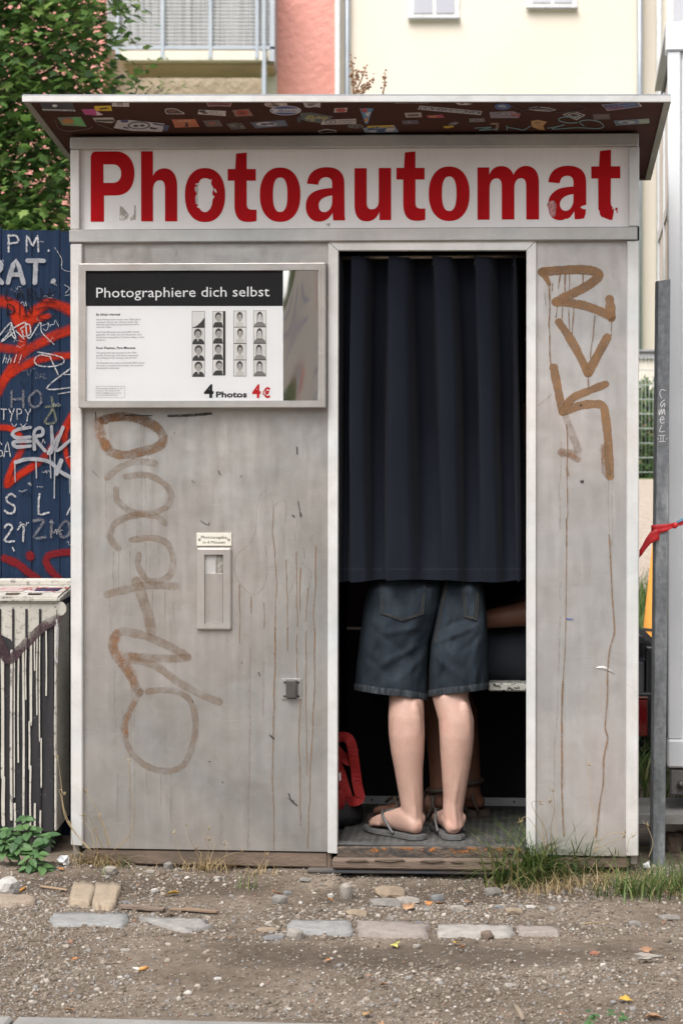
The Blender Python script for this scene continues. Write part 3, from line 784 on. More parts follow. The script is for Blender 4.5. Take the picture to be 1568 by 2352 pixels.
sill = fquad('door_sill', [(774, 1972), (1212, 1974), (1212, 1945), (774, 1945)], -.012, .05, m_worn, booth, .004)
# chipped orange paint left on the sill
def chips(px0, px1, n, py):
    V, Fc = [], []
    for _ in range(n):
        cx, cy = random.uniform(px0, px1), py + random.gauss(0, 1.5); w_, h_ = random.uniform(3, 14), random.uniform(2, 5)
        k = 9; o = len(V)
        for j in range(k):
            a_ = 2 * math.pi * j / k; r_ = random.uniform(.6, 1.1)
            u, w = B(cx + math.cos(a_) * w_ * r_, cy + math.sin(a_) * h_ * r_, -.0125); V.append((u, -.0128 - len(Fc) * 2e-5, w))
        Fc.append(tuple(range(o, o + k)))
    mesh('paint_chips', V, Fc, m_orange, sill)['kind'] = 'stuff'
chips(780, 1190, 15, 1951)
chips(1040, 1070, 5, 1956)
fquad('sill_board', [(762, 1996), (1200, 2002), (1204, 1974.5), (762, 1973)], -.035, .05, m_wood, booth, .005)
for x0, x1, y in ((792, 846, 1975), (858, 930, 1974), (962, 1022, 1976), (1034, 1064, 1977), (1098, 1150, 1978)):
    q_ = [(x0, y + random.uniform(2, 5)), ((x0 + x1) / 2, y + random.uniform(3, 8)), (x1, y + random.uniform(2, 5)), (x1 - random.uniform(3, 12), y - 1), (x0 + random.uniform(3, 12), y - random.uniform(0, 2))]
    fquad('splinter', q_, -.040, -.0355, m_wood2, booth, .001)
fquad('sill_channel', [(705, 2006), (1188, 2010), (1188, 2001.8), (705, 1996.5)], -.026, .05, m_channel, booth, .003)
fquad('base_beam', [(198, 1984), (752, 1994), (752, 1959), (198, 1951)], .004, .06, m_wood2, booth, .004)
fquad('base_beam', [(752, 1996), (762, 1997), (762, 1961), (752, 1961)], .002, .06, m_wood2, booth, .003)
fquad('base_beam', [(1205, 1998), (1442, 1994), (1442, 1969), (1205, 1969)], .004, .06, m_wood2, booth, .004)
box('base_block', uL + .05, uL + .10, .06, .3, -.05, .05, m_wood, booth); box('base_block', uR - .2, uR - .05, .06, .3, -.05, .05, m_wood, booth)
box('base_frame', uL + .05, uR - .05, .09, .2, .012, .05, m_worn, booth)

# --- front skin
_, wP = B(470, 1953)
lp = fquad('front_panel', [(189, 1948), (754, 1957), (754, 552), (189, 557)], .0, .02, m_panel, booth, .001)
rp = fquad('front_panel', [(1229, 1963), (1440, 1968), (1440, 548), (1229, 549)], .0, .02, m_panel2, booth, .001)
fquad('corner_post', [(163, 1942), (190, 1944), (189, 559), (162, 560)], -.016, .02, m_profile, booth, .003)
fquad('corner_post', [(1437, 1967), (1465, 1967), (1467, 553), (1439, 553)], -.016, .02, m_profile, booth, .003)
# door frame with mitred corners
for q in ([(752, 1960), (774.5, 1961), (777, 576), (753, 555)], [(753, 554.5), (777, 575.5), (1208, 575), (1231, 552)], [(1207.5, 1964), (1229, 1965), (1231, 552.5), (1208, 575.5)]):
    fquad('door_frame', q, -.010, .022, m_profile, booth, .0015)
# --- sign box
sign = fquad('sign_panel', [(182, 528), (1444, 521), (1444, 334), (182, 341)], .006, .016, None, booth, .0)
t = NT('opal_sign'); t.set('Roughness', .28)
t.set('Base Color', t.mix(.6, t.ramp(t.noise(t.co(), 2.2, 5), [(.3, (.73, .712, .708)), (.7, (.81, .80, .80))]), t.ramp(t.noise(t.co((30, 30, .6)), 2, 4), [(.3, (.95, .945, .94)), (.6, (1, 1, 1))]), 'MULTIPLY'))
sign.data.materials.clear(); sign.data.materials.append(t.m)
fquad('sign_rail', [(161, 342), (1466, 335), (1466, 305), (161, 314)], -.020, .02, m_rail, booth, .003)
fquad('sign_rail', [(159, 557), (1463, 551), (1463, 520), (159, 527)], -.020, .02, m_rail, booth, .003)
fquad('rail_end', [(1463.5, 550), (1467, 550), (1467, 521), (1463.5, 521)], -.014, .02, m_black, booth, .0)
fquad('sign_post', [(162, 526.5), (183, 526.5), (183, 343), (162, 343)], -.014, .02, m_profile, booth, .002)
fquad('sign_post', [(1443, 519.5), (1467, 519.5), (1467, 336.5), (1443, 336.5)], -.014, .02, m_profile, booth, .002)

def superell(x0, y0, x1, y1, p=2.25, n=56):
    cx, cy, a, b = (x0 + x1) / 2, (y0 + y1) / 2, (x1 - x0) / 2, (y1 - y0) / 2; out = []
    for i in range(n):
        an = 2 * math.pi * i / n; c, s = math.cos(an), math.sin(an); e = 2 / p
        out.append((cx + a * math.copysign(abs(c) ** e, c), cy + b * math.copysign(abs(s) ** e, s)))
    return out
Mv = lambda x, y: ('M', x, y)
Lv = lambda x, y: ('L', x, y)
Cv = lambda *a: ('C', *a)
gP = [bez(Mv(103, 884), Lv(103, 130), Lv(112, 118), Lv(116, 96), Lv(132, 92), Lv(136, 82), Lv(160, 78), Lv(400, 78), Cv(530, 80, 605, 190, 605, 325), Cv(605, 480, 530, 580, 400, 582), Lv(256, 584), Lv(256, 884)),
      bez(Mv(249, 226), Lv(365, 226), Cv(420, 228, 453, 275, 453, 328), Cv(453, 395, 420, 436, 365, 438), Lv(249, 438))]
gh = [bez(Mv(681, 76), Lv(817, 76), Lv(817, 360), Cv(840, 300, 890, 271, 950, 271), Cv(1040, 271, 1095, 350, 1095, 480), Lv(1096, 880), Lv(956, 880), Lv(956, 500), Cv(956, 440, 935, 408, 897, 408), Cv(850, 408, 818, 450, 817, 520), Lv(818, 880), Lv(682, 880))]
inner = [(1336, 470), (1300, 462), (1310, 445), (1340, 443), (1352, 415), (1375, 392), (1410, 383), (1450, 390), (1470, 402), (1492, 396), (1484, 440), (1490, 462), (1505, 485), (1510, 512), (1500, 540), (1500, 575), (1524, 595), (1502, 630), (1494, 690), (1475, 735), (1440, 770), (1410, 776), (1375, 762), (1350, 730), (1318, 715), (1338, 690), (1308, 680), (1302, 600), (1322, 560), (1300, 530), (1294, 490)]
go1 = [superell(1184, 268, 1645, 888), inner, [(1512, 510), (1530, 502), (1552, 545), (1545, 555), (1525, 540)]]
def gt(dx, dy): return [[(x + dx, y + dy) for x, y in bez(Mv(203, 102), Lv(324, 90), Lv(324, 279), Lv(429, 279), Lv(429, 413), Lv(324, 413), Lv(324, 670), Cv(324, 725, 340, 746, 385, 746), Lv(437, 746), Lv(437, 875), Cv(400, 884, 370, 887, 340, 887), Cv(230, 887, 184, 830, 184, 680), Lv(184, 413), Lv(106, 413), Lv(106, 279), Lv(192, 279))]]
go2 = [superell(475, 262, 940, 886), superell(625, 377, 791, 772, 2.5)]
ga = [bez(Mv(1015, 446), Cv(1030, 320, 1110, 260, 1240, 258), Cv(1370, 256, 1444, 320, 1444, 440), Lv(1446, 750), Cv(1446, 800, 1448, 840, 1453, 868), Lv(1317, 870), Cv(1312, 840, 1310, 810, 1309, 780), Cv(1275, 850, 1220, 883, 1150, 883), Cv(1055, 883, 1001, 800, 1001, 710), Cv(1001, 600, 1060, 550, 1130, 525), Cv(1180, 508, 1250, 500, 1304, 496), Lv(1303, 440), Cv(1300, 395, 1275, 373, 1232, 373), Cv(1185, 373, 1148, 405, 1145, 460)),
      bez(Mv(1304, 583), Cv(1200, 592, 1149, 640, 1149, 695), Cv(1149, 745, 1175, 774, 1215, 774), Cv(1270, 774, 1304, 710, 1304, 650))]
gu = [bez(Mv(-8, 270), Lv(132, 270), Lv(132, 660), Cv(132, 715, 150, 742, 190, 742), Cv(240, 742, 270, 705, 270, 640), Lv(270, 267), Lv(412, 267), Lv(412, 866), Lv(278, 866), Lv(278, 770), Cv(250, 845, 200, 880, 130, 880), Cv(40, 880, -8, 815, -8, 690))]
go3 = [superell(844, 250, 1312, 876), superell(995, 365, 1161, 761, 2.5)]
gm = [bez(Mv(-166, 262), Lv(-30, 260), Lv(-30, 345), Cv(-5, 280, 40, 245, 110, 245), Cv(180, 245, 225, 285, 247, 345), Cv(275, 280, 330, 243, 390, 243), Cv(490, 243, 539, 320, 539, 430), Lv(540, 858), Lv(394, 858), Lv(392, 470), Cv(392, 420, 375, 384, 333, 384), Cv(290, 384, 257, 425, 257, 500), Lv(257, 858), Lv(113, 858), Lv(113, 480), Cv(113, 420, 95, 386, 55, 386), Cv(5, 386, -27, 430, -27, 510), Lv(-27, 861), Lv(-166, 861))]
ga2 = [bez(Mv(645, 430), Cv(660, 304, 740, 244, 870, 241), Cv(1005, 240, 1078, 305, 1080, 420), Lv(1082, 690), Lv(1030, 704), Lv(1015, 720), Lv(1040, 738), Lv(1078, 742), Lv(1074, 790), Lv(1058, 845), Lv(1000, 855), Lv(948, 855), Lv(946, 768), Lv(935, 780), Lv(900, 830), Lv(870, 850), Lv(835, 852), Lv(820, 864), Lv(770, 868), Lv(730, 858), Lv(690, 838), Lv(662, 800), Lv(650, 735), Lv(630, 690), Lv(648, 655), Cv(655, 585, 700, 540, 765, 508), Cv(815, 490, 880, 483, 935, 479), Lv(935, 425), Cv(932, 378, 905, 356, 865, 356), Cv(815, 356, 782, 388, 778, 443)),
       bez(Mv(935, 567), Cv(835, 576, 780, 625, 780, 685), Cv(780, 730, 808, 759, 845, 759), Cv(900, 759, 935, 695, 935, 635))]
gt3 = [bez(Mv(1239, 72), Lv(1365, 58), Lv(1365, 248), Lv(1472, 248), Lv(1472, 386), Lv(1365, 386), Lv(1362, 660), Cv(1365, 700, 1375, 712, 1385, 720), Lv(1378, 745), Lv(1400, 735), Lv(1392, 800), Lv(1380, 865), Lv(1345, 862), Lv(1320, 850), Lv(1300, 845), Lv(1280, 830), Lv(1262, 832), Lv(1240, 800), Lv(1232, 758), Lv(1220, 740), Lv(1218, 388), Lv(1140, 388), Lv(1140, 250), Lv(1228, 248)),
       [(1417, 725), (1440, 722), (1440, 780), (1428, 785), (1430, 750), (1415, 755)]]
OFF = {'A': 188.16, 'B': 501.76, 'C': 815.36, 'D': 1128.96}
YS = .0052
for reg, loops in (('A', gP), ('A', gh), ('A', go1), ('B', gt(0, 0)), ('B', go2), ('B', ga), ('C', gu), ('C', gt(367, -13)), ('C', go3), ('D', gm), ('D', ga2), ('D', gt3)):
    curve_shape('sign_letter', [[B(OFF[reg] + x * .2, 332.4 + y * .2, YS) for x, y in L] for L in loops], .0008, m_red, sign, YS - .0003)
def patch(name, pts, reg, mat, y, par): 
    return curve_shape(name, [[B(OFF[reg] + x * .2, 332.4 + y_ * .2, y) for x, y_ in pts]], .0003, mat, par, y)
m_peel = M('peeled_vinyl', srgb(190, 120, 122), .6, 0, srgb(205, 160, 160), 90, alpha=(.3, .9, 120))
patch('peeled_patch', [(640, 665), (690, 640), (720, 650), (738, 690), (735, 760), (728, 820), (690, 832), (665, 800), (655, 735), (632, 690)], 'D', m_peel, YS - .0008, sign)
m_scrap = M('paper_residue', (.55, .52, .48), .8, 0, (.45, .42, .38), 60, alpha=(.0, .7, 60))
patch('paper_residue', [(440, 700), (475, 720), (540, 800), (520, 850), (480, 870), (430, 865)], 'A', m_scrap, YS - .0002, sign)
patch('paper_residue', [(600, 690), (622, 700), (620, 860), (560, 872), (555, 840), (600, 800)], 'A', m_scrap, YS - .0002, sign)
patch('paper_residue', [(1294, 460), (1338, 450), (1330, 690), (1305, 680)], 'A', M('grey_residue', (.42, .40, .40), .8, 0, (.6, .58, .57), 70), YS + .0002, sign)
patch('paper_residue', [(1235, 905), (1280, 900), (1275, 940), (1240, 935)], 'B', m_scrap, YS - .0002, sign)

# --- roof: front edge tilted a little, falling towards the back
OV_, BK = .33, .575
fl = B(52, 233, -OV_); fr = B(1540, 233, -OV_)
_, w0l = B(170, 314, 0); _, w0r = B(1460, 308, 0)
def roof_w(u, v, lift=0.0):
    s = (u - fl[0]) / (fr[0] - fl[0]); wf = fl[1] * (1 - s) + fr[1] * s; w0 = (w0l * (1 - s) + w0r * s) + .002
    return wf + (w0 - wf) * (v + OV_) / OV_ + lift
m_under = M('brown_soffit', (.085, .040, .031), .85, 0, (.066, .032, .026), 5, bump=.15, bscale=50, spec=.08)
m_fascia = metal_sheet('roof_edge', (.50, .51, .51), (.60, .61, .61), .3, .4, .2)
m_rim = metal_sheet('roof_rim', (.26, .25, .21), (.34, .33, .28), .3, .5, .3)
def slab(name, u0, u1, v0, v1, lo, hi, mat, par):
    bm = bmesh.new(); n1, n2 = (32, 24) if u1 - u0 > .1 and v1 - v0 > .1 else ((32, 1) if u1 - u0 > .1 else (1, 24))
    gl_ = []
    for off in (lo, hi): gl_.append([[bm.verts.new((u0 + (u1 - u0) * i / n1, v0 + (v1 - v0) * j / n2, roof_w(u0 + (u1 - u0) * i / n1, v0 + (v1 - v0) * j / n2, off))) for i in range(n1 + 1)] for j in range(n2 + 1)])
    for g_ in gl_:
        for j in range(n2):
            for i in range(n1): bm.faces.new((g_[j][i], g_[j][i + 1], g_[j + 1][i + 1], g_[j + 1][i]))
    A_, B_ = gl_
    for i in range(n1):
        for j in (0, n2): bm.faces.new((A_[j][i], A_[j][i + 1], B_[j][i + 1], B_[j][i]))
    for j in range(n2):
        for i in (0, n1): bm.faces.new((A_[j][i], A_[j + 1][i], B_[j + 1][i], B_[j][i]))
    bmesh.ops.recalc_face_normals(bm, faces=bm.faces[:])
    return bm_obj(name, bm, mat, par)
R0, R1 = fl[0], fr[0]
roof = slab('roof', R0 + .018, R1 - .018, -OV_ + .004, BK - .004, .004, .016, m_under, booth)
slab('fascia', R0, R1, -OV_ - .003, -OV_ + .004, -.001, .0155, m_fascia, roof)
slab('fascia', R0, R1, BK - .004, BK, .0, .0165, m_rim, roof)
slab('rim', R0, R0 + .018, -OV_ + .0041, BK - .0041, .0, .0165, m_rim, roof); slab('rim', R1 - .018, R1, -OV_ + .0041, BK - .0041, .0, .0165, m_rim, roof)
slab('roof_sheet', R0 + .001, R1 - .001, -OV_ - .002, BK - .001, .0166, .019, m_zinc, roof)
slab('lip', R0 + .02, R1 - .02, -OV_ + .0042, -OV_ + .012, .0, .0039, m_rim, roof)

# stickers under the roof: photograph pixels are carried onto the sloping soffit
def R(px, py, lift=0.0):
    dx, dz = (px - CX) / FPX, -(py - HY) / FPX
    cu, cv = sT * -DIST, cT * -DIST
    du, dv = cT * dx + sT, -sT * dx + cT
    lo, hi = 5.0, 7.0
    for _ in range(40):
        m = (lo + hi) / 2
        u, v, w = cu + m * du, cv + m * dv, CAMZ + m * dz
        if w < roof_w(u, v): lo = m        # still below the soffit
        else: hi = m
    # for the soffit the ray rises: below first, above later
    return Vector((cu + lo * du, cv + lo * dv, CAMZ + lo * dz + .004 - lift))
STK = {}
def smat(c, r=.45):
    if c not in STK: STK[c] = M('sticker_ink_%d' % len(STK), srgb(*c), r, 0, tuple(x * .82 for x in srgb(*c)), 40)
    return STK[c]
def sticker(pts, c, details=(), label=None):
    """pts: outline in photograph pixels; details: (outline, colour) printed on it"""
    V, Fc, mi, mats = [], [], [], []
    def addp(P, col, lift):
        o = len(V); V.extend(R(x, y, lift) for x, y in P); Fc.append(tuple(range(o, o + len(P))))
        mm = smat(col)
        if mm not in mats: mats.append(mm)
        mi.append(mats.index(mm))
    addp(pts, c, .0006)
    for k, (P, col) in enumerate(details): addp(P, col, .0009 + k * .00012)
    o = mesh('sticker', V, Fc, mats, roof, False, mi)
    if label: o['label'] = label
    return o
def rect(x0, y0, x1, y1, sk=0, tilt=0): return [(x0, y0), (x1, y0 + tilt), (x1 + sk, y1 + tilt), (x0 + sk, y1)]
def oval(cx, cy, a, b, n=16): return [(cx + a * math.cos(2 * math.pi * i / n), cy + b * math.sin(2 * math.pi * i / n)) for i in range(n)]
def rtext(s, x0, x1, yb, cap, mat, tilt=0.0, bold=.0):
    """lettering on a sticker: laid out in pixels, then carried to the soffit"""
    o = text('sticker_text', s, 0, 1, 0, 1, 0, mat, roof, bold=bold)
    me = o.data
    for v in me.vertices:
        p = R(x0 + v.co.x * (x1 - x0), yb - v.co.z * cap + tilt * v.co.x, .0016); v.co = p
    return o
def Z5(x, y): return (50.2 + x * .468, 207 + y * .468)
def Z6(x, y): return (784 + x * .492, 207 + y * .492)
z5 = lambda *p: [Z5(*q) for q in p]
z6 = lambda *p: [Z6(*q) for q in p]
rs_ = random.Random(3)
def scrib(P, cols, n=7):
    """printed blotches inside an outline"""
    xs = [p[0] for p in P]; ys = [p[1] for p in P]; x0, x1, y0, y1 = min(xs), max(xs), min(ys), max(ys); out = []
    for _ in range(n):
        cx, cy = x0 + (x1 - x0) * rs_.uniform(.22, .78), y0 + (y1 - y0) * rs_.uniform(.28, .72)
        out.append((oval(cx, cy, (x1 - x0) * rs_.uniform(.04, .14), (y1 - y0) * rs_.uniform(.06, .18), 7), rs_.choice(cols)))
    return out
P = z5((88, 64), (248, 64), (262, 110), (104, 104)); sticker(P, (62, 60, 64), [(z5((100, 98), (262, 102), (263, 110), (104, 106)), (225, 225, 225)), (oval(*Z5(163, 82), 6, 3.5), (230, 230, 230))])
rtext('monade.net', *[Z5(104, 0)[0], Z5(256, 0)[0]], Z5(0, 107)[1], 4.2, smat((25, 25, 25)), 1.0)
P = z5((292, 100), (360, 98), (400, 125), (380, 132), (310, 126)); sticker(P, (196, 70, 140), [(z5((365, 108), (400, 126), (370, 130)), (225, 220, 220))])
P = z5((355, 84), (438, 82), (444, 108), (360, 108)); sticker(P, (232, 196, 30), [(z5((380, 96), (420, 90), (422, 96), (386, 102)), (30, 30, 30))])
P = z5((442, 62), (526, 61), (528, 88), (444, 86)); sticker(P, (214, 208, 206), [(z5((470, 68), (496, 68), (496, 80), (470, 80)), (60, 55, 55)), (z5((474, 71), (492, 71), (492, 77), (474, 77)), (200, 195, 192))])
P = z5((175, 140), (290, 136), (320, 186), (200, 178)); sticker(P, (120, 150, 110), [(z5((190, 145), (240, 140), (250, 170), (205, 170)), (150, 110, 150)), (z5((250, 140), (285, 140), (312, 180), (262, 175)), (110, 190, 110)), (oval(*Z5(228, 158), 14, 6), (190, 130, 60))])
P = z5((348, 142), (448, 140), (460, 158), (440, 168), (362, 162)); sticker(P, (196, 196, 186), [(z5((360, 150), (450, 150), (455, 157), (365, 157)), (60, 70, 60))])
rtext('GRAPHISM', Z5(358, 0)[0], Z5(455, 0)[0], Z5(0, 163)[1], 4, smat((40, 40, 40)))
P = z5((470, 154), (520, 152), (700, 170), (690, 210), (540, 206), (452, 192)); sticker(P, (206, 206, 210), [(z5((485, 153), (525, 153), (520, 165), (490, 165)), (70, 80, 130)), (z5((640, 166), (725, 178), (715, 206), (690, 204), (700, 182), (650, 176)), (84, 92, 130)), (oval(*Z5(575, 178), 26, 9), (70, 72, 76)), (oval(*Z5(575, 178), 22, 7), (200, 200, 204)), (oval(*Z5(560, 180), 6, 2.5), (50, 50, 54)), (oval(*Z5(592, 178), 5, 2.5), (50, 50, 54)), (z5((500, 184), (530, 190), (520, 194), (498, 190)), (90, 90, 96)), (z5((630, 186), (668, 192), (660, 198), (628, 194)), (80, 80, 86))])
P = z5((704, 98), (735, 94), (760, 98), (795, 116), (800, 124), (712, 124), (702, 112)); sticker(P, (210, 205, 200), [(z5((709, 101), (735, 97), (757, 101), (788, 116), (792, 121), (716, 121), (706, 112)), (58, 36, 32)), (oval(*Z5(738, 108), 9, 3.2), (120, 72, 50))])
P = z5((736, 150), (850, 148), (872, 186), (752, 190)); sticker(P, (196, 112, 74), [(z5((765, 153), (826, 152), (829, 160), (768, 161)), (225, 180, 150)), (z5((768, 155), (823, 154), (825, 158), (770, 159)), (190, 104, 68)), (z5((806, 162), (812, 162), (820, 184), (800, 185)), (52, 34, 32))])
P = z5((868, 102), (1002, 108), (1000, 134), (864, 124)); sticker(P, (216, 212, 208), [(oval(*Z5(885, 110), 8, 3), (50, 40, 40)), (oval(*Z5(900, 118), 7, 2), (80, 60, 60))])
rtext("IT'S", Z5(920, 0)[0], Z5(960, 0)[0], Z5(0, 116)[1], 3.2, smat((40, 40, 40))); rtext('MY CUT.', Z5(922, 0)[0], Z5(985, 0)[0], Z5(0, 126)[1], 3.2, smat((40, 40, 40)), 1.2)
P = z5((905, 66), (940, 62), (1000, 66), (1030, 64), (1024, 86), (960, 84), (915, 86)); sticker(P, (206, 190, 180), [(z5((909, 69), (940, 65), (1000, 69), (1025, 67), (1020, 83), (960, 81), (918, 83)), (122, 36, 34)), (z5((930, 72), (1010, 72), (1008, 76), (932, 76)), (70, 26, 26))])
P = z5((1032, 104), (1112, 98), (1136, 132), (1048, 136)); sticker(P, (150, 118, 104), [(oval(*Z5(1083, 117), 15, 6), (176, 64, 44)), (oval(*Z5(1083, 118), 7, 3), (110, 60, 46))])
P = z5((886, 156), (968, 152), (988, 184), (908, 186)); sticker(P, (104, 96, 94), [(oval(*Z5(934, 168), 8, 4), (170, 98, 78)), (oval(*Z5(934, 165), 4, 3), (150, 90, 72))])
P = z5((1003, 172), (1040, 166), (1082, 168), (1102, 196), (1030, 200)); sticker(P, (112, 110, 106), scrib(P, [(150, 148, 140), (88, 86, 84)], 9))
P = z5((1118, 164), (1290, 152), (1308, 182), (1146, 194)); sticker(P, (84, 96, 120), [(z5((1130, 168), (1285, 157), (1296, 180), (1150, 189)), (112, 124, 146)), (oval(*Z5(1200, 172), 24, 5), (206, 206, 206)), (oval(*Z5(1190, 173), 9, 2.5), (70, 80, 110)), (oval(*Z5(1225, 170), 8, 2.5), (70, 80, 110))])
P = oval(*Z5(1246, 76), 27, 7.5); sticker(P, (196, 180, 172), scrib(P, [(140, 80, 70), (110, 92, 86), (226, 216, 208)], 10))
P = oval(*Z5(1294, 106), 36, 11, 24); sticker(P, (222, 222, 228), [(oval(*Z5(1294, 106), 33, 9.6, 24), (46, 78, 150)), (z5((1230, 97), (1362, 96), (1362, 116), (1230, 116)), (214, 216, 224))])
rtext('HERTHA BSC', Z5(1256, 0)[0], Z5(1350, 0)[0], Z5(0, 112)[1], 4.6, smat((36, 60, 132)), 0, .01); rtext('H', Z5(1262, 0)[0], Z5(1278, 0)[0], Z5(0, 102)[1], 3.5, smat((36, 60, 132)))
P = z5((1378, 66), (1400, 64), (1440, 64), (1466, 62), (1464, 92), (1440, 88), (1412, 92), (1390, 90)); sticker(P, (196, 192, 190), [(z5((1400, 72), (1450, 70), (1420, 86), (1405, 84)), (110, 100, 100))])
P = z5((1366, 118), (1420, 116), (1530, 134), (1490, 172), (1400, 160), (1364, 148)); sticker(P, (82, 92, 92), [(z5((1350, 138), (1368, 136), (1368, 164), (1352, 166)), (46, 62, 76))] + scrib(P, [(160, 158, 104), (126, 138, 120), (176, 170, 120)], 11))
P = z5((1478, 152), (1640, 146), (1640, 172), (1466, 176)); sticker(P, (206, 204, 202), [(oval(*Z5(1515, 162), 14, 5), (120, 118, 118)), (oval(*Z5(1515, 162), 10, 3.4), (206, 204, 202)), (oval(*Z5(1515, 162), 5, 1.8), (120, 118, 118))])
rtext('WANNENWAGEN', Z6(-15, 0)[0], Z6(104, 0)[0], Z6(0, 150)[1], 2.8, smat((70, 66, 66))); rtext('MÜNCHEN', Z6(-15, 0)[0], Z6(48, 0)[0], Z6(0, 159)[1], 2.8, smat((70, 66, 66)))
P = z5((1452, 206), (1490, 196), (1540, 202), (1546, 212), (1510, 216), (1460, 218)); sticker(P, (196, 190, 186), [(z5((1458, 208), (1490, 200), (1536, 205), (1538, 211), (1508, 213), (1464, 214)), (58, 42, 44))])
P = z6((-32, 90), (28, 88), (24, 108), (-36, 110)); sticker(P, (206, 200, 196), [(oval(*Z6(-3, 99), 13, 4.2), (176, 50, 48))]); 
P = z6((84, 92), (112, 90), (150, 92), (140, 108), (130, 140), (122, 164), (108, 160), (100, 130)); sticker(P, (86, 150, 190), [(z6((86, 94), (120, 91), (118, 110), (100, 108)), (196, 60, 64)), (z6((112, 112), (136, 106), (128, 128), (116, 126)), (222, 220, 220)), (z6((106, 140), (124, 132), (122, 150), (110, 156)), (226, 150, 60))])
P = oval(*Z6(66, 175), 18, 4.5); sticker(P, (176, 172, 170), [(oval(*Z6(66, 175), 16, 3.8), (58, 48, 46))] + scrib(P, [(150, 146, 144)], 5))
P = z6((98, 182), (245, 168), (268, 202), (110, 206)); sticker(P, (150, 164, 182), [(z6((118, 172), (240, 168), (246, 178), (122, 182)), (206, 176, 70))] + scrib(P, [(206, 206, 210), (80, 100, 140), (96, 116, 150)], 12))
P = z6((244, 56), (406, 54), (408, 70), (246, 70)); sticker(P, (48, 40, 40))
rtext('STAY TIPSY.', Z6(253, 0)[0], Z6(400, 0)[0], Z6(0, 66)[1], 4.6, smat((210, 206, 204)))
P = z6((294, 112), (372, 110), (375, 132), (300, 134)); sticker(P, (186, 180, 172), [(z6((308, 118), (360, 117), (361, 127), (310, 128)), (96, 90, 86))])
P = z6((364, 78), (656, 104), (648, 122), (356, 96)); sticker(P, (206, 206, 210), [(z6((368, 81), (650, 106), (645, 119), (361, 94)), (66, 66, 86))])
rtext('ERZGEBIRGE', Z6(372, 0)[0], Z6(640, 0)[0], Z6(0, 93)[1], 5.2, smat((214, 214, 216)), Z6(0, 24)[1] - Z6(0, 0)[1], .012)
P = z6((396, 124), (470, 120), (480, 134), (404, 136)); sticker(P, (176, 60, 92), [(z6((410, 126), (440, 124), (444, 132), (414, 133)), (196, 140, 60))])
P = z6((280, 148), (356, 145), (360, 164), (286, 166)); sticker(P, (94, 94, 102), scrib(P, [(140, 140, 146), (70, 70, 80)], 5))
P = z6((500, 160), (530, 152), (552, 156), (536, 168), (500, 170)); sticker(P, (96, 96, 100), [(z6((510, 162), (530, 156), (542, 158), (530, 166)), (140, 140, 146))])
P = z6((474, 174), (520, 170), (524, 178), (496, 184), (476, 182)); sticker(P, (198, 168, 46))
P = z6((526, 62), (560, 56), (576, 66), (612, 70), (580, 76), (545, 74)); sticker(P, (206, 200, 196), [(oval(*Z6(562, 66), 5, 2.2), (90, 80, 80))])
P = oval(*Z6(752, 83), 19, 7.5); sticker(P, (40, 84, 146), [(oval(*Z6(748, 80), 9, 3), (170, 180, 190)), (oval(*Z6(760, 86), 7, 2.2), (120, 140, 170))])
P = z6((690, 108), (800, 104), (836, 116), (826, 136), (694, 136)); sticker(P, (140, 136, 146), [(z6((775, 112), (834, 116), (826, 132), (790, 124)), (176, 96, 100))] + scrib(P, [(186, 182, 186), (98, 96, 112)], 8))
P = z6((594, 138), (666, 136), (670, 154), (596, 156)); sticker(P, (112, 110, 108), [(z6((606, 142), (654, 141), (656, 150), (608, 151)), (160, 156, 152)), (z6((612, 144), (648, 143), (650, 148), (614, 149)), (92, 90, 90))])
P = z6((876, 88), (910, 82), (970, 88), (1002, 98), (970, 106), (905, 102), (872, 96)); sticker(P, (206, 202, 200), [(z6((882, 89), (910, 85), (968, 90), (994, 97), (968, 103), (906, 99), (880, 95)), (52, 44, 44))])
rtext('PRINZAS', Z6(904, 0)[0], Z6(968, 0)[0], Z6(0, 98)[1], 3, smat((206, 202, 200)), 1)
P = z6((1030, 120), (1080, 102), (1138, 122), (1096, 146)); sticker(P, (210, 208, 206), [(z6((1038, 120), (1080, 105), (1130, 122), (1094, 142)), (52, 42, 42)), (z6((1052, 121), (1080, 110), (1116, 122), (1092, 137)), (206, 204, 202)), (z6((1060, 121), (1080, 113), (1108, 122), (1090, 133)), (58, 46, 46))])
P = z6((1170, 118), (1250, 116), (1252, 142), (1176, 144)); sticker(P, (92, 82, 78), [(z6((1180, 122), (1240, 120), (1242, 136), (1184, 138)), (112, 104, 98))])
P = z6((1212, 74), (1380, 58), (1402, 82), (1240, 102)); sticker(P, (196, 190, 196), [(z6((1218, 75), (1376, 60), (1395, 81), (1243, 99)), (70, 76, 120)), (z6((1222, 84), (1300, 76), (1320, 90), (1244, 98)), (110, 54, 92))])
rtext('DNR', Z6(1240, 0)[0], Z6(1370, 0)[0], Z6(0, 90)[1], 9, smat((96, 130, 176)), -7)
P = z6((1268, 148), (1434, 138), (1436, 160), (1280, 172)); sticker(P, (104, 122, 138), [(z6((1386, 141), (1434, 138), (1436, 160), (1390, 163)), (146, 160, 142)), (oval(*Z6(1330, 155), 20, 4), (176, 180, 182)), (oval(*Z6(1322, 156), 8, 2), (80, 90, 100))])
P = z6((884, 150), (916, 144), (958, 154), (940, 172), (948, 192), (920, 190), (886, 176)); sticker(P, (196, 156, 104), [(z6((900, 156), (930, 152), (926, 160), (902, 164)), (160, 122, 78))])
P = z6((690, 166), (700, 158), (732, 158), (734, 176), (724, 198), (714, 194), (722, 168)); sticker(P, (140, 116, 100))
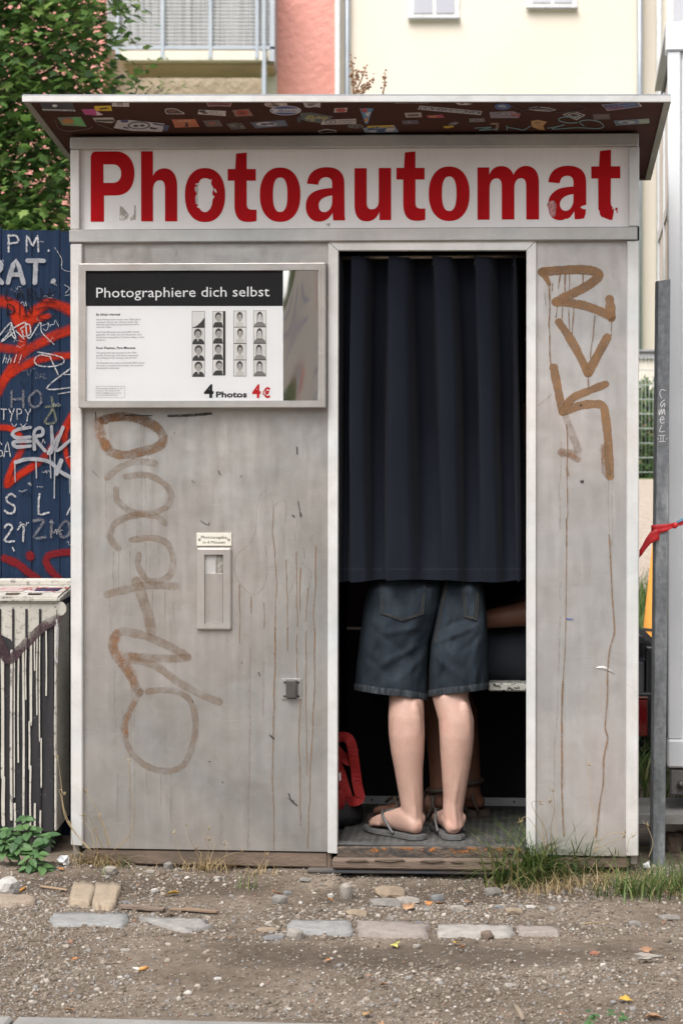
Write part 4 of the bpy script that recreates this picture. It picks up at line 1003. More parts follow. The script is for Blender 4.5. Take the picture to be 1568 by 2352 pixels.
# scrawled marker line on the soffit
def rstroke(L, w, col):
    V, Fc = [], []
    for P in L:
        P = catmull(P, 6); v, f = ribbon_data(P, w, 0); o = len(V)
        V.extend(R(p[0], p[2], .0013) for p in v); Fc.extend(tuple(i + o for i in q) for q in f)
    mesh('marker_scrawl', V, Fc, smat(col), roof)['kind'] = 'stuff'
rstroke([z6((622, 182), (700, 178), (640, 192), (730, 186)), z6((770, 172), (772, 192)), z6((772, 178), (810, 184), (850, 190), (880, 172)), z6((960, 182), (1000, 176), (1040, 166), (980, 186), (1100, 180), (1190, 184), (1222, 174), (1200, 152), (1150, 144), (1110, 152), (1130, 172)), z6((1020, 150), (1012, 140), (1040, 130), (1120, 130)), z6((1020, 150), (1060, 158), (1100, 156))], 2.2, (120, 160, 166))
rstroke([z6((790, 76), (840, 100), (820, 112), (860, 96), (930, 82)), z6((1000, 108), (1090, 104), (1140, 90), (1100, 76))], 2.0, (30, 20, 22))
rstroke([z5((165, 150), (180, 190), (230, 206), (320, 196), (350, 184)), z5((370, 170), (450, 200))], .9, (130, 120, 112))

# --- poster case
def Z4(x, y): return (156.8 + x * .4, 564.5 + y * .4)
YC = -.040
q_out = [(180, 938), (748, 937), (748, 602), (180, 604)]
q_in = [(197, 921), (731.5, 920), (731.5, 620), (197, 622)]
bm = bmesh.new(); n4 = 4
oo = [B(x, y, YC) for x, y in q_out]; ii = [B(x, y, YC) for x, y in q_in]
A0 = [bm.verts.new((u, YC, w)) for u, w in oo]; A1 = [bm.verts.new((u, YC, w)) for u, w in ii]
I0 = [bm.verts.new((u, YC + .010, w)) for u, w in ii]; O0 = [bm.verts.new((u, -.0005, w)) for u, w in oo]
for i in range(4):
    j = (i + 1) % 4
    bm.faces.new((A0[i], A0[j], A1[j], A1[i])); bm.faces.new((A1[i], A1[j], I0[j], I0[i])); bm.faces.new((A0[j], A0[i], O0[i], O0[j]))
bmesh.ops.recalc_face_normals(bm, faces=bm.faces[:])
es = [e for e in bm.edges if all(v in A0 for v in e.verts)] + [e for e in bm.edges if (e.verts[0] in A0) != (e.verts[1] in A0) and any(v in O0 for v in e.verts)]
bmesh.ops.bevel(bm, geom=es, offset=.004, segments=3, profile=.5, affect='EDGES')
case = bm_obj('poster_case', bm, m_case, booth)
YP = YC + .009
def cs(name, x0, y0, x1, y1, d, mat, par=case):
    """flat print inside the case, corners in the case's zoom pixels"""
    y = YP - d
    q = [B(*Z4(x0, y1), y), B(*Z4(x1, y1), y), B(*Z4(x1, y0), y), B(*Z4(x0, y0), y)]
    return mesh(name, [(u, y, w) for u, w in q], [(0, 1, 2, 3)], mat, par)
fbox('backing', 196, 621, 732, 921, YP + .0006, YP + .006, m_white_print, case, 0)
cs('poster_sheet', 99, 142, 1232, 891, .0, m_white_print); cs('poster_header', 99, 144, 1232, 346, .0004, m_black_print)
def ctext(s, x0, x1, yb, cap, mat, bold=0.0, d=.0009):
    y = YP - d
    a = B(*Z4(x0, yb), y); b = B(*Z4(x1, yb), y) if x1 else None
    return text('poster_text', s, a[0], b[0] if b else None, a[1], cap * .4 / 800, y, mat, case, bold=bold)
ctext('Photographiere dich selbst', 162, 1155, 297, 60, m_white_print)
ctext('Es blitzt viermal', 162, 298, 401, 14, m_black_print, .012)
for s, x1, yb in (('Dieser Photoautomat wurde in den 1950er Jahren', 418, 428), ('entwickelt. Wie vor über 70 Jahren wird in der', 401, 443), ('Maschine jedes Photo analog entwickelt und ist', 408, 457), ('somit ein Unikat.', 249, 471),
                  ('Das Projekt Photoautomat wurde 2004 in Berlin', 409, 500), ('gegründet. Wir haben uns zum Ziel gesetzt, diese', 422, 515), ('wunderbare fotografische Technik zu pflegen und zu', 437, 530), ('bewahren.', 214, 545),
                  ('This photobooth was developed in the 1950s.', 395, 619), ('Just like 70 years ago, each photo is developed', 402, 634), ('in an analog process, making it one of a kind.', 396, 648),
                  ('The Photoautomat project was founded 2004 in Berlin.', 442, 677), ('Our goal is to preserve and maintain this wonderful', 431, 692), ('photographic technology.', 294, 706)):
    ctext(s, 162, x1, yb, 9.5, m_grey_print)
ctext('Four Flashes, Five Minutes', 162, 386, 593, 14, m_black_print, .012)
for s, x1, yb in (('Photoautomat GmbH & Co. KG', 314, 823), ('Service: +49 163 66 55 333', 296, 836), ('Email: info@photoautomat.de', 305, 849), ('www.photoautomat.com', 284, 861)): ctext(s, 168, x1, yb, 8.5, m_grey_print)
for x0, y0, x1, y1 in ((161, 806, 327, 807.5), (161, 872, 327, 873.5), (161, 807.6, 162.5, 871.9), (325.5, 807.6, 327, 871.9)): cs('box_line', x0, y0, x1, y1, .0006, m_grey_print)
ctext('4', 780, 835, 870, 75, m_black_print, .035); ctext('Photos', 849, 1026, 870, 34, m_black_print, .03)
ctext('4', 1056, 1104, 871, 76, m_red_print, .035); ctext('€', 1116, 1160, 871, 56, m_red_print, .035)
# photo strips: each frame is a small flat print
pm = {k: M('print_' + k, c, .5) for k, c in (('paper', (.72, .71, .69)), ('dark', (.020, .019, .018)), ('hair', (.045, .04, .038)), ('face', (.42, .40, .38)), ('shirt', (.035, .033, .032)), ('mid', (.20, .19, .18)), ('light', (.58, .57, .55)))}
pk = list(pm)
def strip(x0, x1, y0, y1, edge, style):
    V, Fc, mi = [], [], []
    def add(P, k, d):
        o = len(V)
        for x, y in P:
            u, w = B(*Z4(x, y), YP - d); V.append((u, YP - d, w))
        Fc.append(tuple(range(o, o + len(P)))); mi.append(pk.index(k))
    R4 = lambda a, b, c, d: [(a, d), (c, d), (c, b), (a, b)]
    add(R4(x0, y0, x1, y1), 'dark', .0006)
    H = (y1 - y0) / 4; Wd = x1 - x0
    for i in range(4):
        t0 = y0 + i * H + 2.2; t1 = y0 + (i + 1) * H - 2.2; ra = x1 - (14 if style == 1 else 2)
        add(R4(x0 + 2, t0, ra, t1), 'paper', .0008)
        cx = x0 + Wd * (.47 + rs_.uniform(-.05, .05)); cy = t0 + H * .38
        if style == 0 and i == 0:
            add([(x0 + 10, t1), (ra, t1), (ra, t0 + H * .35), (x0 + Wd * .75, t0 + H * .6), (x0 + Wd * .4, t0 + H * .85)], 'shirt', .0010); continue
        hw = Wd * (.27 if style in (0, 1) else .20)
        if style != 2: add([(x0 + 3, t1), (ra - 1, t1), (ra - 4, t0 + H * .80), (cx + hw * .9, t0 + H * .66), (cx - hw * .9, t0 + H * .66), (x0 + 5, t0 + H * .82)], 'shirt' if style in (0, 1) else 'mid', .0010)
        else: add([(x0 + 12, t1), (ra - 12, t1), (ra - 16, t0 + H * .72), (cx, t0 + H * .62), (x0 + 18, t0 + H * .72)], 'light', .0010)
        if style == 0: add([(cx - 8, t0 + H * .62), (cx + 8, t0 + H * .62), (cx, t0 + H * .85)], 'light', .0011)
        hair = .95 if style == 1 else 1.12
        add(oval(cx, cy - H * .06, hw * hair, H * .28), 'hair', .0012)
        add(oval(cx + (2 if style == 1 else 0), cy + H * .04, hw * .84, H * .23), 'face' if style != 3 else 'light', .0014)
        for s in (-1, 1): add(oval(cx + s * hw * .36, cy + H * .01, 2.6, 1.5, 6), 'hair', .0016)
        add(oval(cx, cy + H * .14, 4, 1.2, 6), 'mid', .0016)
        if style == 3:
            for s in (-1, 1): add([(cx + s * hw * .9, cy), (cx + s * hw * 1.15, cy), (cx + s * hw * 1.1, t1 - 4), (cx + s * hw * .8, t1 - 4)], 'mid', .0015)
    mesh('photo_strip', V, Fc, [pm[k] for k in pk], case, False, mi)
strip(711, 785, 375, 753, 'dark', 0); strip(829, 903, 375, 745, 'dark', 1); strip(949, 1023, 373, 750, 'dark', 2); strip(1063, 1137, 372, 750, 'dark', 3)
# bent bright sheet at the right of the poster
bm = bmesh.new(); rows = []
for j in range(26):
    row = []
    for i in range(12):
        x = 1234 + (1434 - 1234) * i / 11; y_ = 142 + (890 - 142) * j / 25
        s, r_ = i / 11, j / 25
        bul = -.0065 * math.sin(math.pi * s) * (.45 + .55 * math.sin(r_ * 5.2 + .9 + s)) - .0012 * math.sin(s * 5 + r_ * 6)
        y = YP - .0008 + bul * .8
        u, w = B(*Z4(x, y_), y); row.append(bm.verts.new((u, y, w)))
    rows.append(row)
for j in range(25):
    for i in range(11): bm.faces.new((rows[j][i], rows[j + 1][i], rows[j + 1][i + 1], rows[j][i + 1]))
bmesh.ops.recalc_face_normals(bm, faces=bm.faces[:])
t = NT('polished_sheet'); t.set('Metallic', 1.0); t.set('Roughness', .08); t.set('Base Color', (.80, .795, .785))
bm_obj('polished_sheet', bm, t.m, case, True)
# clear acrylic pane over the print
t = NT('acrylic'); gl = t.new('ShaderNodeBsdfGlossy'); gl.inputs['Roughness'].default_value = .04; trn = t.new('ShaderNodeBsdfTransparent')
fr_ = t.new('ShaderNodeFresnel'); fr_.inputs[0].default_value = 1.22; mx = t.new('ShaderNodeMixShader')
t.l.new(fr_.outputs[0], mx.inputs[0]); t.l.new(trn.outputs[0], mx.inputs[1]); t.l.new(gl.outputs[0], mx.inputs[2]); t.l.new(mx.outputs[0], t.out.inputs[0])
y = YC + .0022
mesh('pane', [(*(lambda p: (p[0], y, p[1]))(B(px, py, y)),) for px, py in q_in], [(0, 1, 2, 3)], t.m, case)

# --- photo delivery slot, plate, latch
def ZS(x, y): return ((680 + x / 5.6) * .6272, (1920 + y / 5.6) * .6272)
pl = fbox('slot_plate', *ZS(226, 176), *ZS(940, 442), -.0045, -.0004, M('engraved_plate', (.60, .57, .50), .5, 0, (.55, .52, .45), 6), booth, .0006)
def ztext(s, x0, x1, yb, cap, y=-.0049):
    a = B(*ZS(x0, yb), y); b = B(*ZS(x1, yb), y)
    text('plate_text', s, a[0], b[0], a[1], cap / 5.6 * .6272 / 800, y, m_black_print, pl)
ztext('Photoausgabe', 318, 845, 292, 62); ztext('in 4 Minuten', 358, 806, 394, 58)
for x in (281, 882):
    u, w = B(*ZS(x, 308), -.005); tube('screw', [(u, -.0048, w), (u, -.0062, w)], .0033, m_screw, pl, 12); tube('screw_head', [(u, -.0062, w), (u, -.0068, w)], .0018, m_profile, pl, 10)
# slot frame: a plate with a tall recess
o_ = [B(*ZS(*p), -.012) for p in ((222, 2172), (934, 2172), (934, 478), (222, 478))]
i_ = [B(*ZS(*p), -.012) for p in ((384, 2034), (768, 2034), (768, 622), (384, 622))]
bm = bmesh.new()
A0 = [bm.verts.new((u, -.012, w)) for u, w in o_]; A1 = [bm.verts.new((u, -.012, w)) for u, w in i_]; I0 = [bm.verts.new((u, -.0004, w)) for u, w in i_]; O0 = [bm.verts.new((u, -.0004, w)) for u, w in o_]
for i in range(4):
    j = (i + 1) % 4
    bm.faces.new((A0[i], A0[j], A1[j], A1[i])); bm.faces.new((A1[i], A1[j], I0[j], I0[i])); bm.faces.new((A0[j], A0[i], O0[i], O0[j]))
bmesh.ops.recalc_face_normals(bm, faces=bm.faces[:])
es = [e for e in bm.edges if all(v in A0 for v in e.verts)] + [e for e in bm.edges if (e.verts[0] in A0) != (e.verts[1] in A0) and any(v in O0 for v in e.verts)]
bmesh.ops.bevel(bm, geom=es, offset=.006, segments=3, profile=.5, affect='EDGES')
slot = bm_obj('photo_slot', bm, m_case, booth)
fbox('slot_flap', *ZS(386, 1000), *ZS(766, 2030), -.006, -.0006, m_panel, slot, .001)
fbox('slot_chute', *ZS(386, 626), *ZS(612, 998), -.0022, -.0006, m_rail, slot, 0); fbox('slot_chute', *ZS(640, 626), *ZS(766, 998), -.0022, -.0006, M('worn_chute', (.12, .105, .085), .7, 0, (.34, .33, .30), 60), slot, 0)
fbox('slot_divider', *ZS(614, 626), *ZS(638, 998), -.006, -.0006, m_case, slot, .0005)
def ZB(x, y): return (175.6 + x * .384, 1442.6 + y * .384)
lt = fbox('latch_plate', *ZB(1226, 303), *ZB(1345, 427), -.004, -.0004, m_panel, booth, .0006)
fbox('latch_box', *ZB(1252, 310), *ZB(1318, 424), -.020, -.0041, M('black_latch', (.035, .033, .032), .55, 0, (.06, .055, .05), 40), lt, .004)
for x in (1245, 1327):
    for yy_ in (323, 406):
        u, w = B(*ZB(x, yy_), -.005); tube('screw', [(u, -.0041, w), (u, -.0065, w)], .0036, m_screw, lt, 8)
# --- stains and marks on the left panel
def ZA(x, y): return (175.6 + x * .384, 928.3 + y * .384)
bA = lambda x, y: B(*ZA(x, y), -.0008)
bB = lambda x, y: B(*ZB(x, y), -.0008)
K = .384 / 800
KW = K * 1.22
O1 = [(160, 95), (250, 75), (370, 88), (470, 132), (518, 195), (495, 252), (400, 282), (290, 305), (205, 285), (165, 225), (158, 150), (200, 105)]
strokes('rust_tag', [(O1[:10], 50 * KW)], bA, -.0006, m_rust_m, lp)
strokes('rust_tag', [([(130, 100), (140, 150), (150, 200), (175, 250)], 60 * KW), ([(200, 85), (300, 75), (380, 90)], 34 * KW)], bA, -.0011, m_rust_o, lp)
strokes('rust_tag', [([(185, 440), (250, 385), (330, 350), (400, 345), (470, 355)], 38 * KW), ([(300, 432), (420, 425), (520, 472), (568, 540), (540, 612), (450, 652), (350, 650), (280, 612), (243, 565), (240, 505)], 36 * KW),
                     ([(250, 862), (205, 805), (215, 735), (280, 685), (370, 662), (480, 670), (530, 715)], 36 * KW), ([(330, 812), (450, 800), (540, 832), (580, 920), (562, 1020), (480, 1060), (415, 1045), (370, 960), (375, 900)], 36 * KW)], bA, -.0006, m_rust_f, lp)
strokes('rust_tag', [([(185, 1137), (300, 1110), (420, 1085), (600, 1090)], 44 * KW), ([(360, 1062), (395, 1160), (430, 1260), (448, 1350)], 60 * KW)], bA, -.0006, m_rust_f, lp)
strokes('rust_tag', [([(662, 170), (560, 112), (420, 50), (290, 22), (235, 40), (215, 95), (235, 165), (300, 250), (350, 340), (375, 390)], 46 * KW), ([(300, 168), (420, 178), (560, 184), (665, 178)], 44 * KW), ([(330, 190), (470, 225), (620, 330), (750, 400), (855, 442)], 42 * KW),
                     ([(385, 380), (330, 470), (290, 560), (292, 650), (330, 745), (420, 825), (540, 856), (640, 820), (695, 700), (712, 560), (685, 440), (610, 385), (520, 370), (430, 380)], 36 * KW)], bB, -.0006, m_rust_f, lp)
strokes('rust_tag', [([(240, 40), (222, 100), (250, 170), (320, 260), (345, 330)], 62 * KW), ([(345, 450), (300, 560), (300, 640)], 34 * KW), ([(330, 160), (360, 175)], 40 * KW)], bB, -.0012, m_rust_o, lp)
dr = []
def drip(P, w=6):
    Q = [P[0]]                                    # a run wanders a little as it goes down
    for a, b in zip(P, P[1:]):
        n_ = max(1, int(abs(b[1] - a[1]) / 55))
        for i in range(1, n_ + 1): Q.append((a[0] + (b[0] - a[0]) * i / n_ + random.gauss(0, 1.7), a[1] + (b[1] - a[1]) * i / n_))
    dr.append((Q, (w * K * random.uniform(.8, 1.5), w * K * random.uniform(.6, 1.1)), 3))
for x, y0, y1 in ((200, 120, 300), (175, 450, 800), (318, 445, 620), (388, 130, 250), (405, 130, 250), (392, 290, 640), (412, 430, 640), (430, 290, 330), (290, 660, 830), (362, 660, 800), (388, 690, 790), (452, 690, 790), (412, 830, 1050), (442, 830, 1000), (490, 830, 1000),
                  (225, 880, 1110), (255, 880, 1110), (325, 840, 1060), (200, 1150, 1440), (455, 1110, 1330), (580, 1080, 1290), (530, 1120, 1390), (565, 1290, 1420), (545, 610, 700), (295, 560, 700)):
    j = random.uniform(-5, 5); drip([(x, y0), (x + j, (y0 + y1) / 2), (x + j * .4, y1)], random.uniform(5, 8))
strokes('rust_drips', dr, bA, -.0014, m_drip_f, lp); dr = []
for x, y0, y1 in ((232, 150, 520), (235, 540, 830), (330, 230, 700), (345, 420, 600), (322, 760, 1300), (345, 800, 1300), (248, 870, 1160), (570, 870, 1300), (505, 880, 1060), (598, 150, 260), (420, 870, 1000), (868, 1120, 1300)):
    j = random.uniform(-6, 6); drip([(x, y0), (x + j, (y0 + y1) / 2), (x + j * .4, y1)], random.uniform(6, 10))
strokes('rust_drips', dr, bB, -.0018, m_drip_f, lp); dr = []
# the looped outlines and long runs on the right half of the panel
strokes('drip_outline', [([(1035, 830), (1070, 760), (1080, 640), (1090, 560), (1130, 522), (1165, 560), (1178, 620)], 6 * K), ([(1178, 620), (1215, 580), (1245, 578), (1255, 640), (1242, 760), (1245, 860), (1268, 930)], 6 * K),
                         ([(1030, 845), (960, 900), (945, 980), (970, 1060), (1050, 1140), (1120, 1090), (1140, 960), (1128, 850)], 8 * K), ([(1320, 690), (1305, 790), (1315, 880)], 6 * K), ([(1345, 950), (1400, 1000), (1395, 1100), (1385, 1060)], 6 * K), ([(1268, 930), (1300, 1040), (1275, 1130)], 6 * K), ([(1385, 700), (1400, 810), (1432, 850)], 4 * K)], bA, -.0006, m_drip_f, lp)
for P in ([(1178, 620), (1172, 760), (1190, 940), (1195, 1100), (1190, 1300), (1188, 1500)], [(1255, 930), (1260, 1100), (1262, 1300), (1262, 1420)], [(1315, 880), (1318, 1100), (1320, 1330)], [(1340, 980), (1335, 1250)], [(1432, 850), (1430, 1000), (1420, 1250), (1425, 1480)], [(1385, 1100), (1372, 1300)], [(1120, 1190), (1125, 1340)], [(975, 1080), (978, 1300), (976, 1430)], [(1045, 1150), (1045, 1250)], [(1360, 860), (1366, 920)]):
    drip(P, 7)
strokes('rust_drips', dr, bA, -.0014, m_drip, lp); dr = []
for P in ([(1190, 0), (1185, 300), (1178, 640), (1172, 900), (1182, 1100), (1180, 1320)], [(1320, 40), (1318, 160), (1322, 300)], [(1342, 428), (1330, 620), (1336, 900), (1340, 1180)], [(1375, 20), (1372, 300), (1375, 640), (1376, 880)], [(1422, 0), (1424, 300), (1412, 640), (1396, 900), (1382, 1320)], [(1262, 0), (1262, 140)]):
    drip(P, 8)
strokes('rust_drips', dr, bB, -.0014, m_drip, lp); dr = []
for P in ([(1038, 120), (1038, 500), (1032, 900), (1024, 1320)], [(1120, 200), (1116, 640)]): drip(P, 11)
strokes('rust_drips', dr, bB, -.0018, m_drip_f, lp); dr = []
# black scuffs
strokes('black_scuff', [([(552, 70), (680, 66), (806, 56)], 18 * K), ([(290, 68), (452, 68)], 8 * K), ([(116, 48), (118, 96)], 6 * K)], bA, -.0022, m_ink, lp)
strokes('black_scuff', [([(850, 400), (862, 422)], 7 * K), ([(690, 455), (706, 470)], 5 * K), ([(978, 438), (990, 426)], 4 * K), ([(742, 695), (770, 715), (792, 722), (795, 708)], 5 * K), ([(1318, 258), (1320, 296)], 9 * K), ([(1326, 582), (1334, 630), (1341, 668)], 6 * K), ([(1340, 652), (1341, 668)], 12 * K), ([(1294, 664), (1302, 674)], 8 * K), ([(95, 398), (135, 436)], 3 * K), ([(585, 172), (587, 175)], 7 * K), ([(1410, 785), (1412, 787)], 6 * K)], bA, -.0022, m_ink, lp)
strokes('black_scuff', [([(1158, 642), (1180, 660)], 12 * K), ([(1270, 992), (1285, 1030), (1320, 1062)], 9 * K), ([(1258, 1016), (1300, 1035)], 5 * K), ([(1090, 265), (1098, 285)], 7 * K), ([(790, 796), (803, 800)], 6 * K), ([(872, 918), (878, 928)], 5 * K), ([(694, 436), (696, 440)], 7 * K), ([(990, 202), (990, 214)], 4 * K)], bB, -.0022, m_ink, lp)
# fine pale scratches, rubbed in every direction
def scratches(par, px0, py0, px1, py1, n, y):
    L = []
    for _ in range(n):
        x, yy_ = random.uniform(px0, px1), random.uniform(py0, py1); l_ = random.expovariate(1 / 22) + 5; an = random.choice((.6, .75, -.5, 1.2)) + random.gauss(0, .25)
        dx_, dy_ = math.cos(an) * l_, math.sin(an) * l_
        if not (px0 < x + dx_ < px1 and py0 < yy_ + dy_ < py1): continue
        L.append(([(x, yy_), (x + dx_ * .5 + random.gauss(0, 1), yy_ + dy_ * .5), (x + dx_, yy_ + dy_)], (.0011, .0004), 3))
    strokes('scratches', L, lambda a, b: B(min(max(a, px0), px1), min(max(b, py0), py1), y), y, m_scr, par, close_gap=1e-6)
m_scr = M('bright_scratch', (.66, .65, .63), .35, .4, (.56, .55, .53), 40, alpha=(.0, .5, 60), edge=(.8, .6, 80))
scratches(lp, 196, 945, 746, 1940, 170, -.0004); scratches(rp, 1234, 600, 1434, 1950, 80, -.0004)
# --- tag and runs on the right panel
def Z7(x, y): return (1160.3 + x * .32, 501.8 + y * .32)
def Z8(x, y): return (1160.3 + x * .3733, 1191.7 + y * .3733)
b7 = lambda x, y: B(*Z7(x, y), -.0008)
b8 = lambda x, y: B(*Z8(x, y), -.0008)
K7, K8 = .32 / 800, .3733 / 800
K7W = K7 * 1.12
strokes('rust_tag', [([(262, 385), (400, 372), (560, 368), (650, 385), (668, 415), (600, 475), (480, 540), (360, 598)], 62 * K7W), ([(360, 600), (500, 612), (640, 650), (758, 705)], 58 * K7W), ([(758, 712), (752, 640), (745, 578)], 62 * K7W), ([(268, 385), (312, 470)], (52 * K7W, 26 * K7W))], b7, -.0006, m_rust, rp)
strokes('rust_tag', [([(382, 745), (480, 890), (592, 1110)], 56 * K7W), ([(592, 1110), (650, 1000), (728, 855)], 60 * K7W)], b7, -.0006, m_rust, rp)
strokes('rust_tag', [([(345, 1070), (370, 1200), (408, 1390)], 56 * K7W), ([(410, 1385), (480, 1290), (590, 1240), (715, 1190)], 52 * K7W), ([(420, 1385), (540, 1342), (650, 1332), (700, 1350), (716, 1420), (735, 1600), (748, 1850)], 56 * K7W)], b7, -.0006, m_rust, rp)
strokes('rust_tag', [([(425, 1410), (470, 1530), (520, 1660)], (44 * K7W, 60 * K7W)), ([(400, 1680), (470, 1690), (520, 1720)], 60 * K7W), ([(708, 1640), (715, 1760), (730, 1840)], 60 * K7W)], b7, -.0014, m_rust_f, rp)
strokes('rust_tag', [([(400, 1670), (470, 1700), (510, 1725)], 50 * K7W), ([(440, 1790), (448, 1840)], 24 * K7W), ([(700, 1630), (700, 1760)], 26 * K7W)], b7, -.0018, m_rust_o, rp)
for P in ([(312, 470), (318, 600), (314, 760), (322, 1045)], [(335, 470), (330, 520)], [(392, 400), (378, 500)], [(428, 400), (424, 520)], [(458, 400), (455, 530)], [(555, 400), (553, 460)], [(408, 640), (406, 720)], [(454, 650), (458, 800)], [(488, 640), (476, 830)], [(372, 630), (362, 710)], [(760, 740), (754, 840)], [(592, 1140), (592, 1220)], [(640, 700), (622, 860), (610, 1000)],
          [(436, 1480), (444, 1600), (440, 1800), (444, 2000), (436, 2352)]): drip(P, 12 * .32 / .384)
strokes('rust_drips', dr, b7, -.0022, m_drip, rp); dr = []
for P in ([(400, 1600), (398, 1760), (386, 1960), (390, 2240)], [(735, 1860), (735, 2000), (742, 2200), (755, 2350)], [(765, 1870), (762, 2050), (768, 2300), (765, 2350)], [(280, 540), (290, 620)], [(232, 1345), (330, 1260)]): drip(P, 8)
strokes('rust_drips', dr, b7, -.0026, m_drip_f, rp); dr = []
strokes('rust_drips', [([(372, 0), (374, 200), (372, 420), (370, 620), (365, 800), (352, 1000), (345, 1150)], 7 * K8), ([(352, 1000), (345, 1200), (346, 1500), (346, 1700), (358, 1950)], 13 * K8)], b8, -.0030, m_drip, rp)
strokes('rust_drips', [([(635, 100), (645, 250), (655, 480), (668, 690), (640, 800), (626, 960), (625, 1100), (612, 1280), (626, 1350), (602, 1480), (600, 1620), (578, 1750), (555, 1960)], 12 * K8)], b8, -.0030, m_drip, rp)
strokes('rust_drips', [([(335, 0), (338, 60)], 8 * K8), ([(342, 390), (330, 450), (340, 510)], 8 * K8), ([(336, 560), (330, 800), (322, 1000), (316, 1230), (302, 1360), (298, 1640)], 9 * K8)], b8, -.0034, m_drip_f, rp)
strokes('blue_mark', [([(372, 616), (416, 618)], (8 * K8, 3 * K8))], b8, -.0022, M('blue_ink', srgb(40, 80, 160), .6), rp)
u, w = B(1335.5, 1105, -.001); tube('rivet', [(u, 0, w), (u, -.004, w)], [.0055, .004], m_screw, rp, 12)
u, w = B(1333, 929, -.001); tube('rivet', [(u, 0, w), (u, -.003, w)], [.003, .003], m_screw, rp, 10)
# dent: a crescent of pressed metal
V, Fc = [], []
for i in range(13):
    s = i / 12; x = 552 + 115 * s; yc = 918 + 34 * s - 14 * math.sin(math.pi * s); h = 12 * math.sin(math.pi * s) + .3
    for k, (dy, dd) in enumerate(((-1, -.0004), (0, -.003), (1, -.0004))):
        u, w = B(*Z8(x, yc + dy * h), dd); V.append((u, dd, w))
for i in range(12):
    for k in range(2): Fc.append((3 * i + k, 3 * i + k + 1, 3 * i + k + 4, 3 * i + k + 3))
mesh('dent', V, Fc, m_panel2, rp, True)
# --- seat inside
_, wS = B(1160, 1572, .28)
st = box('seat', B(1122, 1500, .3)[0], uD1 + .19, .20, .56, wS - .012, wS + .012, None, booth, .004)
t = NT('chipped_seat'); t.set('Roughness', .7)
t.set('Base Color', t.ramp(t.noise(t.co((1, 1, 1.5)), 55, 6, .7), [(.44, (.02, .02, .02)), (.49, (.42, .42, .38))])); st.data.materials.clear(); st.data.materials.append(t.m)
tube('seat_leg', [(B(1265, 1500, .42)[0], .42, wS - .012), (B(1265, 1500, .42)[0], .42, wSill)], .025, m_black, st, 10)
# --- curtain rail
m_railc = M('rail_brass', (.16, .12, .09), .4, .8, (.24, .20, .16), 30)
_, wr = B(990, 590, .045)
tube('curtain_rail', [(uD0 + .005, .045, wr), (uD1 - .005, .045, wr)], .0065, m_railc, booth, 10)

# ============================================================ curtain (hangs on the rail)
cur = empty('curtain', (0, 0, 0), TH, 'dark navy pleated curtain hanging in the booth doorway', 'curtain')
t = NT('navy_cloth'); t.set('Roughness', .85); t.set('Specular IOR Level', .15); t.set('Base Color', t.ramp(t.noise(t.co((1, 1, .3)), 9, 5), [(.3, (.0050, .0066, .0122)), (.7, (.0076, .0096, .0165))]))
t.set('Sheen Weight', .03); t.set('Sheen Roughness', .5)
t.bump(t.noise(t.co((1, 1, .6)), 500, 2), .15, .001); m_cloth = t.m
# pleats: x of each forward edge at top and bottom of the curtain, in photograph pixels
edges_t = [768, 806, 893, 992, 1089, 1178, 1190]; edges_b = [762, 803, 887, 1018, 1108, 1187, 1203]
NS, NR = 14, 40
prof = []                                     # (edge index, fraction, depth)
cols = []
for e in range(len(edges_t) - 1):
    for k in range(NS):
        s = k / NS
        if s < .40: d = .006 + .014 * (s / .40) ** 2; f = s / .40 * .38
        elif s < .75: r0 = (s - .40) / .35; d = .020 + .113 * (r0 * r0 * (3 - 2 * r0)); f = .38 + r0 * .27
        elif s < .9: d = .133; f = .65 + (s - .75) / .15 * .33
        else: d = .133 - .125 * ((s - .9) / .1); f = .99 + (s - .9) / .1 * .01
        cols.append((e, f, d))
cols.append((len(edges_t) - 2, 1.0, .022))
V, Fc = [], []
for j in range(NR + 1):
    r_ = j / NR
    for (e, f, d) in cols:
        xt = edges_t[e] + (edges_t[e + 1] - edges_t[e]) * f; xb = edges_b[e] + (edges_b[e + 1] - edges_b[e]) * f
        sw = 2.2 * math.sin(r_ * 5 + e * 2.1) * r_
        px = xt + (xb - xt) * (r_ ** .6) + sw + 2.5 * mnoise.noise(Vector((e * 3.3 + f, r_ * 3.2, 2)))
        dd = .026 + (d - .026) * (.55 + .45 * min(1, r_ * 2.2)) * (1 - .62 * max(0, (r_ - .55) / .45)) + .002 * math.sin(r_ * 9 + e)
        py = 588 + (1335 - 588) * r_ + (3.2 * math.sin(e * 1.7 + f * 3) - 2 * f) * r_ ** 6 + 3.0 * math.sin(f * math.pi) * (1 - r_) ** 8
        u, w = B(px, py, dd); V.append((u, dd, w))
nc = len(cols)
for j in range(NR):
    for i in range(nc - 1): Fc.append((j * nc + i, (j + 1) * nc + i, (j + 1) * nc + i + 1, j * nc + i + 1))
cl = mesh('cloth', V, Fc, m_cloth, cur, True)
hem = []
V, Fc = [], []
for i, (e, f, d) in enumerate(cols):
    for r_ in (.962, .9635):
        xt = edges_t[e] + (edges_t[e + 1] - edges_t[e]) * f; xb = edges_b[e] + (edges_b[e + 1] - edges_b[e]) * f
        px = xt + (xb - xt) * (r_ ** .6) + 2.2 * math.sin(r_ * 5 + e * 2.1) * r_
        dd = .026 + (d - .026) * (1 - .62 * (r_ - .55) / .45) + .002 * math.sin(r_ * 9 + e) - .0012
        u, w = B(px, 588 + 747 * r_, dd); V.append((u, dd, w))
for i in range(nc - 1): Fc.append((2 * i, 2 * i + 1, 2 * i + 3, 2 * i + 2))
mesh('hem_stitching', V, Fc, M('stitch_thread', (.03, .03, .036), .8), cl, True)
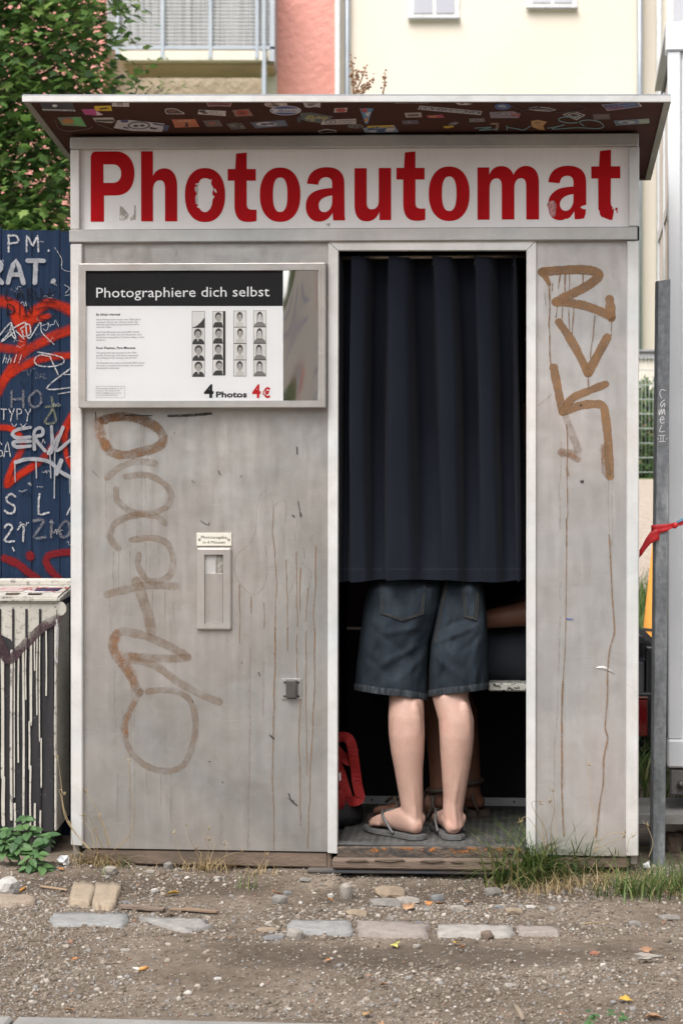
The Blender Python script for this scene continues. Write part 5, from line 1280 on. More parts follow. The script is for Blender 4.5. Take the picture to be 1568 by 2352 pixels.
for px in (824, 907, 996, 1092, 1182):
    u, w = B(px, 592, .045)
    tube('ring', [(u + .004 * math.sin(a_), .045 + .014 * math.cos(a_), w - .006 + .016 * math.sin(a_)) for a_ in [2 * math.pi * k / 20 for k in range(20)]], .002, m_railc, cur, 6, True)

# ============================================================ people in the booth (shapes in the booth's axes)
WF = wSill + .003                               # top of the mat
def skin_mat(name, base, warm):
    t = NT(name); t.set('Roughness', .52); t.set('Specular IOR Level', .35)
    c = t.ramp(t.noise(t.co(), 7, 5, .6), [(.3, base), (.7, warm)])
    c = t.mix(.6, c, t.ramp(t.noise(t.co(), 240, 3), [(.3, (.86, .80, .78)), (.55, (1, 1, 1))]), 'MULTIPLY')
    sp_ = t.noise(t.co(), 120, 1); c = t.mix(t.math('MULTIPLY', t.ramp(sp_, [(.78, (0, 0, 0)), (.82, (1, 1, 1))]), .4), c, (.28, .13, .09))
    bl_ = t.noise(t.co((1, 1, .7)), 16, 5, .65); c = t.mix(.55, c, t.ramp(bl_, [(.34, (.84, .78, .76)), (.5, (1, 1, 1)), (.66, (1.08, .96, .92))]), 'MULTIPLY')
    sp3 = t.new('ShaderNodeSeparateXYZ'); t.l.new(t.co(), sp3.inputs[0]); hz_ = t.new('ShaderNodeMapRange'); hz_.inputs[1].default_value = .13; hz_.inputs[2].default_value = .07; t.l.new(t.math('ADD', sp3.outputs[2], t.math('MULTIPLY', bl_, .04)), hz_.inputs[0])
    c = t.mix(t.math('MULTIPLY', hz_.outputs[0], .45), c, (.44, .20, .155))          # ruddy heels
    t.set('Base Color', c); t.set('Subsurface Weight', .05); t.b.inputs['Subsurface Radius'].default_value = (.012, .005, .003)
    t.bump(t.noise(t.co(), 420, 3), .12, .001)
    return t.m
m_skin = skin_mat('fair_skin', (.385, .252, .202), (.435, .278, .226))
m_skin2 = skin_mat('tanned_skin', (.135, .062, .040), (.165, .080, .050))
def PX(px, py, d): u, w = B(px, py, d); return Vector((u, d, w))
def limb_rings(rows, dz=None):
    out = []
    for py, p0, p1, d, ry in rows:
        a, b = PX(p0, py, d), PX(p1, py, d); c = (a + b) / 2
        out.append((c, Vector(((b.x - a.x) / 2, 0, 0)), Vector((0, ry, 0))))
    return out
def foot_parts(heel, f, L, zs, side, toes=True):
    """heel: (u, d) of the back of the heel; f: unit direction; side: +1 when the big toe lies clockwise of f"""
    f = Vector((f[0], f[1], 0)).normalized(); s = Vector((f.y, -f.x, 0)) * side     # towards the big toe
    H = Vector((heel[0], heel[1], 0)); k = L / .225
    rows = [(.002, .012, .018, .012), (.012, .022, .044, 0), (.03, .026, .058, 0), (.055, .028, .074, 0), (.085, .030, .070, 0), (.115, .035, .056, .003), (.145, .041, .045, .004), (.17, .042, .036, .004), (.19, .038, .027, .003), (.205, .03, .02, .002)]
    rings = []
    for q, hw, h, lift in rows:
        c = H + f * q * k + s * (.004 * (q > .12)); c.z = zs + lift + h / 2
        rings.append((c, s * hw * k, Vector((0, 0, h / 2))))
    parts = [loft(rings, 20, 2.3)]
    if toes:
        for i, (off, st_, ln, r) in enumerate(((.027, .185, .045, .0125), (.008, .188, .042, .009), (-.008, .183, .036, .0085), (-.021, .174, .032, .008), (-.033, .162, .028, .0075))):
            b0 = H + s * off * k + f * (st_ - .02) * k; b1 = H + s * off * k + f * (st_ + ln * .55) * k; b2 = H + s * off * k + f * (st_ + ln) * k
            zz = zs + r
            parts.append(tube_data([(b0.x, b0.y, zz + .008), (b1.x, b1.y, zz + .006), (b2.x - f.x * .008, b2.y - f.y * .008, zz), (b2.x, b2.y, zz - .001)], [r * 1.05, r * 1.05, r, r * .55], 10))
    return parts
def flipflop(name, heel, f, L, zs, side, parent, m_sole, m_strap):
    f = Vector((f[0], f[1], 0)).normalized(); s = Vector((f.y, -f.x, 0)) * side; H = Vector((heel[0], heel[1], 0)); k = L / .225
    out = []
    for q, a_, b_ in ((-.012, .004, .004), (-.008, .02, .02), (.012, .034, .034), (.05, .035, .035), (.1, .034, .039), (.15, .046, .045), (.185, .049, .043), (.215, .043, .034), (.236, .028, .02), (.242, .012, .008)):
        out.append((q, a_, b_))
    loop = [H + f * q * k + s * a_ for q, a_, b_ in out] + [H + f * q * k - s * b_ for q, a_, b_ in reversed(out)]
    bm = bmesh.new()
    t_ = [bm.verts.new((p.x, p.y, zs)) for p in loop]; l_ = [bm.verts.new((p.x, p.y, zs - .015)) for p in loop]
    bm.faces.new(t_); bm.faces.new(l_[::-1]); n = len(loop)
    for i in range(n): bm.faces.new((t_[i], l_[i], l_[(i + 1) % n], t_[(i + 1) % n]))
    bmesh.ops.recalc_face_normals(bm, faces=bm.faces[:])
    bmesh.ops.bevel(bm, geom=[e for e in bm.edges if abs(e.verts[0].co.z - e.verts[1].co.z) < 1e-6], offset=.003, segments=2, affect='EDGES')
    so = bm_obj(name, bm, m_sole, parent)
    toe = H + f * .178 * k + s * .018 * k
    for sg, off in ((1, .037), (-1, .039)):
        e_ = H + f * .075 * k + s * sg * off; m1 = H + f * .135 * k + s * (sg * .034 + .008)
        q1 = H + f * .158 * k + s * (sg * .020 + .012); q2 = H + f * .125 * k + s * sg * .037; q3 = H + f * .098 * k + s * sg * .041
        P = catmull([(toe.x, toe.y, zs + .010), (toe.x, toe.y, zs + .038), (q1.x, q1.y, zs + .049), (q2.x, q2.y, zs + .044), (q3.x, q3.y, zs + .022), (e_.x, e_.y, zs - .002)], 6)
        V, Fc = [], []
        v, q = tube_data([tuple(p) for p in P], .0042, 8); mesh('strap', v, q, m_strap, so, True)
    return so
ZS_ = WF + .015
LF = dict(heel=(B(964, 1930, .05)[0], .052), f=(-.70, .72), L=.222)
RF = dict(heel=(B(1042, 1930, .055)[0], .054), f=(-.17, .98), L=.222)
parts = []
Lr = [(1897, 932, 972, .088, .036), (1880, 926, 971, .094, .037), (1862, 922, 970, .096, .036), (1830, 916, 971, .098, .037), (1766, 905, 971, .100, .046), (1726, 897, 974, .102, .052), (1686, 892, 975.5, .106, .056), (1645, 891, 974, .114, .055), (1605, 893, 973, .126, .050), (1585, 893, 971, .135, .050), (1560, 892, 968, .150, .052), (1480, 880, 966, .168, .058), (1400, 872, 970, .185, .065)]
Rr = [(1899, 1024, 1066, .092, .036), (1880, 1017, 1063.5, .096, .036), (1862, 1016, 1063, .098, .036), (1830, 1017, 1068, .10, .037), (1766, 1013, 1079, .102, .046), (1726, 1010, 1085, .104, .052), (1690, 1008.5, 1088, .107, .056), (1654, 1006, 1088, .113, .056), (1600, 991, 1075, .128, .050), (1580, 994, 1076, .137, .050), (1560, 1000, 1078, .150, .052), (1480, 1000, 1086, .168, .058), (1400, 1000, 1090, .185, .065)]
parts.append(loft(limb_rings(Lr), 24)); parts.append(loft(limb_rings(Rr), 24))
def blob(c, rx, ry, rz, n=8):
    return loft([(Vector(c) + Vector((0, 0, -rz * math.cos(math.pi * i / n))), Vector((max(.0005, rx * math.sin(math.pi * i / n)), 0, 0)), Vector((0, max(.0005, ry * math.sin(math.pi * i / n)), 0))) for i in range(n + 1)], 14)
for (cxm, dbk, ank, anks) in ((934, .062, 950, (930, 968)), (1048, .064, 1041, (1020, 1062))):
    for off, py_, k_ in ((-17, 1690, 1.0), (17, 1676, .9)):                    # the two heads of the calf muscle
        p = PX(cxm + off, py_, dbk + .022); parts.append(blob(p, .026 * k_, .026 * k_, .085))
    a_ = PX(cxm + 4, 1760, .072); b_ = PX(ank, 1850, .066); h_ = PX(ank + 3, 1906, .062)
    parts.append(tube_data([a_, b_, h_], [.016, .0085, .012], 10))          # Achilles tendon
    for q_ in anks: parts.append(blob(PX(q_, 1880, .100), .011, .014, .016))
parts += foot_parts(**LF, zs=ZS_, side=1); parts += foot_parts(**RF, zs=ZS_, side=-1)
uc = B(978, 1335, .17)[0]
def ring(w, d, rx, ry, du=0): return (Vector((uc + du, d, w)), Vector((rx, 0, 0)), Vector((0, ry, 0)))
torso = [ring(.70, .21, .12, .050), ring(.80, .235, .13, .060), ring(.88, .235, .135, .075), ring(1.0, .22, .128, .088), ring(1.12, .235, .135, .092), ring(1.24, .275, .150, .09), ring(1.31, .30, .13, .075), ring(1.35, .318, .07, .06), ring(1.40, .34, .05, .05), ring(1.44, .36, .055, .06), ring(1.50, .385, .072, .09), ring(1.56, .40, .074, .092), ring(1.605, .405, .055, .07), ring(1.625, .405, .02, .03)]
parts.append(loft(torso, 24))
for sg in (-1, 1):
    sh = Vector((uc + sg * .145, .30, 1.285)); el = Vector((uc + sg * .185, .36, 1.03)); wr_ = Vector((uc + sg * .12, .50, .95)); ha = Vector((uc + sg * .09, .56, .95))
    parts.append(tube_data([sh, (sh + el) / 2, el, (el + wr_) / 2, wr_, ha], [.044, .04, .033, .034, .024, .026], 12))
    for k in range(4): parts.append(tube_data([ha + Vector((0, -.01, .014 - k * .011)), ha + Vector((-sg * .02, .035, .012 - k * .011)), ha + Vector((-sg * .045, .045 - .004 * k, .010 - k * .011))], [.009, .008, .007], 8))
    parts.append(tube_data([ha + Vector((0, -.02, .02)), ha + Vector((-sg * .03, .0, .035))], [.010, .008], 8))
person = remeshed('person', parts, .0042, m_skin, None, 3)
person.rotation_euler = (0, 0, TH)
tag(person, 'person in dark denim shorts and flip-flops standing with their back turned behind the curtain', 'person')
m_sole = M('grey_rubber', (.065, .065, .065), .75, 0, (.11, .108, .105), 20, bump=.1)
m_strap = M('glitter_strap', (.035, .035, .036), .5, 0, (.13, .13, .13), 260)
flipflop('flip_flop', **LF, zs=ZS_, side=1, parent=person, m_sole=m_sole, m_strap=m_strap); flipflop('flip_flop', **RF, zs=ZS_, side=-1, parent=person, m_sole=m_sole, m_strap=m_strap)
# hair and shirt, behind the curtain
hv, hf = loft([ring(1.47, .36, .062, .07), ring(1.53, .375, .082, .095), ring(1.585, .385, .080, .092), ring(1.628, .395, .055, .065), ring(1.642, .40, .02, .025)], 20)
mesh('hair', hv, hf, M('brown_hair', (.06, .035, .02), .6, stretch=(8, 8, 1)), person, True)
sv, sf = loft([ring(.86, .24, .16, .09), ring(1.0, .225, .15, .10), ring(1.12, .235, .152, .106), ring(1.24, .275, .168, .105), ring(1.31, .30, .148, .09), ring(1.348, .318, .085, .072)], 24)
mesh('shirt', sv, sf, M('dark_shirt', (.03, .03, .035), .9), person, True)
# denim shorts
t = NT('dark_denim'); t.set('Roughness', .9); t.set('Specular IOR Level', .15)
fd = t.noise(t.co((1, 1, .55)), 6, 5, .6)
c = t.ramp(fd, [(.3, (.008, .012, .017)), (.52, (.018, .025, .033)), (.72, (.042, .054, .066))])
wv = t.noise(t.co((1, 1, 1)), 650, 2); c = t.mix(.8, c, t.ramp(wv, [(.3, (.55, .56, .58)), (.7, (1.5, 1.5, 1.5))]), 'MULTIPLY')
t.set('Base Color', c); t.bump(t.math('ADD', t.math('MULTIPLY', t.noise(t.co((1, 1, .45), (0, .5, 0)), 22, 4), 5.0), wv), .35, .003); m_denim = t.m
t = NT('faded_hem'); t.set('Roughness', .9)
hn = t.noise(t.co((60, 60, 6)), 3, 3); t.set('Base Color', t.ramp(hn, [(.40, (.009, .013, .018)), (.62, (.030, .038, .047)), (.75, (.065, .074, .083))])); m_hem = t.m
def interp(tab, y):
    if y <= tab[0][0]: return tab[0][1]
    for (y0, x0), (y1, x1) in zip(tab, tab[1:]):
        if y <= y1: return x0 + (x1 - x0) * (y - y0) / (y1 - y0)
    return tab[-1][1]
SEAM = [(1200, 1000), (1290, 1024), (1334, 1021), (1407, 1007), (1478, 985), (1540, 981), (1612, 981)]
SHL = dict(out=[(1200, 866), (1290, 850), (1334, 845), (1366, 837), (1446, 828), (1542, 817), (1612, 812)], inn=SEAM, hem=(1584, 1609))
SHR = dict(out=[(1200, 1096), (1290, 1104), (1334, 1108), (1414, 1117), (1500, 1120), (1612, 1121)], inn=[(y, x + (-5.0 if y < 1450 else 3.0)) for y, x in SEAM], hem=(1582, 1600))
CREASE = [(985, 1470, 870, 1530, .007), (984, 1500, 900, 1575, .006), (980, 1440, 880, 1455, .005), (850, 1440, 930, 1500, -.005), (835, 1500, 900, 1560, -.005), (960, 1540, 955, 1600, .005), (900, 1545, 890, 1600, .004), (990, 1480, 1090, 1440, .006), (990, 1500, 1060, 1560, .006), (1110, 1450, 1060, 1500, -.005), (1030, 1530, 1025, 1595, .005), (1090, 1520, 1095, 1590, .004), (1000, 1450, 1070, 1420, -.004)]
def short_pt(sd, py, ang, off=0.0, left=True):
    xo, xi = interp(sd['out'], py), interp(sd['inn'], py); mid, hw = (xo + xi) / 2, abs(xi - xo) / 2
    ca, sa = math.cos(ang), math.sin(ang); p = 2 / 2.7
    x = math.copysign(abs(ca) ** p, ca); yv = math.copysign(abs(sa) ** p, sa)
    k = min(max((py - 1290) / 320, 0), 1); ry = .098 - .016 * k + off; dc = .172 - .018 * k + .05 * min(1, max(0, (1352 - py) / 40))
    n_ = mnoise.noise(Vector((x * 2.2 + (0 if left else 7), py * .011 + x * .8, 1.5))) * .018 + mnoise.noise(Vector((x * 4 + py * .016, py * .022 - x * 1.4, 4 if left else 8))) * .010
    fade = .35 + .65 * k
    pxx = mid + hw * x
    for ax_, ay_, bx_, by_, am in CREASE:                     # pulled creases in the cloth
        ux, uy = bx_ - ax_, by_ - ay_; l2 = ux * ux + uy * uy; tt_ = ((pxx - ax_) * ux + (py - ay_) * uy) / l2
        if -.15 < tt_ < 1.15:
            dist = abs((pxx - ax_) * uy - (py - ay_) * ux) / l2 ** .5; n_ += am * math.exp(-(dist / 7.0) ** 2) * max(0, math.sin(math.pi * min(1, max(0, (tt_ + .15) / 1.3)))) / fade
    d = dc - (ry + n_ * fade) * yv                     # sa > 0: towards the viewer
    u, w = B(mid + (hw + off * 790) * x, py, d)
    return Vector((u, d, w))
NA = 96
def shorts_leg(sd, left):
    V, Fc = [], []; rows = 90
    for j in range(rows + 1):
        r_ = j / rows
        for i in range(NA):
            an = 2 * math.pi * i / NA; x = math.cos(an)                     # x = +1: right side in the picture
            ho, hi = sd['hem']; s = (x + 1) / 2
            yh = ho + (hi - ho) * (s if left else 1 - s)
            V.append(short_pt(sd, 1200 + (yh - 1200) * r_, an, 0, left))
    for j in range(rows):
        for i in range(NA): Fc.append((j * NA + i, (j + 1) * NA + i, (j + 1) * NA + (i + 1) % NA, j * NA + (i + 1) % NA))
    return V, Fc
V, Fc = shorts_leg(SHL, True); v2, f2 = shorts_leg(SHR, False); o = len(V); V += v2; Fc += [tuple(i + o for i in q) for q in f2]
shorts = mesh('shorts', V, Fc, m_denim, person, True)
for sd, left in ((SHL, True), (SHR, False)):
    V, Fc = [], []
    N2 = 120
    for j in range(5):
        for i in range(N2):
            an = 2 * math.pi * i / N2; x = math.cos(an); ho, hi = sd['hem']; s = (x + 1) / 2; yh = ho + (hi - ho) * (s if left else 1 - s)
            of = .0012 + (.0010 if j in (1, 2, 3) else 0) + .0008 * math.sin(an * 37 + 2 * math.sin(an * 5)) * (j in (1, 2, 3))
            V.append(short_pt(sd, yh - 15 + 15.6 * j / 4, an, of, left))
    for j in range(4):
        for i in range(N2): Fc.append((j * N2 + i, (j + 1) * N2 + i, (j + 1) * N2 + (i + 1) % N2, j * N2 + (i + 1) % N2))
    mesh('hem', V, Fc, m_hem, shorts, True)
def on_back(sd, left, px, py, off):
    xo, xi = interp(sd['out'], py), interp(sd['inn'], py); mid, hw = (xo + xi) / 2, abs(xi - xo) / 2
    x = max(-.995, min(.995, (px - mid) / hw)); ca = math.copysign(abs(x) ** (2.7 / 2), x); an = math.acos(ca)
    p = short_pt(sd, py, an, 0, left); u, w = B(px, py, p.y - off); return Vector((u, p.y - off, w))
m_thread = M('tan_stitching', (.060, .046, .032), .8)
def pocket(sd, left, tl_, tr_, br, tip, bl):
    V, Fc = [], []; n, m = 14, 12
    for j in range(n + 1):
        r_ = j / n
        for i in range(m + 1):
            s = i / m
            x = (tl_[0] * (1 - s) + tr_[0] * s) * (1 - r_) + (bl[0] * (1 - s) + br[0] * s) * r_
            st_ = (tip[0] - bl[0]) / (br[0] - bl[0])
            yb = bl[1] + (tip[1] - bl[1]) * min(1, s / st_) if s <= st_ else tip[1] + (br[1] - tip[1]) * (s - st_) / (1 - st_)
            y = (tl_[1] * (1 - s) + tr_[1] * s) * (1 - r_) + yb * r_
            V.append(on_back(sd, left, x, y, .0035))
    for j in range(n):
        for i in range(m): a = j * (m + 1) + i; Fc.append((a, a + m + 1, a + m + 2, a + 1))
    pk_ = mesh('back_pocket', V, Fc, m_denim, shorts, True)
    for ins in (2.2, 6.0):
        cx, cy = (tl_[0] + tr_[0]) / 2, (tl_[1] + bl[1]) / 2
        P = [(tl_[0] + ins, tl_[1]), (bl[0] + ins, bl[1] - ins * .3), (tip[0], tip[1] - ins), (br[0] - ins, br[1] - ins * .3), (tr_[0] - ins, tr_[1])]
        Q = []
        for a, b in zip(P, P[1:]): Q += [(a[0] + (b[0] - a[0]) * k / 6, a[1] + (b[1] - a[1]) * k / 6) for k in range(6)]
        Q.append(P[-1]); v, q = tube_data([on_back(sd, left, x, y, .0042) for x, y in Q], .00075, 4); mesh('stitching', v, q, m_thread, pk_)
pocket(SHL, True, (869, 1290), (984, 1290), (973, 1411), (924, 1428), (871.6, 1409))
pocket(SHR, False, (1056, 1290), (1102, 1290), (1099, 1402), (1093, 1426), (1064, 1417))
for off in (0, 3.5):
    v, q = tube_data([on_back(SHR, False, interp(SHR['inn'], y) + 8 + off, y, .002) for y in range(1300, 1480, 8)], .0008, 4); mesh('stitching', v, q, m_thread, shorts)

# ------------------------------------------------------------ seated person on the right
DS = .40
parts = []
def V3(u, d, w): return Vector((u, d, w))
uk = B(1000, 1560, DS)[0]; uh = uk + .40
zt = wS + .085
for sg, dd in ((-1, .33), (1, .47)):
    k_ = V3(uk + (.03 if sg > 0 else 0), dd, zt - .005); h_ = V3(uh, dd + (.02 if sg < 0 else -.02), zt + .01)
    an_ = V3(uk + (.02 if sg < 0 else .10), dd, WF + .085)
    parts.append(tube_data([h_, (h_ + k_) / 2, k_], [.085, .075, .058], 16))
    parts.append(tube_data([k_ + V3(0, 0, .01), k_ + V3(.005, 0, -.10), (k_ + an_) / 2 + V3(.012, 0, .02), an_ + V3(0, 0, .05), an_ + V3(0, 0, -.03)], [.057, .054, .052, .036, .036], 16))
    parts += foot_parts((an_.x + .05, dd), (-1, .12), .25, WF + .022, -1 if sg < 0 else 1)
tor = [(uh + .02, .40, zt - .06, .11, .15), (uh + .02, .40, zt + .05, .11, .155), (uh + .0, .40, zt + .22, .10, .14), (uh - .02, .40, zt + .38, .105, .155), (uh - .03, .40, zt + .47, .09, .15), (uh - .035, .40, zt + .51, .06, .07), (uh - .045, .40, zt + .55, .05, .05), (uh - .06, .40, zt + .60, .07, .06), (uh - .065, .40, zt + .67, .092, .075), (uh - .06, .40, zt + .74, .09, .074), (uh - .05, .40, zt + .79, .05, .045)]
parts.append(loft([(V3(a, b, c_), V3(rx, 0, 0), V3(0, ry, 0)) for a, b, c_, rx, ry in tor], 22))
for dd, sg in ((.235, -1), (.56, 1)):
    s_ = V3(uh - .02, dd, zt + .43); e_ = V3(uh - .0, dd - .01 * 1, zt + .15)
    a0_, a1_ = PX(1215, 1423, .235), PX(1108, 1424, .235); w_ = V3(a1_.x, dd, a1_.z); h2 = w_ + V3(-.07, .01, -.01)
    parts.append(tube_data([s_, (s_ + e_) / 2, e_, (e_ + w_) / 2, w_, h2], [.05, .045, .040, .038, .028, .030], 14))
    for k in range(4): parts.append(tube_data([h2 + V3(.01, .018 - k * .012, .0), h2 + V3(-.04, .02 - k * .013, -.004), h2 + V3(-.07, .02 - k * .013, -.022)], [.0095, .0088, .0075], 8))
    parts.append(tube_data([h2 + V3(.03, -.02, .0), h2 + V3(-.01, -.045, -.008), h2 + V3(-.035, -.05, -.02)], [.011, .0095, .008], 8))
seated = remeshed('person', parts, .007, m_skin2, None, 3); seated.rotation_euler = (0, 0, TH)
tag(seated, 'seated person with bare forearm and woven sandals on the right inside the booth', 'person')
tv, tf = loft([(V3(a, b, c_), V3(rx + .014, 0, 0), V3(0, ry + .014, 0)) for a, b, c_, rx, ry in tor[:5]], 22)
sh_parts = [(tv, tf)]
for dd in (.235, .56): sh_parts.append(tube_data([V3(uh - .02, dd, zt + .43), V3(uh - .005, dd - .005, zt + .30), V3(uh, dd - .01, zt + .19)], [.062, .058, .06], 14))
m_darkcloth = M('black_cloth', (.012, .012, .014), .9, 0, (.018, .018, .02), 12, bump=.3, bscale=20, bdist=.01)
remeshed('shirt', sh_parts, .009, m_darkcloth, seated, 2)
sp_ = []
for sg, dd in ((-1, .33), (1, .47)):
    k_ = V3(uk + (.03 if sg > 0 else 0) - .02, dd, zt - .005); h_ = V3(uh, dd + (.02 if sg < 0 else -.02), zt + .01)
    sp_.append(tube_data([h_ + V3(.05, 0, 0), h_, (h_ + k_) / 2, k_ + V3(.02, 0, 0), k_ + V3(-.03, 0, -.015)], [.09, .102, .092, .082, .066], 18))
m_denim2 = M('navy_denim', (.012, .016, .024), .9, 0, (.02, .026, .036), 10, bump=.4, bscale=24, bdist=.008)
remeshed('trousers', sp_, .009, m_denim2, seated, 3)
m_sandal = M('brown_leather', (.045, .033, .026), .6, 0, (.07, .052, .040), 25)
for sg, dd in ((-1, .33), (1, .47)):
    ax = uk + (.02 if sg < 0 else .10) + .05
    loop = [(ax + .012, dd - .02), (ax + .012, dd + .02), (ax - .03, dd + .036), (ax - .12, dd + .038), (ax - .19, dd + .055), (ax - .25, dd + .05), (ax - .275, dd + .02), (ax - .272, dd - .02), (ax - .24, dd - .045), (ax - .17, dd - .048), (ax - .10, dd - .036), (ax - .03, dd - .036)]
    bm = bmesh.new(); a_ = [bm.verts.new((x, y, WF + .001)) for x, y in loop]; b_ = [bm.verts.new((x, y, WF + .022)) for x, y in loop]; n = len(loop)
    bm.faces.new(a_); bm.faces.new(b_[::-1])
    for i in range(n): bm.faces.new((a_[i], b_[i], b_[(i + 1) % n], a_[(i + 1) % n]))
    bmesh.ops.recalc_face_normals(bm, faces=bm.faces[:]); sd_ = bm_obj('sandal', bm, m_sandal, seated)
    for k in range(6):
        for dr_ in (1, -1):
            x0 = ax - .02 - k * .036; x1 = x0 - .055 * dr_
            if x1 > ax - .005 or x1 < ax - .25: continue
            h0 = .075 - abs(k - 1.5) * .010
            P = [(x0, dd - .044, WF + .02), (x0 * .7 + x1 * .3, dd - .040, WF + .02 + h0 * .6), ((x0 + x1) / 2, dd - .012, WF + .03 + h0), (x1, dd + .03, WF + .02 + h0 * .75)]
            v, q = tube_data([tuple(p) for p in catmull(P, 4)], .0045, 6); mesh('strap', v, q, m_sandal, sd_, True)
    v, q = tube_data([(ax - .05 + .041 * math.cos(a2), dd + .041 * math.sin(a2), WF + .105 + .006 * math.cos(a2)) for a2 in [2 * math.pi * k / 18 for k in range(18)]], .008, 6, True); mesh('ankle_strap', v, q, m_sandal, sd_, True)

# ------------------------------------------------------------ red bag on the floor at the left
bag = empty('shoulder_bag', (0, 0, 0), TH, 'red and black bag with red webbing strap on the booth floor at left', 'bag')
m_bagred = M('red_webbing', srgb(150, 26, 24), .8, 0, srgb(128, 20, 20), 14, bump=.3, bscale=300, bdist=.001)
bv, bf_ = loft([(V3(B(778, 1840, .33)[0] - .02, .33, WF + .002), V3(.085, 0, 0), V3(0, .09, 0)), (V3(B(778, 1840, .33)[0] - .02, .33, WF + .03), V3(.095, 0, 0), V3(0, .10, 0)), (V3(B(774, 1800, .33)[0] - .03, .33, WF + .09), V3(.085, 0, 0), V3(0, .09, 0)), (V3(B(768, 1750, .33)[0] - .035, .33, WF + .16), V3(.07, 0, 0), V3(0, .06, 0)), (V3(B(768, 1720, .33)[0] - .04, .33, WF + .19), V3(.05, 0, 0), V3(0, .03, 0))], 20, 2.6)
mesh('bag_body', bv, bf_, M('black_nylon', (.014, .014, .015), .6, bump=.4, bscale=30, bdist=.006), bag, True)
def web(name, P, w, d, th=.002):
    """flat webbing: path in photograph pixels with depth, width in metres"""
    pts_ = [PX(x, y, d + dd) for x, y, dd in P]; pts_ = [Vector(p) for p in catmull([tuple(p) for p in pts_], 5)]
    V, Fc = [], []
    for i, p in enumerate(pts_):
        a, b = pts_[max(i - 1, 0)], pts_[min(i + 1, len(pts_) - 1)]; tt_ = (b - a).normalized(); s = Vector((tt_.z, .35 * math.sin(i * .5), -tt_.x)).normalized()
        n_ = tt_.cross(s).normalized()
        for q in (s * w / 2 + n_ * th / 2, s * w / 2 - n_ * th / 2, -s * w / 2 - n_ * th / 2, -s * w / 2 + n_ * th / 2): V.append(p + q)
    for i in range(len(pts_) - 1):
        for j in range(4): Fc.append((4 * i + j, 4 * i + (j + 1) % 4, 4 * i + 4 + (j + 1) % 4, 4 * i + 4 + j))
    Fc.append((3, 2, 1, 0)); k = 4 * (len(pts_) - 1); Fc.append((k, k + 1, k + 2, k + 3))
    return mesh(name, V, Fc, m_bagred, bag, False)
web('strap', [(765, 1700, 0), (785, 1692, 0), (804, 1702, -.01), (814, 1750, -.01), (820, 1800, -.012), (826, 1832, -.014), (814, 1840, -.016), (801, 1836, -.018), (790, 1805, -.02), (780, 1770, -.02), (768, 1745, -.02)], .030, .27)
web('strap', [(770, 1720, 0), (790, 1740, 0), (806, 1748, .0), (812, 1720, .0)], .03, .285)
web('strap', [(764, 1860, 0), (778, 1852, -.01), (784, 1838, -.01), (776, 1815, 0)], .025, .245)
mesh('bag_label', [tuple(PX(x, y, .222)) for x, y in ((778, 1776), (782, 1774), (783, 1792), (779, 1794))], [(0, 1, 2, 3)], m_white_print, bag)

# ============================================================ blue plank fence on the left
YFn = .62
fence = empty('plank_fence', (0, YFn, 0), 0, 'dark blue painted plank fence covered in graffiti left of the booth', 'fence')
def FB(px, py, d=0.0): p = at(px, py, YFn + d); return p.x, p.z
t = NT('blue_planks'); t.set('Roughness', .8); t.set('Specular IOR Level', .15)
gr = t.noise(t.co((9, 9, .8)), 7, 6, .65)
c = t.ramp(gr, [(.3, (.007, .016, .038)), (.55, (.011, .024, .054)), (.75, (.019, .035, .068))])
kn = t.noise(t.co(), 26, 5, .7); c = t.mix(t.math('MULTIPLY', t.ramp(kn, [(.66, (0, 0, 0)), (.74, (1, 1, 1))]), .5), c, (.10, .085, .07))
t.set('Base Color', c); t.bump(t.noise(t.co((9, 9, .5)), 6, 6, .7), .2, .003); m_blue = t.m
be = [-150, -71, 4, 74, 138, 205, 280]
for k in range(len(be) - 1):
    x0, x1 = be[k] + .9, be[k + 1] - .9
    tp = [527, 524, 527, 528, 531, 530][k]
    q = [FB(x0, 1950), FB(x1, 1950)] + [FB(x1 + (x0 - x1) * s, tp + random.gauss(0, 1.5)) for s in (0, .25, .5, .75, 1)]
    bm = bmesh.new(); prism_bm(bm, q, random.uniform(0, .003), .024); bm_obj('plank', bm, m_blue, fence)
for zz in (.5, 1.55): box('cross_rail', -1.2, -.6, .026, .07, zz, zz + .09, m_blue, fence)
def ZF(x, y): return FB(x * .3733, 501.8 + y * .3733)
KF = .3733 / 725
def spray(name, c, a=(.85, 1), sc=30, e=(.12, .9, 160)): return M(name, c, .7, 0, tuple(x * .75 for x in c), 14, alpha=(*a, sc), edge=e, spec=.15)
m_gred = spray('red_orange_spray', srgb(168, 40, 14), (.45, 1), 12, (.55, .5, 30)); m_gmar = spray('maroon_spray', srgb(108, 22, 28), (.8, 1), 14, (.4, .4, 40))
m_gwht = spray('white_marker', srgb(180, 180, 182), (.25, .95), 160, (.3, 1.8, 260)); m_gsil = spray('silver_spray', srgb(150, 152, 158), (.7, 1), 40, (.3, .5, 60)); m_gblk = spray('black_marker', srgb(20, 18, 22), (.6, 1), 90)
m_ggry = spray('grey_chalk', srgb(112, 112, 118), (.15, .85), 120, (.5, 1.8, 160))
strokes('graffiti', [([(-20, 505), (60, 520), (120, 560), (140, 640)], 85 * KF), ([(150, 700), (200, 590), (290, 525), (380, 540), (450, 575)], 80 * KF), ([(-20, 1080), (50, 960), (140, 830), (260, 760), (360, 710), (450, 680)], 75 * KF), ([(90, 600), (140, 700), (120, 800), (-20, 790)], 70 * KF), ([(450, 840), (330, 850), (200, 880), (60, 960)], 60 * KF), ([(150, 640), (300, 600)], 50 * KF)], ZF, -.0006, m_gred, fence)
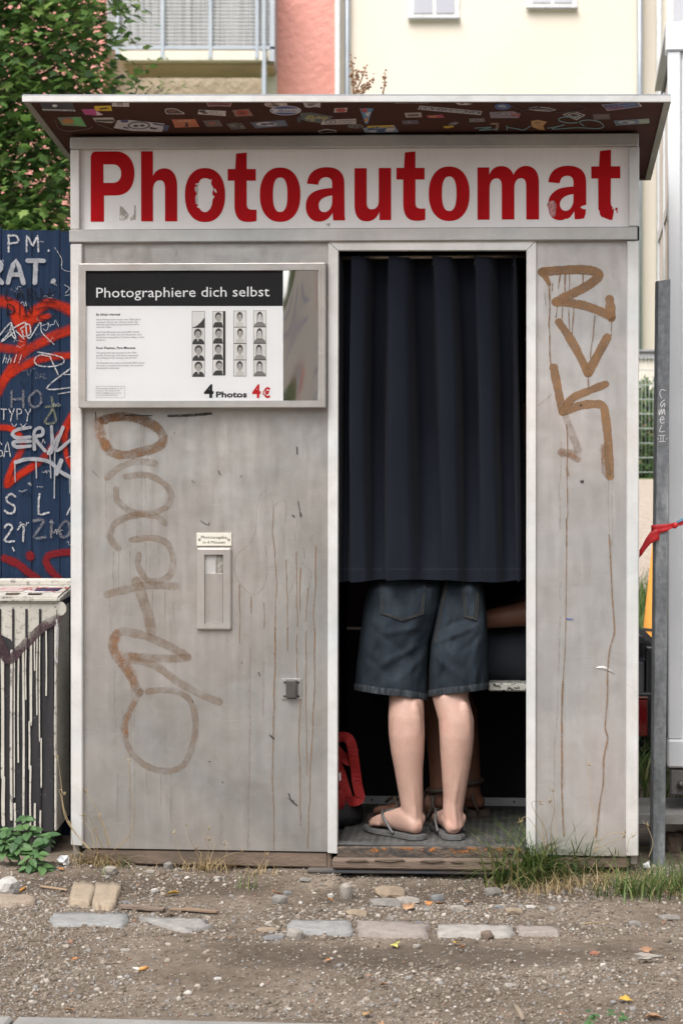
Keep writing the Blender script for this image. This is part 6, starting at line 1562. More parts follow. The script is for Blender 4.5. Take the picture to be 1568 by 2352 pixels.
strokes('graffiti', [([(-20, 1285), (60, 1290), (120, 1335), (140, 1410), (80, 1520), (45, 1620)], 50 * KF), ([(45, 1640), (120, 1580), (260, 1480), (360, 1350), (450, 1200)], 56 * KF), ([(450, 1230), (405, 1330), (410, 1460), (450, 1540)], 40 * KF)], ZF, -.0016, m_gred, fence)
strokes('graffiti', [([(30, 2090), (110, 2125), (180, 2180), (260, 2240)], 58 * KF), ([(450, 2050), (320, 2065), (285, 2100), (310, 2160), (390, 2240)], 52 * KF), ([(185, 2070), (189, 2080)], 62 * KF)], ZF, -.0012, m_gmar, fence)
# stroke letters
GL = {'P': [[(0, 1), (0, 0)], [(0, 1), (.7, .95), (.75, .6), (0, .5)]], 'M': [[(0, 0), (.05, 1), (.5, .35), (.9, 1), (1, 0)]], 'R': [[(0, 0), (0, 1), (.8, .9), (.7, .55), (0, .5)], [(.2, .5), (.9, 0)]], 'A': [[(0, 0), (.5, 1), (1, 0)], [(.2, .35), (.8, .35)]], 'T': [[(0, 1), (1, 1)], [(.5, 1), (.45, 0)]], 'L': [[(.1, 1), (0, 0), (.9, .05)]], 'B': [[(0, 0), (0, 1), (.7, .85), (.1, .55), (.8, .3), (0, 0)]], 'D': [[(0, 0), (0, 1), (.9, .6), (.7, .1), (0, 0)]], 'I': [[(.4, 1), (.4, 0)]], 'N': [[(0, 0), (.05, 1), (.8, 0), (.9, 1)]], 'E': [[(.9, 1), (.1, 1), (0, 0), (.9, 0)], [(.05, .5), (.7, .5)]], 'K': [[(0, 1), (0, 0)], [(.9, 1), (.05, .45), (.9, 0)]], 'S': [[(.9, .85), (.5, 1), (.1, .8), (.3, .55), (.8, .4), (.8, .1), (.3, 0), (0, .15)]], 'Y': [[(0, 1), (.5, .5), (.9, 1)], [(.5, .5), (.3, -.2)]], 'H': [[(0, 1), (0, 0)], [(.9, 1), (.9, 0)], [(0, .5), (.9, .5)]], 'O': [[(.5, 1), (0, .6), (.1, .1), (.5, 0), (.9, .3), (.8, .85), (.5, 1)]], 'Z': [[(0, 1), (.9, 1), (0, 0), (1, 0)]], 'F': [[(.9, 1), (0, 1), (0, 0)], [(0, .55), (.7, .55)]], 'G': [[(.9, .8), (.4, 1), (0, .5), (.3, 0), (.9, .1), (.9, .4), (.5, .4)]], '2': [[(0, .8), (.4, 1), (.8, .75), (0, .05), (.95, 0)]], '1': [[(.1, .7), (.6, 1), (.6, 0)]], '.': [[(.3, .05), (.35, .08)]], 'C': [[(.9, .85), (.4, 1), (0, .5), (.4, 0), (.9, .15)]], 'h': [[(0, 1), (0, 0)], [(0, .4), (.5, .6), (.7, 0)]]}
def gword(name, s, x, y, w, h, gap, wd, mat, off, to=ZF, kf=KF, slant=0.0, par=None):
    L = []
    for i, ch in enumerate(s):
        if ch in GL:
            for st_ in GL[ch]: L.append(([(x + i * (w + gap) + p[0] * w + slant * p[1] * h, y - p[1] * h) for p in st_], wd * kf, 3))
    strokes(name, L, to, off, mat, par or fence, jitter=.0006)
gword('graffiti', 'PM.', 55, 205, 75, 100, 36, 14, m_gwht, -.0030)
gword('graffiti', 'RAT.', -70, 395, 95, 135, 28, 34, m_gsil, -.0034)
gword('graffiti', 'LABIL', 40, 500, 44, 70, 22, 8, m_gblk, -.0038); gword('graffiti', 'DIN', 50, 590, 45, 65, 10, 9, m_gblk, -.0038)
strokes('graffiti', [([(350, 450), (230, 500), (350, 520)], 7 * KF), ([(220, 560), (300, 545), (350, 580), (300, 620), (235, 610), (280, 580)], 7 * KF), ([(220, 440), (228, 500)], 7 * KF), ([(140, 600), (185, 600)], 6 * KF)], ZF, -.0042, m_gblk, fence)
strokes('graffiti', [([(0, 720), (70, 640), (60, 700), (10, 760), (90, 700)], 10 * KF), ([(75, 650), (100, 740), (70, 690), (150, 640)], 10 * KF), ([(100, 690), (150, 740)], 10 * KF), ([(130, 680), (180, 650), (190, 710), (150, 725), (140, 690)], 10 * KF), ([(160, 640), (180, 740), (250, 640), (260, 700), (335, 775)], (11 * KF, 6 * KF)), ([(262, 660), (300, 650), (290, 690), (270, 680)], 5 * KF)], ZF, -.0046, m_gwht, fence)
gword('graffiti', 'hhII', 20, 890, 26, 50, 4, 6, m_gwht, -.0046, slant=.3); gword('graffiti', 'DAL', 222, 985, 20, 34, 6, 4, m_ggry, -.0046)
strokes('graffiti', [([(235, 822), (370, 850), (395, 885), (330, 910), (240, 905), (215, 870), (250, 840), (310, 850)], 9 * KF), ([(310, 850), (360, 960)], 9 * KF), ([(440, 920), (290, 1045), (440, 1040)], 10 * KF), ([(360, 1080), (440, 1066)], 8 * KF), ([(400, 960), (440, 960)], 8 * KF)], ZF, -.0046, m_gwht, fence)
gword('graffiti', 'HO', 75, 1160, 80, 100, 30, 18, m_ggry, -.0050); strokes('graffiti', [([(320, 1100), (325, 1170), (280, 1255), (345, 1250), (330, 1170)], 14 * KF), ([(285, 1160), (370, 1150)], 14 * KF)], ZF, -.0050, spray('olive_chalk', srgb(104, 106, 92), (.3, .95), 120), fence)
gword('graffiti', 'TYPY', 8, 1235, 36, 62, 14, 8, m_gwht, -.0054); strokes('graffiti', [([(75, 1260), (90, 1280), (105, 1265)], 6 * KF), ([(130, 1265), (145, 1280), (165, 1262)], 6 * KF)], ZF, -.0054, m_gwht, fence)
strokes('graffiti', [([(190, 1285), (110, 1300), (80, 1325), (110, 1350), (190, 1345)], 26 * KF), ([(190, 1370), (90, 1375), (105, 1405), (190, 1400)], 26 * KF), ([(215, 1420), (215, 1310), (260, 1290), (265, 1330), (220, 1350), (280, 1430)], 24 * KF), ([(320, 1280), (325, 1420), (300, 1440), (370, 1330)], 24 * KF), ([(390, 1285), (345, 1430), (440, 1360)], 24 * KF), ([(100, 1500), (180, 1480), (300, 1495), (380, 1560), (450, 1600)], 28 * KF), ([(350, 1570), (380, 1490)], 30 * KF), ([(95, 1500), (97, 1620)], 8 * KF), ([(225, 1490), (228, 1595)], 9 * KF), ([(310, 1430), (316, 1595)], 9 * KF), ([(340, 1440), (337, 1720)], 9 * KF), ([(430, 1590), (432, 1690)], 7 * KF)], ZF, -.0054, m_gsil, fence)
gword('graffiti', 'GA', -20, 1465, 40, 90, 8, 7, m_gwht, -.0054); gword('graffiti', 'SL', 35, 1815, 70, 120, 135, 15, m_gwht, -.0054); gword('graffiti', '21', 30, 1985, 60, 105, 20, 15, m_gwht, -.0054)
gword('graffiti', 'ZIOF', 210, 1960, 70, 100, 10, 22, m_ggry, -.0054); strokes('graffiti', [([(232, 1650), (236, 1652)], 6 * KF), ([(248, 1650), (252, 1652)], 6 * KF), ([(262, 1650), (266, 1652)], 6 * KF), ([(82, 2025), (90, 2045)], 12 * KF), ([(440, 1770), (415, 1820)], 10 * KF), ([(340, 180), (382, 250), (385, 310), (440, 330)], 4 * KF), ([(400, 410), (430, 430), (405, 460)], 5 * KF), ([(405, 475), (430, 470)], 5 * KF)], ZF, -.0058, m_gwht, fence)

sc_ = []
for _ in range(34):                                     # layers of small scribbles
    x, y = rr.uniform(0, 420), rr.uniform(60, 2050); k_ = rr.uniform(10, 26); P = [(x, y)]
    for i in range(rr.randint(4, 8)): P.append((P[-1][0] + rr.uniform(.1, .9) * k_, y + rr.uniform(-1, 1) * k_))
    sc_.append((P, rr.uniform(2.2, 4.5) * KF, 4))
strokes('scribbles', sc_[:20], ZF, -.0062, m_gwht, fence); strokes('scribbles', sc_[20:27], ZF, -.0064, m_gblk, fence); strokes('scribbles', sc_[27:], ZF, -.0066, m_ggry, fence)

# ============================================================ utility cabinet
YCb = .28
cab = empty('utility_cabinet', (0, YCb, 0), 0, 'grey utility cabinet dripping with black and white paint beside the booth', 'cabinet')
def CB(px, py, d=0.0): p = at(px, py, YCb + d); return p.x, p.z
t = NT('black_paint_coat'); t.set('Roughness', .55)
t.set('Base Color', t.mix(t.ramp(t.noise(t.co(), 60, 6, .75), [(.60, (0, 0, 0)), (.70, (1, 1, 1))]), t.ramp(t.noise(t.co((8, 8, .5)), 4, 4), [(.3, (.010, .010, .012)), (.7, (.026, .023, .027))]), (.15, .14, .13)))
m_blk = t.m
t = NT('dirty_white_paint'); t.set('Roughness', .65)
t.set('Base Color', t.mix(t.ramp(t.noise(t.co(), 45, 6, .75), [(.54, (0, 0, 0)), (.68, (1, 1, 1))]), t.ramp(t.noise(t.co(), 6, 4), [(.3, (.36, .34, .30)), (.7, (.50, .48, .43))]), (.07, .06, .055))); m_dwht = t.m
xL, zT = CB(-90, 1384); xR, _ = CB(129, 1384); zB = .055
body = box('body', xL, xR, .0, .30, zB, zT, m_blk, cab, .008)
box('side_sheet', xR + .0006, xR + .0026, .012, .29, zB + .01, zT - .02, m_dwht, body)
lid_q = [(xL - .01, zT + .001), (xR + .012, zT + .001), (xR + .012, zT + .022), (xL - .01, zT + .022)]
bm = bmesh.new()
c8 = [(xL - .01, -.012, zT), (xR + .012, -.012, zT), (xR + .012, .315, zT), (xL - .01, .315, zT), (xL - .01, -.012, zT + .018), (xR + .012, -.012, zT + .018), (xR + .012, .30, zT + .034), (xL - .01, .30, zT + .034)]
vs = [bm.verts.new(p) for p in c8]
for f in ((3, 2, 1, 0), (4, 5, 6, 7), (0, 1, 5, 4), (1, 2, 6, 5), (2, 3, 7, 6), (3, 0, 4, 7)): bm.faces.new([vs[i] for i in f])
bmesh.ops.bevel(bm, geom=bm.edges[:], offset=.006, segments=2, affect='EDGES')
lid = bm_obj('lid', bm, m_dwht, cab)
box('lid_lip', xL - .01, xR + .012, .292, .318, zT + .030, zT + .055, m_dwht, lid, .006)
for k, (x0, x1, y0, y1, col) in enumerate(((55, 115, .10, .20, (200, 196, 194)), (-10, 50, .12, .25, (190, 170, 166)), (75, 130, .13, .22, (40, 44, 80)), (20, 48, .03, .08, (90, 76, 62)), (72, 100, .03, .07, (58, 36, 34)))):
    xa, _ = CB(x0, 1380, .1); xb, _ = CB(x1, 1380, .1)
    zf = lambda y: zT + .018 + .016 * (y + .012) / .312 + .0008 + k * .0002
    mesh('sticker', [(xa, y0, zf(y0)), (xb, y0, zf(y0)), (xb + .004, y1, zf(y1)), (xa - .003, y1, zf(y1))], [(0, 1, 2, 3)], smat(col), lid)
def lidz(x, y): return (x, y, zT + .018 + .016 * (y + .012) / .312 + .002)
V, Fc = [], []
for n_ in range(9):
    x = xR - .24 + rr.uniform(0, .22); y = rr.uniform(.10, .24)
    P = [(x, y), (x + .02, y + .03), (x + .035, y - .01), (x + .055, y + .02)]
    v, f = ribbon_data(catmull(P, 4), .004, 0); o = len(V); V += [lidz(a, c_) for a, b_, c_ in v]; Fc += [tuple(i + o for i in q) for q in f]
mesh('marker_scrawl', V, Fc, smat((176, 60, 50)), lid)['kind'] = 'stuff'
plh = box('plinth', xL + .02, xR - .02, .03, .28, -.04, zB, M('plinth', (.06, .058, .055), .9, bump=.4), cab)
KC = .32 / 764
def ZC(x, y): return CB(x * .32, 1285.8 + y * .32)
for x in (-190, -95, 3, 98, 193, 291, 402):
    a, z1 = ZC(x, 350); _, z0 = ZC(x, 1960)
    box('rib', a - .0035, a + .0035, -.006, -.0002, max(z0, zB + .01), z1, m_blk if x != 402 else m_dwht, body, .002)
strokes('white_paint', [([(-100, 350), (100, 345), (300, 348), (426, 350)], 110 * KC, 4), ([(-60, 430), (120, 440), (250, 430), (345, 420)], 100 * KC), ([(20, 500), (130, 540), (210, 520), (290, 480)], 90 * KC), ([(110, 570), (160, 600), (130, 620)], 60 * KC), ([(412, 420), (410, 600), (405, 730)], (26 * KC, 18 * KC))], ZC, -.0007, m_dwht, body)
dd_ = []
for x, y0, y1, w in ((22, 700, 1560, 34), (-60, 600, 1500, 40), (88, 650, 1860, 26), (108, 680, 1700, 12), (138, 700, 1450, 16), (170, 640, 1840, 22), (192, 560, 1000, 14), (228, 560, 1180, 26), (214, 1160, 1500, 18), (224, 1480, 1900, 20), (256, 500, 790, 14), (272, 520, 1112, 13), (290, 500, 1300, 12), (300, 1280, 1630, 14), (334, 480, 970, 16), (398, 1000, 1400, 10), (30, 1560, 1900, 36), (110, 1750, 1950, 24), (255, 1750, 1980, 22), (295, 1800, 1960, 18)):
    j = random.uniform(-5, 5); dd_.append(([(x, y0), (x + j, (y0 + y1) / 2), (x + j * .5, y1)], w * .66 * KC))
strokes('white_drips', dd_, ZC, -.0072, m_dwht, body, close_gap=1e-5)
strokes('purple_spray', [([(-40, 480), (20, 640), (70, 720), (150, 640), (260, 530), (340, 460), (420, 420)], 66 * KC)], ZC, -.0080, M('purple_spray', (.030, .012, .018), .7, 0, (.05, .025, .03), 30, alpha=(.35, .97, 25)), body)
strokes('white_tag', [([(412, 430), (410, 620)], 14 * KC), ([(405, 640), (402, 700), (415, 735)], 16 * KC)], ZC, -.0090, m_gwht, body)

# ============================================================ right side: post, ribbon, white trailer
YPo = .08
def PB(px, py, d=0.0): p = at(px, py, YPo + d); return p
post = empty('steel_post', (PB(1508, 1985).x, YPo, 0), 0, 'galvanised steel post standing at the right of the booth', 'post')
m_galv = NT('galvanised_steel'); t = m_galv; t.set('Metallic', .55); t.set('Roughness', .5)
t.set('Base Color', t.mix(.5, t.ramp(t.noise(t.co((3, 3, .6)), 9, 6, .65), [(.3, (.12, .13, .14)), (.55, (.22, .235, .25)), (.72, (.42, .435, .45))]), t.ramp(t.noise(t.co(), 60, 5), [(.3, (.6, .6, .6)), (.7, (1.4, 1.4, 1.4))]), 'MULTIPLY'))
t.bump(t.noise(t.co(), 90, 4), .15, .003); m_galv = t.m
tp_, bt_ = PB(1521, 645), PB(1508, 1990)
bm = bmesh.new(); hw, hd_ = .0195, .02
prof_ = [(-hw + .004, -hd_), (hw - .002, -hd_), (hw, -hd_ + .003), (hw, hd_), (-hw, hd_), (-hw, -hd_ + .008)]
lo = [bm.verts.new((bt_.x + a - post.location.x, b, -.05)) for a, b in prof_]; hi = [bm.verts.new((tp_.x + a - post.location.x, b, tp_.z + (.003 if a > 0 else -.002))) for a, b in prof_]
n = len(prof_); bm.faces.new(lo); bm.faces.new(hi[::-1])
for i in range(n): bm.faces.new((lo[i], lo[(i + 1) % n], hi[(i + 1) % n], hi[i]))
bmesh.ops.recalc_face_normals(bm, faces=bm.faces[:]); pbody = bm_obj('shaft', bm, m_galv, post)
def ZP(x, y): px, py = Z7(x, y); p = PB(px, py, -.0206); return p.x - post.location.x, p.z
strokes('marker_tag', [([(1145, 1235), (1118, 1228), (1105, 1255), (1118, 1290)], 5 * K7), ([(1140, 1302), (1112, 1325), (1118, 1352), (1138, 1325), (1140, 1352)], 5 * K7), ([(1100, 1375), (1102, 1410), (1118, 1368), (1122, 1405), (1136, 1368), (1142, 1408)], 6 * K7), ([(1108, 1445), (1135, 1440), (1125, 1422), (1108, 1440), (1115, 1468), (1138, 1465)], 5 * K7), ([(1118, 1485), (1104, 1528), (1140, 1528)], 5 * K7), ([(1098, 1558), (1145, 1556)], 4 * K7), ([(1112, 1558), (1112, 1600)], 4 * K7), ([(1130, 1558), (1130, 1600)], 4 * K7), ([(1098, 1602), (1148, 1600)], 4 * K7), ([(1092, 1580), (1094, 1582)], 7 * K7), ([(1154, 1580), (1156, 1582)], 7 * K7)], ZP, -.0206, M('white_ink', (.72, .72, .72), .6), post)
rib = empty('ribbon', (0, YPo, 0), 0, 'red ribbon knotted around the steel post', 'ribbon')
m_rib = M('red_ribbon', srgb(186, 30, 36), .55, 0, srgb(160, 24, 30), 30, bump=.3, bscale=120, bdist=.002)
def sheet(name, rows, mat, parent, th=.0012):
    """rows of (px, py_top, py_bottom, depth): a strip of cloth"""
    V, Fc = [], []
    for px, y0, y1, d in rows:
        for k in range(4):
            s = k / 3; p = PB(px, y0 + (y1 - y0) * s, d + .003 * math.sin(s * 3.1)); V.append((p.x, p.y - YPo, p.z))
    for i in range(len(rows) - 1):
        for k in range(3): Fc.append((4 * i + k, 4 * i + k + 1, 4 * i + 5 + k, 4 * i + 4 + k))
    o = mesh(name, V, Fc, mat, parent, True); md = o.modifiers.new('t', 'SOLIDIFY'); md.thickness = th; return o
sheet('band', [(1494, 1207, 1228, .0), (1496, 1206, 1230, -.024), (1510, 1205, 1226, -.0245), (1530, 1204, 1220, -.0245), (1540, 1202, 1214, -.024), (1549, 1202, 1211, -.022)], m_rib, rib)
sheet('tail', [(1513, 1214, 1240, -.030), (1503, 1216, 1243, -.030), (1492, 1222, 1250, -.028), (1482, 1236, 1262, -.024), (1474, 1252, 1274, -.022), (1467, 1264, 1281, -.02)], m_rib, rib)
kp = PB(1549, 1207, -.022); v, f = loft([(Vector((kp.x - .007, kp.y - YPo, kp.z)), Vector((0, .004, 0)), Vector((0, 0, .006))), (Vector((kp.x, kp.y - YPo, kp.z)), Vector((0, .009, 0)), Vector((0, 0, .010))), (Vector((kp.x + .008, kp.y - YPo, kp.z + .001)), Vector((0, .004, 0)), Vector((0, 0, .005)))], 12)
mesh('knot', v, f, m_rib, rib, True)
sheet('loose_end', [(1551, 1201, 1208, -.02), (1562, 1197, 1207, -.012), (1580, 1190, 1201, .0), (1610, 1180, 1192, .03)], m_rib, rib)
sheet('blue_thread', [(1553, 1198, 1201, -.022), (1562, 1192, 1197, -.014), (1580, 1184, 1190, -.002)], M('blue_thread', srgb(120, 170, 200), .7), rib)

YTr = .35; THT = math.radians(-6.75)
tc = at(1528, 1050, YTr)
trl = empty('box_trailer', (tc.x, YTr, 0), THT, 'white metal box trailer at the right edge behind the post', 'trailer')
m_tw = M('trailer_white', (.64, .66, .68), .4, 0, (.56, .58, .60), 3, bump=.1, bscale=30)
m_tside = M('cream_side_sheet', (.62, .56, .48), .35, 0, (.70, .66, .60), 3, stretch=(12, 12, .6))
zt0 = CAMZ - (1763 - HY) / FPX * (DIST + YTr); zt1 = CAMZ - (50 - HY) / FPX * (DIST + YTr)
zc0 = CAMZ - (1698 - HY) / FPX * (DIST + YTr); zc1 = CAMZ - (117 - HY) / FPX * (DIST + YTr)
box('corner_post', .006, .045, .0, .06, zc0, zc1, m_tw, trl, .004); box('front_wall', .045, 1.5, .012, .05, zc0, zc1, m_tw, trl, .002)
for k in range(9): box('panel_rib', .085 + k * .15, .10 + k * .15, .004, .0118, zc0 + .02, zc1 - .02, m_tw, trl, .003)
box('corner_casting', .0, .10, -.008, .09, zc1, zt1, m_tw, trl, .004); box('corner_casting', .004, .10, -.008, .09, zt0, zc0, m_tw, trl, .006)
box('top_beam', .10, 1.5, .0, .06, zc1 + .005, zt1 - .01, m_tw, trl, .003); box('bottom_beam', .10, 1.5, .0, .06, zt0 + .004, zc0 - .002, m_tw, trl, .003)
box('side_wall', .016, .03, .061, 1.08, zt0 + .02, zc1 - .01, m_tside, trl)
for z in (1.95, 1.66): box('side_rail', .010, .0159, .07, 1.08, z, z + .035, m_tw, trl, .002)
box('side_rail', .008, .0159, .095, 1.08, zc1 - .03, zc1 - .012, M('dark_trim', (.05, .05, .05), .6), trl)
for y in (.5, 1.06): box('side_post', .009, .0158, y, y + .03, zt0 + .02, zc1 - .04, m_tw, trl)
box('roof', .0, 1.5, .05, 1.1, zt1 - .02, zt1, m_tw, trl); box('back_wall', .03, 1.5, 1.06, 1.09, zt0, zt1 - .03, m_tw, trl)
uR_ = CAMZ - (1155 - HY) / FPX * (DIST + YTr)
box('dark_panel', .002, .014, .07, .6, zt0 + .06, zt0 + .35, M('dark_blue_panel', (.02, .024, .03), .5), trl)
m_rusty = M('rusty_iron', (.05, .04, .035), .8, .3, (.09, .06, .045), 25, bump=.5)
box('chassis', .02, 1.5, .03, 1.0, zt0 - .05, zt0 - .003, m_rusty, trl)
br = box('hinge_bracket', .012, .075, .0, .05, zt0 - .085, zt0 - .005, M('grey_iron', (.16, .155, .15), .7, .4, bump=.4), trl, .006)
tube('bolt', [(.045, -.014, zt0 - .05), (.045, 0, zt0 - .05)], .012, m_screw, br, 8)
plk = empty('concrete_slab', (0, 0, 0), 0, 'grey concrete slab laid under the white trailer on rubble', 'slab')
a = at(1440, 1869, .30); b = at(1700, 1869, .30)
bm = bmesh.new(); prism_bm(bm, [(a.x, a.z - .034), (b.x, a.z - .034), (b.x, a.z), (a.x, a.z)], .30, .60); bevel_bm(bm, .003)
bm_obj('slab_body', bm, M('old_concrete', (.26, .255, .24), .9, 0, (.19, .185, .175), 14, bump=.5, bscale=80), plk)

# small dark trailer with a red lamp further back
sv = empty('utility_trailer', (0, 1.6, 0), 0, 'black utility trailer with red tail lamp behind the booth at right', 'trailer')
def SB(px, py): p = at(px, py, 1.6); return p.x, p.z
m_tb = M('black_plastic', (.022, .023, .026), .45, 0, (.03, .03, .034), 8)
def sbox(name, p0, q0, p1, q1, y0, y1, mat, par=sv, bv=.004): a, b = SB(p0, q1), SB(p1, q0); return box(name, a[0], b[0], y0, y1, a[1], b[1], mat, par, bv)
sbox('body', 1330, 1520, 1520, 1600, .05, 1.2, m_tb); sbox('frame_beam', 1330, 1600, 1488, 1692, .02, .12, m_tb)
sbox('lamp_housing', 1440, 1590, 1496, 1692, -.03, .02, m_tb)
lamp = sbox('tail_lamp', 1446, 1604, 1482, 1688, -.045, -.031, M('red_lens', (.20, .010, .012), .15, 0, (.15, .008, .01), 20))
sbox('lamp_cap', 1446, 1597, 1484, 1603.5, -.045, -.031, M('brown_lens', (.16, .06, .04), .3))
sbox('upright', 1484, 1488, 1503, 1600, .0, .05, m_tb); sbox('upright', 1462, 1522, 1480, 1598, .01, .045, M('grey_box', (.10, .10, .11), .6))
a, b = SB(1400, 1480), SB(1484, 1456)
P = [(a[0], a[1]), (b[0], a[1]), (b[0], b[1] - .02), (b[0] - .02, b[1] - .004), (b[0] - .06, b[1]), (a[0], b[1])]
bm = bmesh.new(); prism_bm(bm, P, -.02, .25); bevel_bm(bm, .005); bm_obj('mudguard', bm, m_tb, sv)
for px in (1385,):
    c_ = SB(px, 1650); w_ = bpy.data.objects
    v, f = loft([(Vector((c_[0], y, .30)), Vector((r_, 0, 0)), Vector((0, 0, r_))) for y, r_ in ((.2, .18), (.2, .28), (.24, .30), (.34, .30), (.38, .28), (.38, .18))], 28); wh = mesh('wheel', v, f, M('tyre_rubber', (.015, .015, .015), .8), sv)
tcn = empty('traffic_cone', (at(1517, 1300, 4).x, 4.0, terrain(2.6, 4) - .0), 0, 'tall orange traffic cone standing in the grass behind the post', 'cone')
v, f = loft([(Vector((0, 0, .03)), Vector((.125, 0, 0)), Vector((0, .125, 0))), (Vector((0, 0, .38)), Vector((.085, 0, 0)), Vector((0, .085, 0))), (Vector((0, 0, .9)), Vector((.03, 0, 0)), Vector((0, .03, 0)))], 24)
m_cone = M('orange_plastic', (.72, .30, .05), .5, 0, (.66, .27, .05), 4)
mesh('cone_body', v, f, m_cone, tcn, True); box('base_plate', -.18, .18, -.18, .18, 0, .03, m_cone, tcn, .01)
v, f = loft([(Vector((0, 0, .372)), Vector((.089, 0, 0)), Vector((0, .089, 0))), (Vector((0, 0, .384)), Vector((.088, 0, 0)), Vector((0, .088, 0)))], 24); mesh('seam', v, f, m_tb, tcn)

# dry weed rising behind the roof
shr = empty('dry_weed', (at(840, 150, 4.0).x, 4.0, terrain(.1, 4)), 0, 'withered brown weed stalks showing above the booth roof', 'plant')
m_dry = M('dry_brown_stalk', (.22, .12, .07), .9, 0, (.30, .18, .10), 30)
stv, stf, sdv, sdf = [], [], [], []
for (x0, y0, x1, y1) in ((812, 215, 806, 128), (814, 215, 842, 150), (816, 215, 858, 178), (876, 230, 885, 168), (828, 215, 850, 195), (811, 200, 822, 160)):
    a, b = at(x0, y0, 4), at(x1, y1, 4); base = Vector((a.x, 4, terrain(a.x, 4)))
    L = Vector(shr.location); v, f = tube_data([base - L, a - L, (a + b) / 2 - L + Vector((.004, 0, 0)), b - L], [.008, .005, .0035, .002], 5); o = len(stv); stv += v; stf += [tuple(i + o for i in q) for q in f]
    for k in range(26):
        s = rr.random() ** .8; p = a + (b - a) * s + Vector((rr.gauss(0, .007), rr.gauss(0, .010), rr.gauss(0, .010))); r_ = rr.uniform(.003, .007)
        bvx, bfx = ico(); o = len(sdv); sdv += [tuple(p - L + Vector(q) * r_) for q in bvx]; sdf += [tuple(int(i) + o for i in q) for q in bfx]
mesh('stems', stv, stf, m_dry, shr, True); mesh('seed_heads', sdv, sdf, m_dry, shr)['kind'] = 'stuff'

# ============================================================ plants at the foot of the booth
def clump(name, spots, h, lean, w, mat, label, cat='grass', seg=4, curl=.6, hvar=.45):
    pts = []
    for px, py, n, sx, sy in spots:
        c_ = G(px, py)
        for _ in range(n):
            x = c_.x + rr.gauss(0, sx); y = min(c_.y + rr.gauss(0, sy), .02 - .087 * x + .0); pts.append((x, y, terrain(x, y) - .004))
    o = blades(name, pts, h, lean, w, mat, seg, None, hvar, curl); return tag(o, label, cat, None, 'stuff')
clump('green_grass', [(1205, 2014, 260, .045, .03), (1265, 2008, 160, .05, .03), (1345, 2002, 50, .05, .025)], .15, 1.2, .0050, m_grass, 'dark green grass clump at the right foot of the doorway')
clump('green_grass', [(1470, 2040, 120, .05, .04), (1545, 2035, 190, .05, .05), (1430, 2045, 50, .04, .03), (1600, 2020, 130, .06, .05)], .085, 1.1, .0036, m_grass, 'bright green grass clump at the foot of the steel post')
clump('dry_grass', [(1300, 2025, 110, .07, .035), (1370, 2018, 80, .06, .035), (1250, 2030, 60, .05, .03), (1440, 2020, 80, .06, .03), (1520, 2040, 60, .06, .03)], .065, 1.9, .0022, m_straw, 'yellow dry grass under the right panel of the booth')
clump('dry_grass', [(225, 1988, 170, .035, .02), (255, 1990, 90, .03, .02), (200, 1985, 50, .04, .02)], .06, 1.5, .0022, m_straw, 'tangled straw tuft at the left corner of the booth')
clump('dry_grass', [(470, 1996, 80, .03, .018), (500, 1998, 60, .03, .018), (445, 1995, 30, .04, .015)], .055, 1.3, .0020, m_straw, 'straw tuft below the middle of the left panel')
clump('dry_grass', [(600, 2004, 40, .025, .012)], .045, 1.2, .0018, m_straw, 'small straw tuft left of the door sill')
clump('green_grass', [(238, 2004, 8, .01, .01), (280, 1996, 6, .01, .01), (190, 1975, 8, .01, .02), (480, 1985, 6, .01, .01), (452, 1990, 5, .01, .01), (570, 2022, 26, .02, .012)], .04, .6, .003, m_grass, 'few fresh green blades among the straw tufts')
def stalks(name, L, label, r=.0013):
    V, Fc = [], []
    for P in L:
        pts = []
        for i, (px, py) in enumerate(P):
            d = -.035 - .004 * i; u, w = B(px, py, d); x, y = cT * u - sT * d, sT * u + cT * d; pts.append((x, y, w))
        P3 = [tuple(p) for p in catmull(pts, 5)]; v, f = tube_data(P3, [r * (1 - .55 * i / (len(P3) - 1)) for i in range(len(P3))], 5)
        o = len(V); V += v; Fc += [tuple(i + o for i in q) for q in f]
        e = Vector(P3[-1])
        for k in range(5):                                   # a few spikelets at the tip
            t_ = e + Vector((rr.gauss(0, .006), rr.gauss(0, .004), rr.uniform(.002, .016))); v, f = tube_data([e, (e + t_) / 2, t_], [.0005, .0009, .0003], 4); o = len(V); V += v; Fc += [tuple(i + o for i in q) for q in f]
    tag(mesh(name, V, Fc, m_straw, None, True), label, 'grass', None, 'stuff')
def q5(*P): return [(x * .32, 1285.8 + y * .32) for x, y in P]
stalks('dry_stalks', [q5((640, 2080), (560, 1980), (500, 1890), (455, 1760), (440, 1600), (415, 1420)), q5((660, 2090), (540, 1960), (470, 1850), (440, 1700), (425, 1660), (440, 1650), (465, 1690)), q5((790, 2060), (770, 1960), (690, 1780), (615, 1670)), q5((780, 2060), (735, 1900), (700, 1840), (725, 1850)), q5((680, 2080), (660, 1960), (605, 1880)), q5((820, 2080), (930, 1980), (962, 1800), (930, 1600), (925, 1450)), q5((700, 2090), (690, 1940)), q5((600, 2120), (530, 2060), (510, 1900)), q5((740, 2080), (690, 1960), (640, 1840), (600, 1840))], 'long dry grass stalks leaning at the left corner of the booth')
def q9(*P): return [(x * .5, 1881.6 + y * .5) for x, y in P]
stalks('dry_stalks', [q9((930, 230), (960, 150), (945, 90), (960, 50)), q9((940, 230), (890, 130), (870, 80), (862, 30)), q9((880, 230), (830, 170), (800, 70)), q9((960, 235), (1000, 190), (1060, 160), (1110, 150)), q9((950, 230), (985, 120), (960, 100)), q9((1190, 255), (1200, 200), (1220, 170)), q9((920, 230), (925, 160), (900, 140)), q9((980, 235), (1040, 170), (1030, 120))], 'thin dry stalks below the middle of the left panel', .001)
def q10(*P): return [(784 + x * .5, 1881.6 + y * .5) for x, y in P]
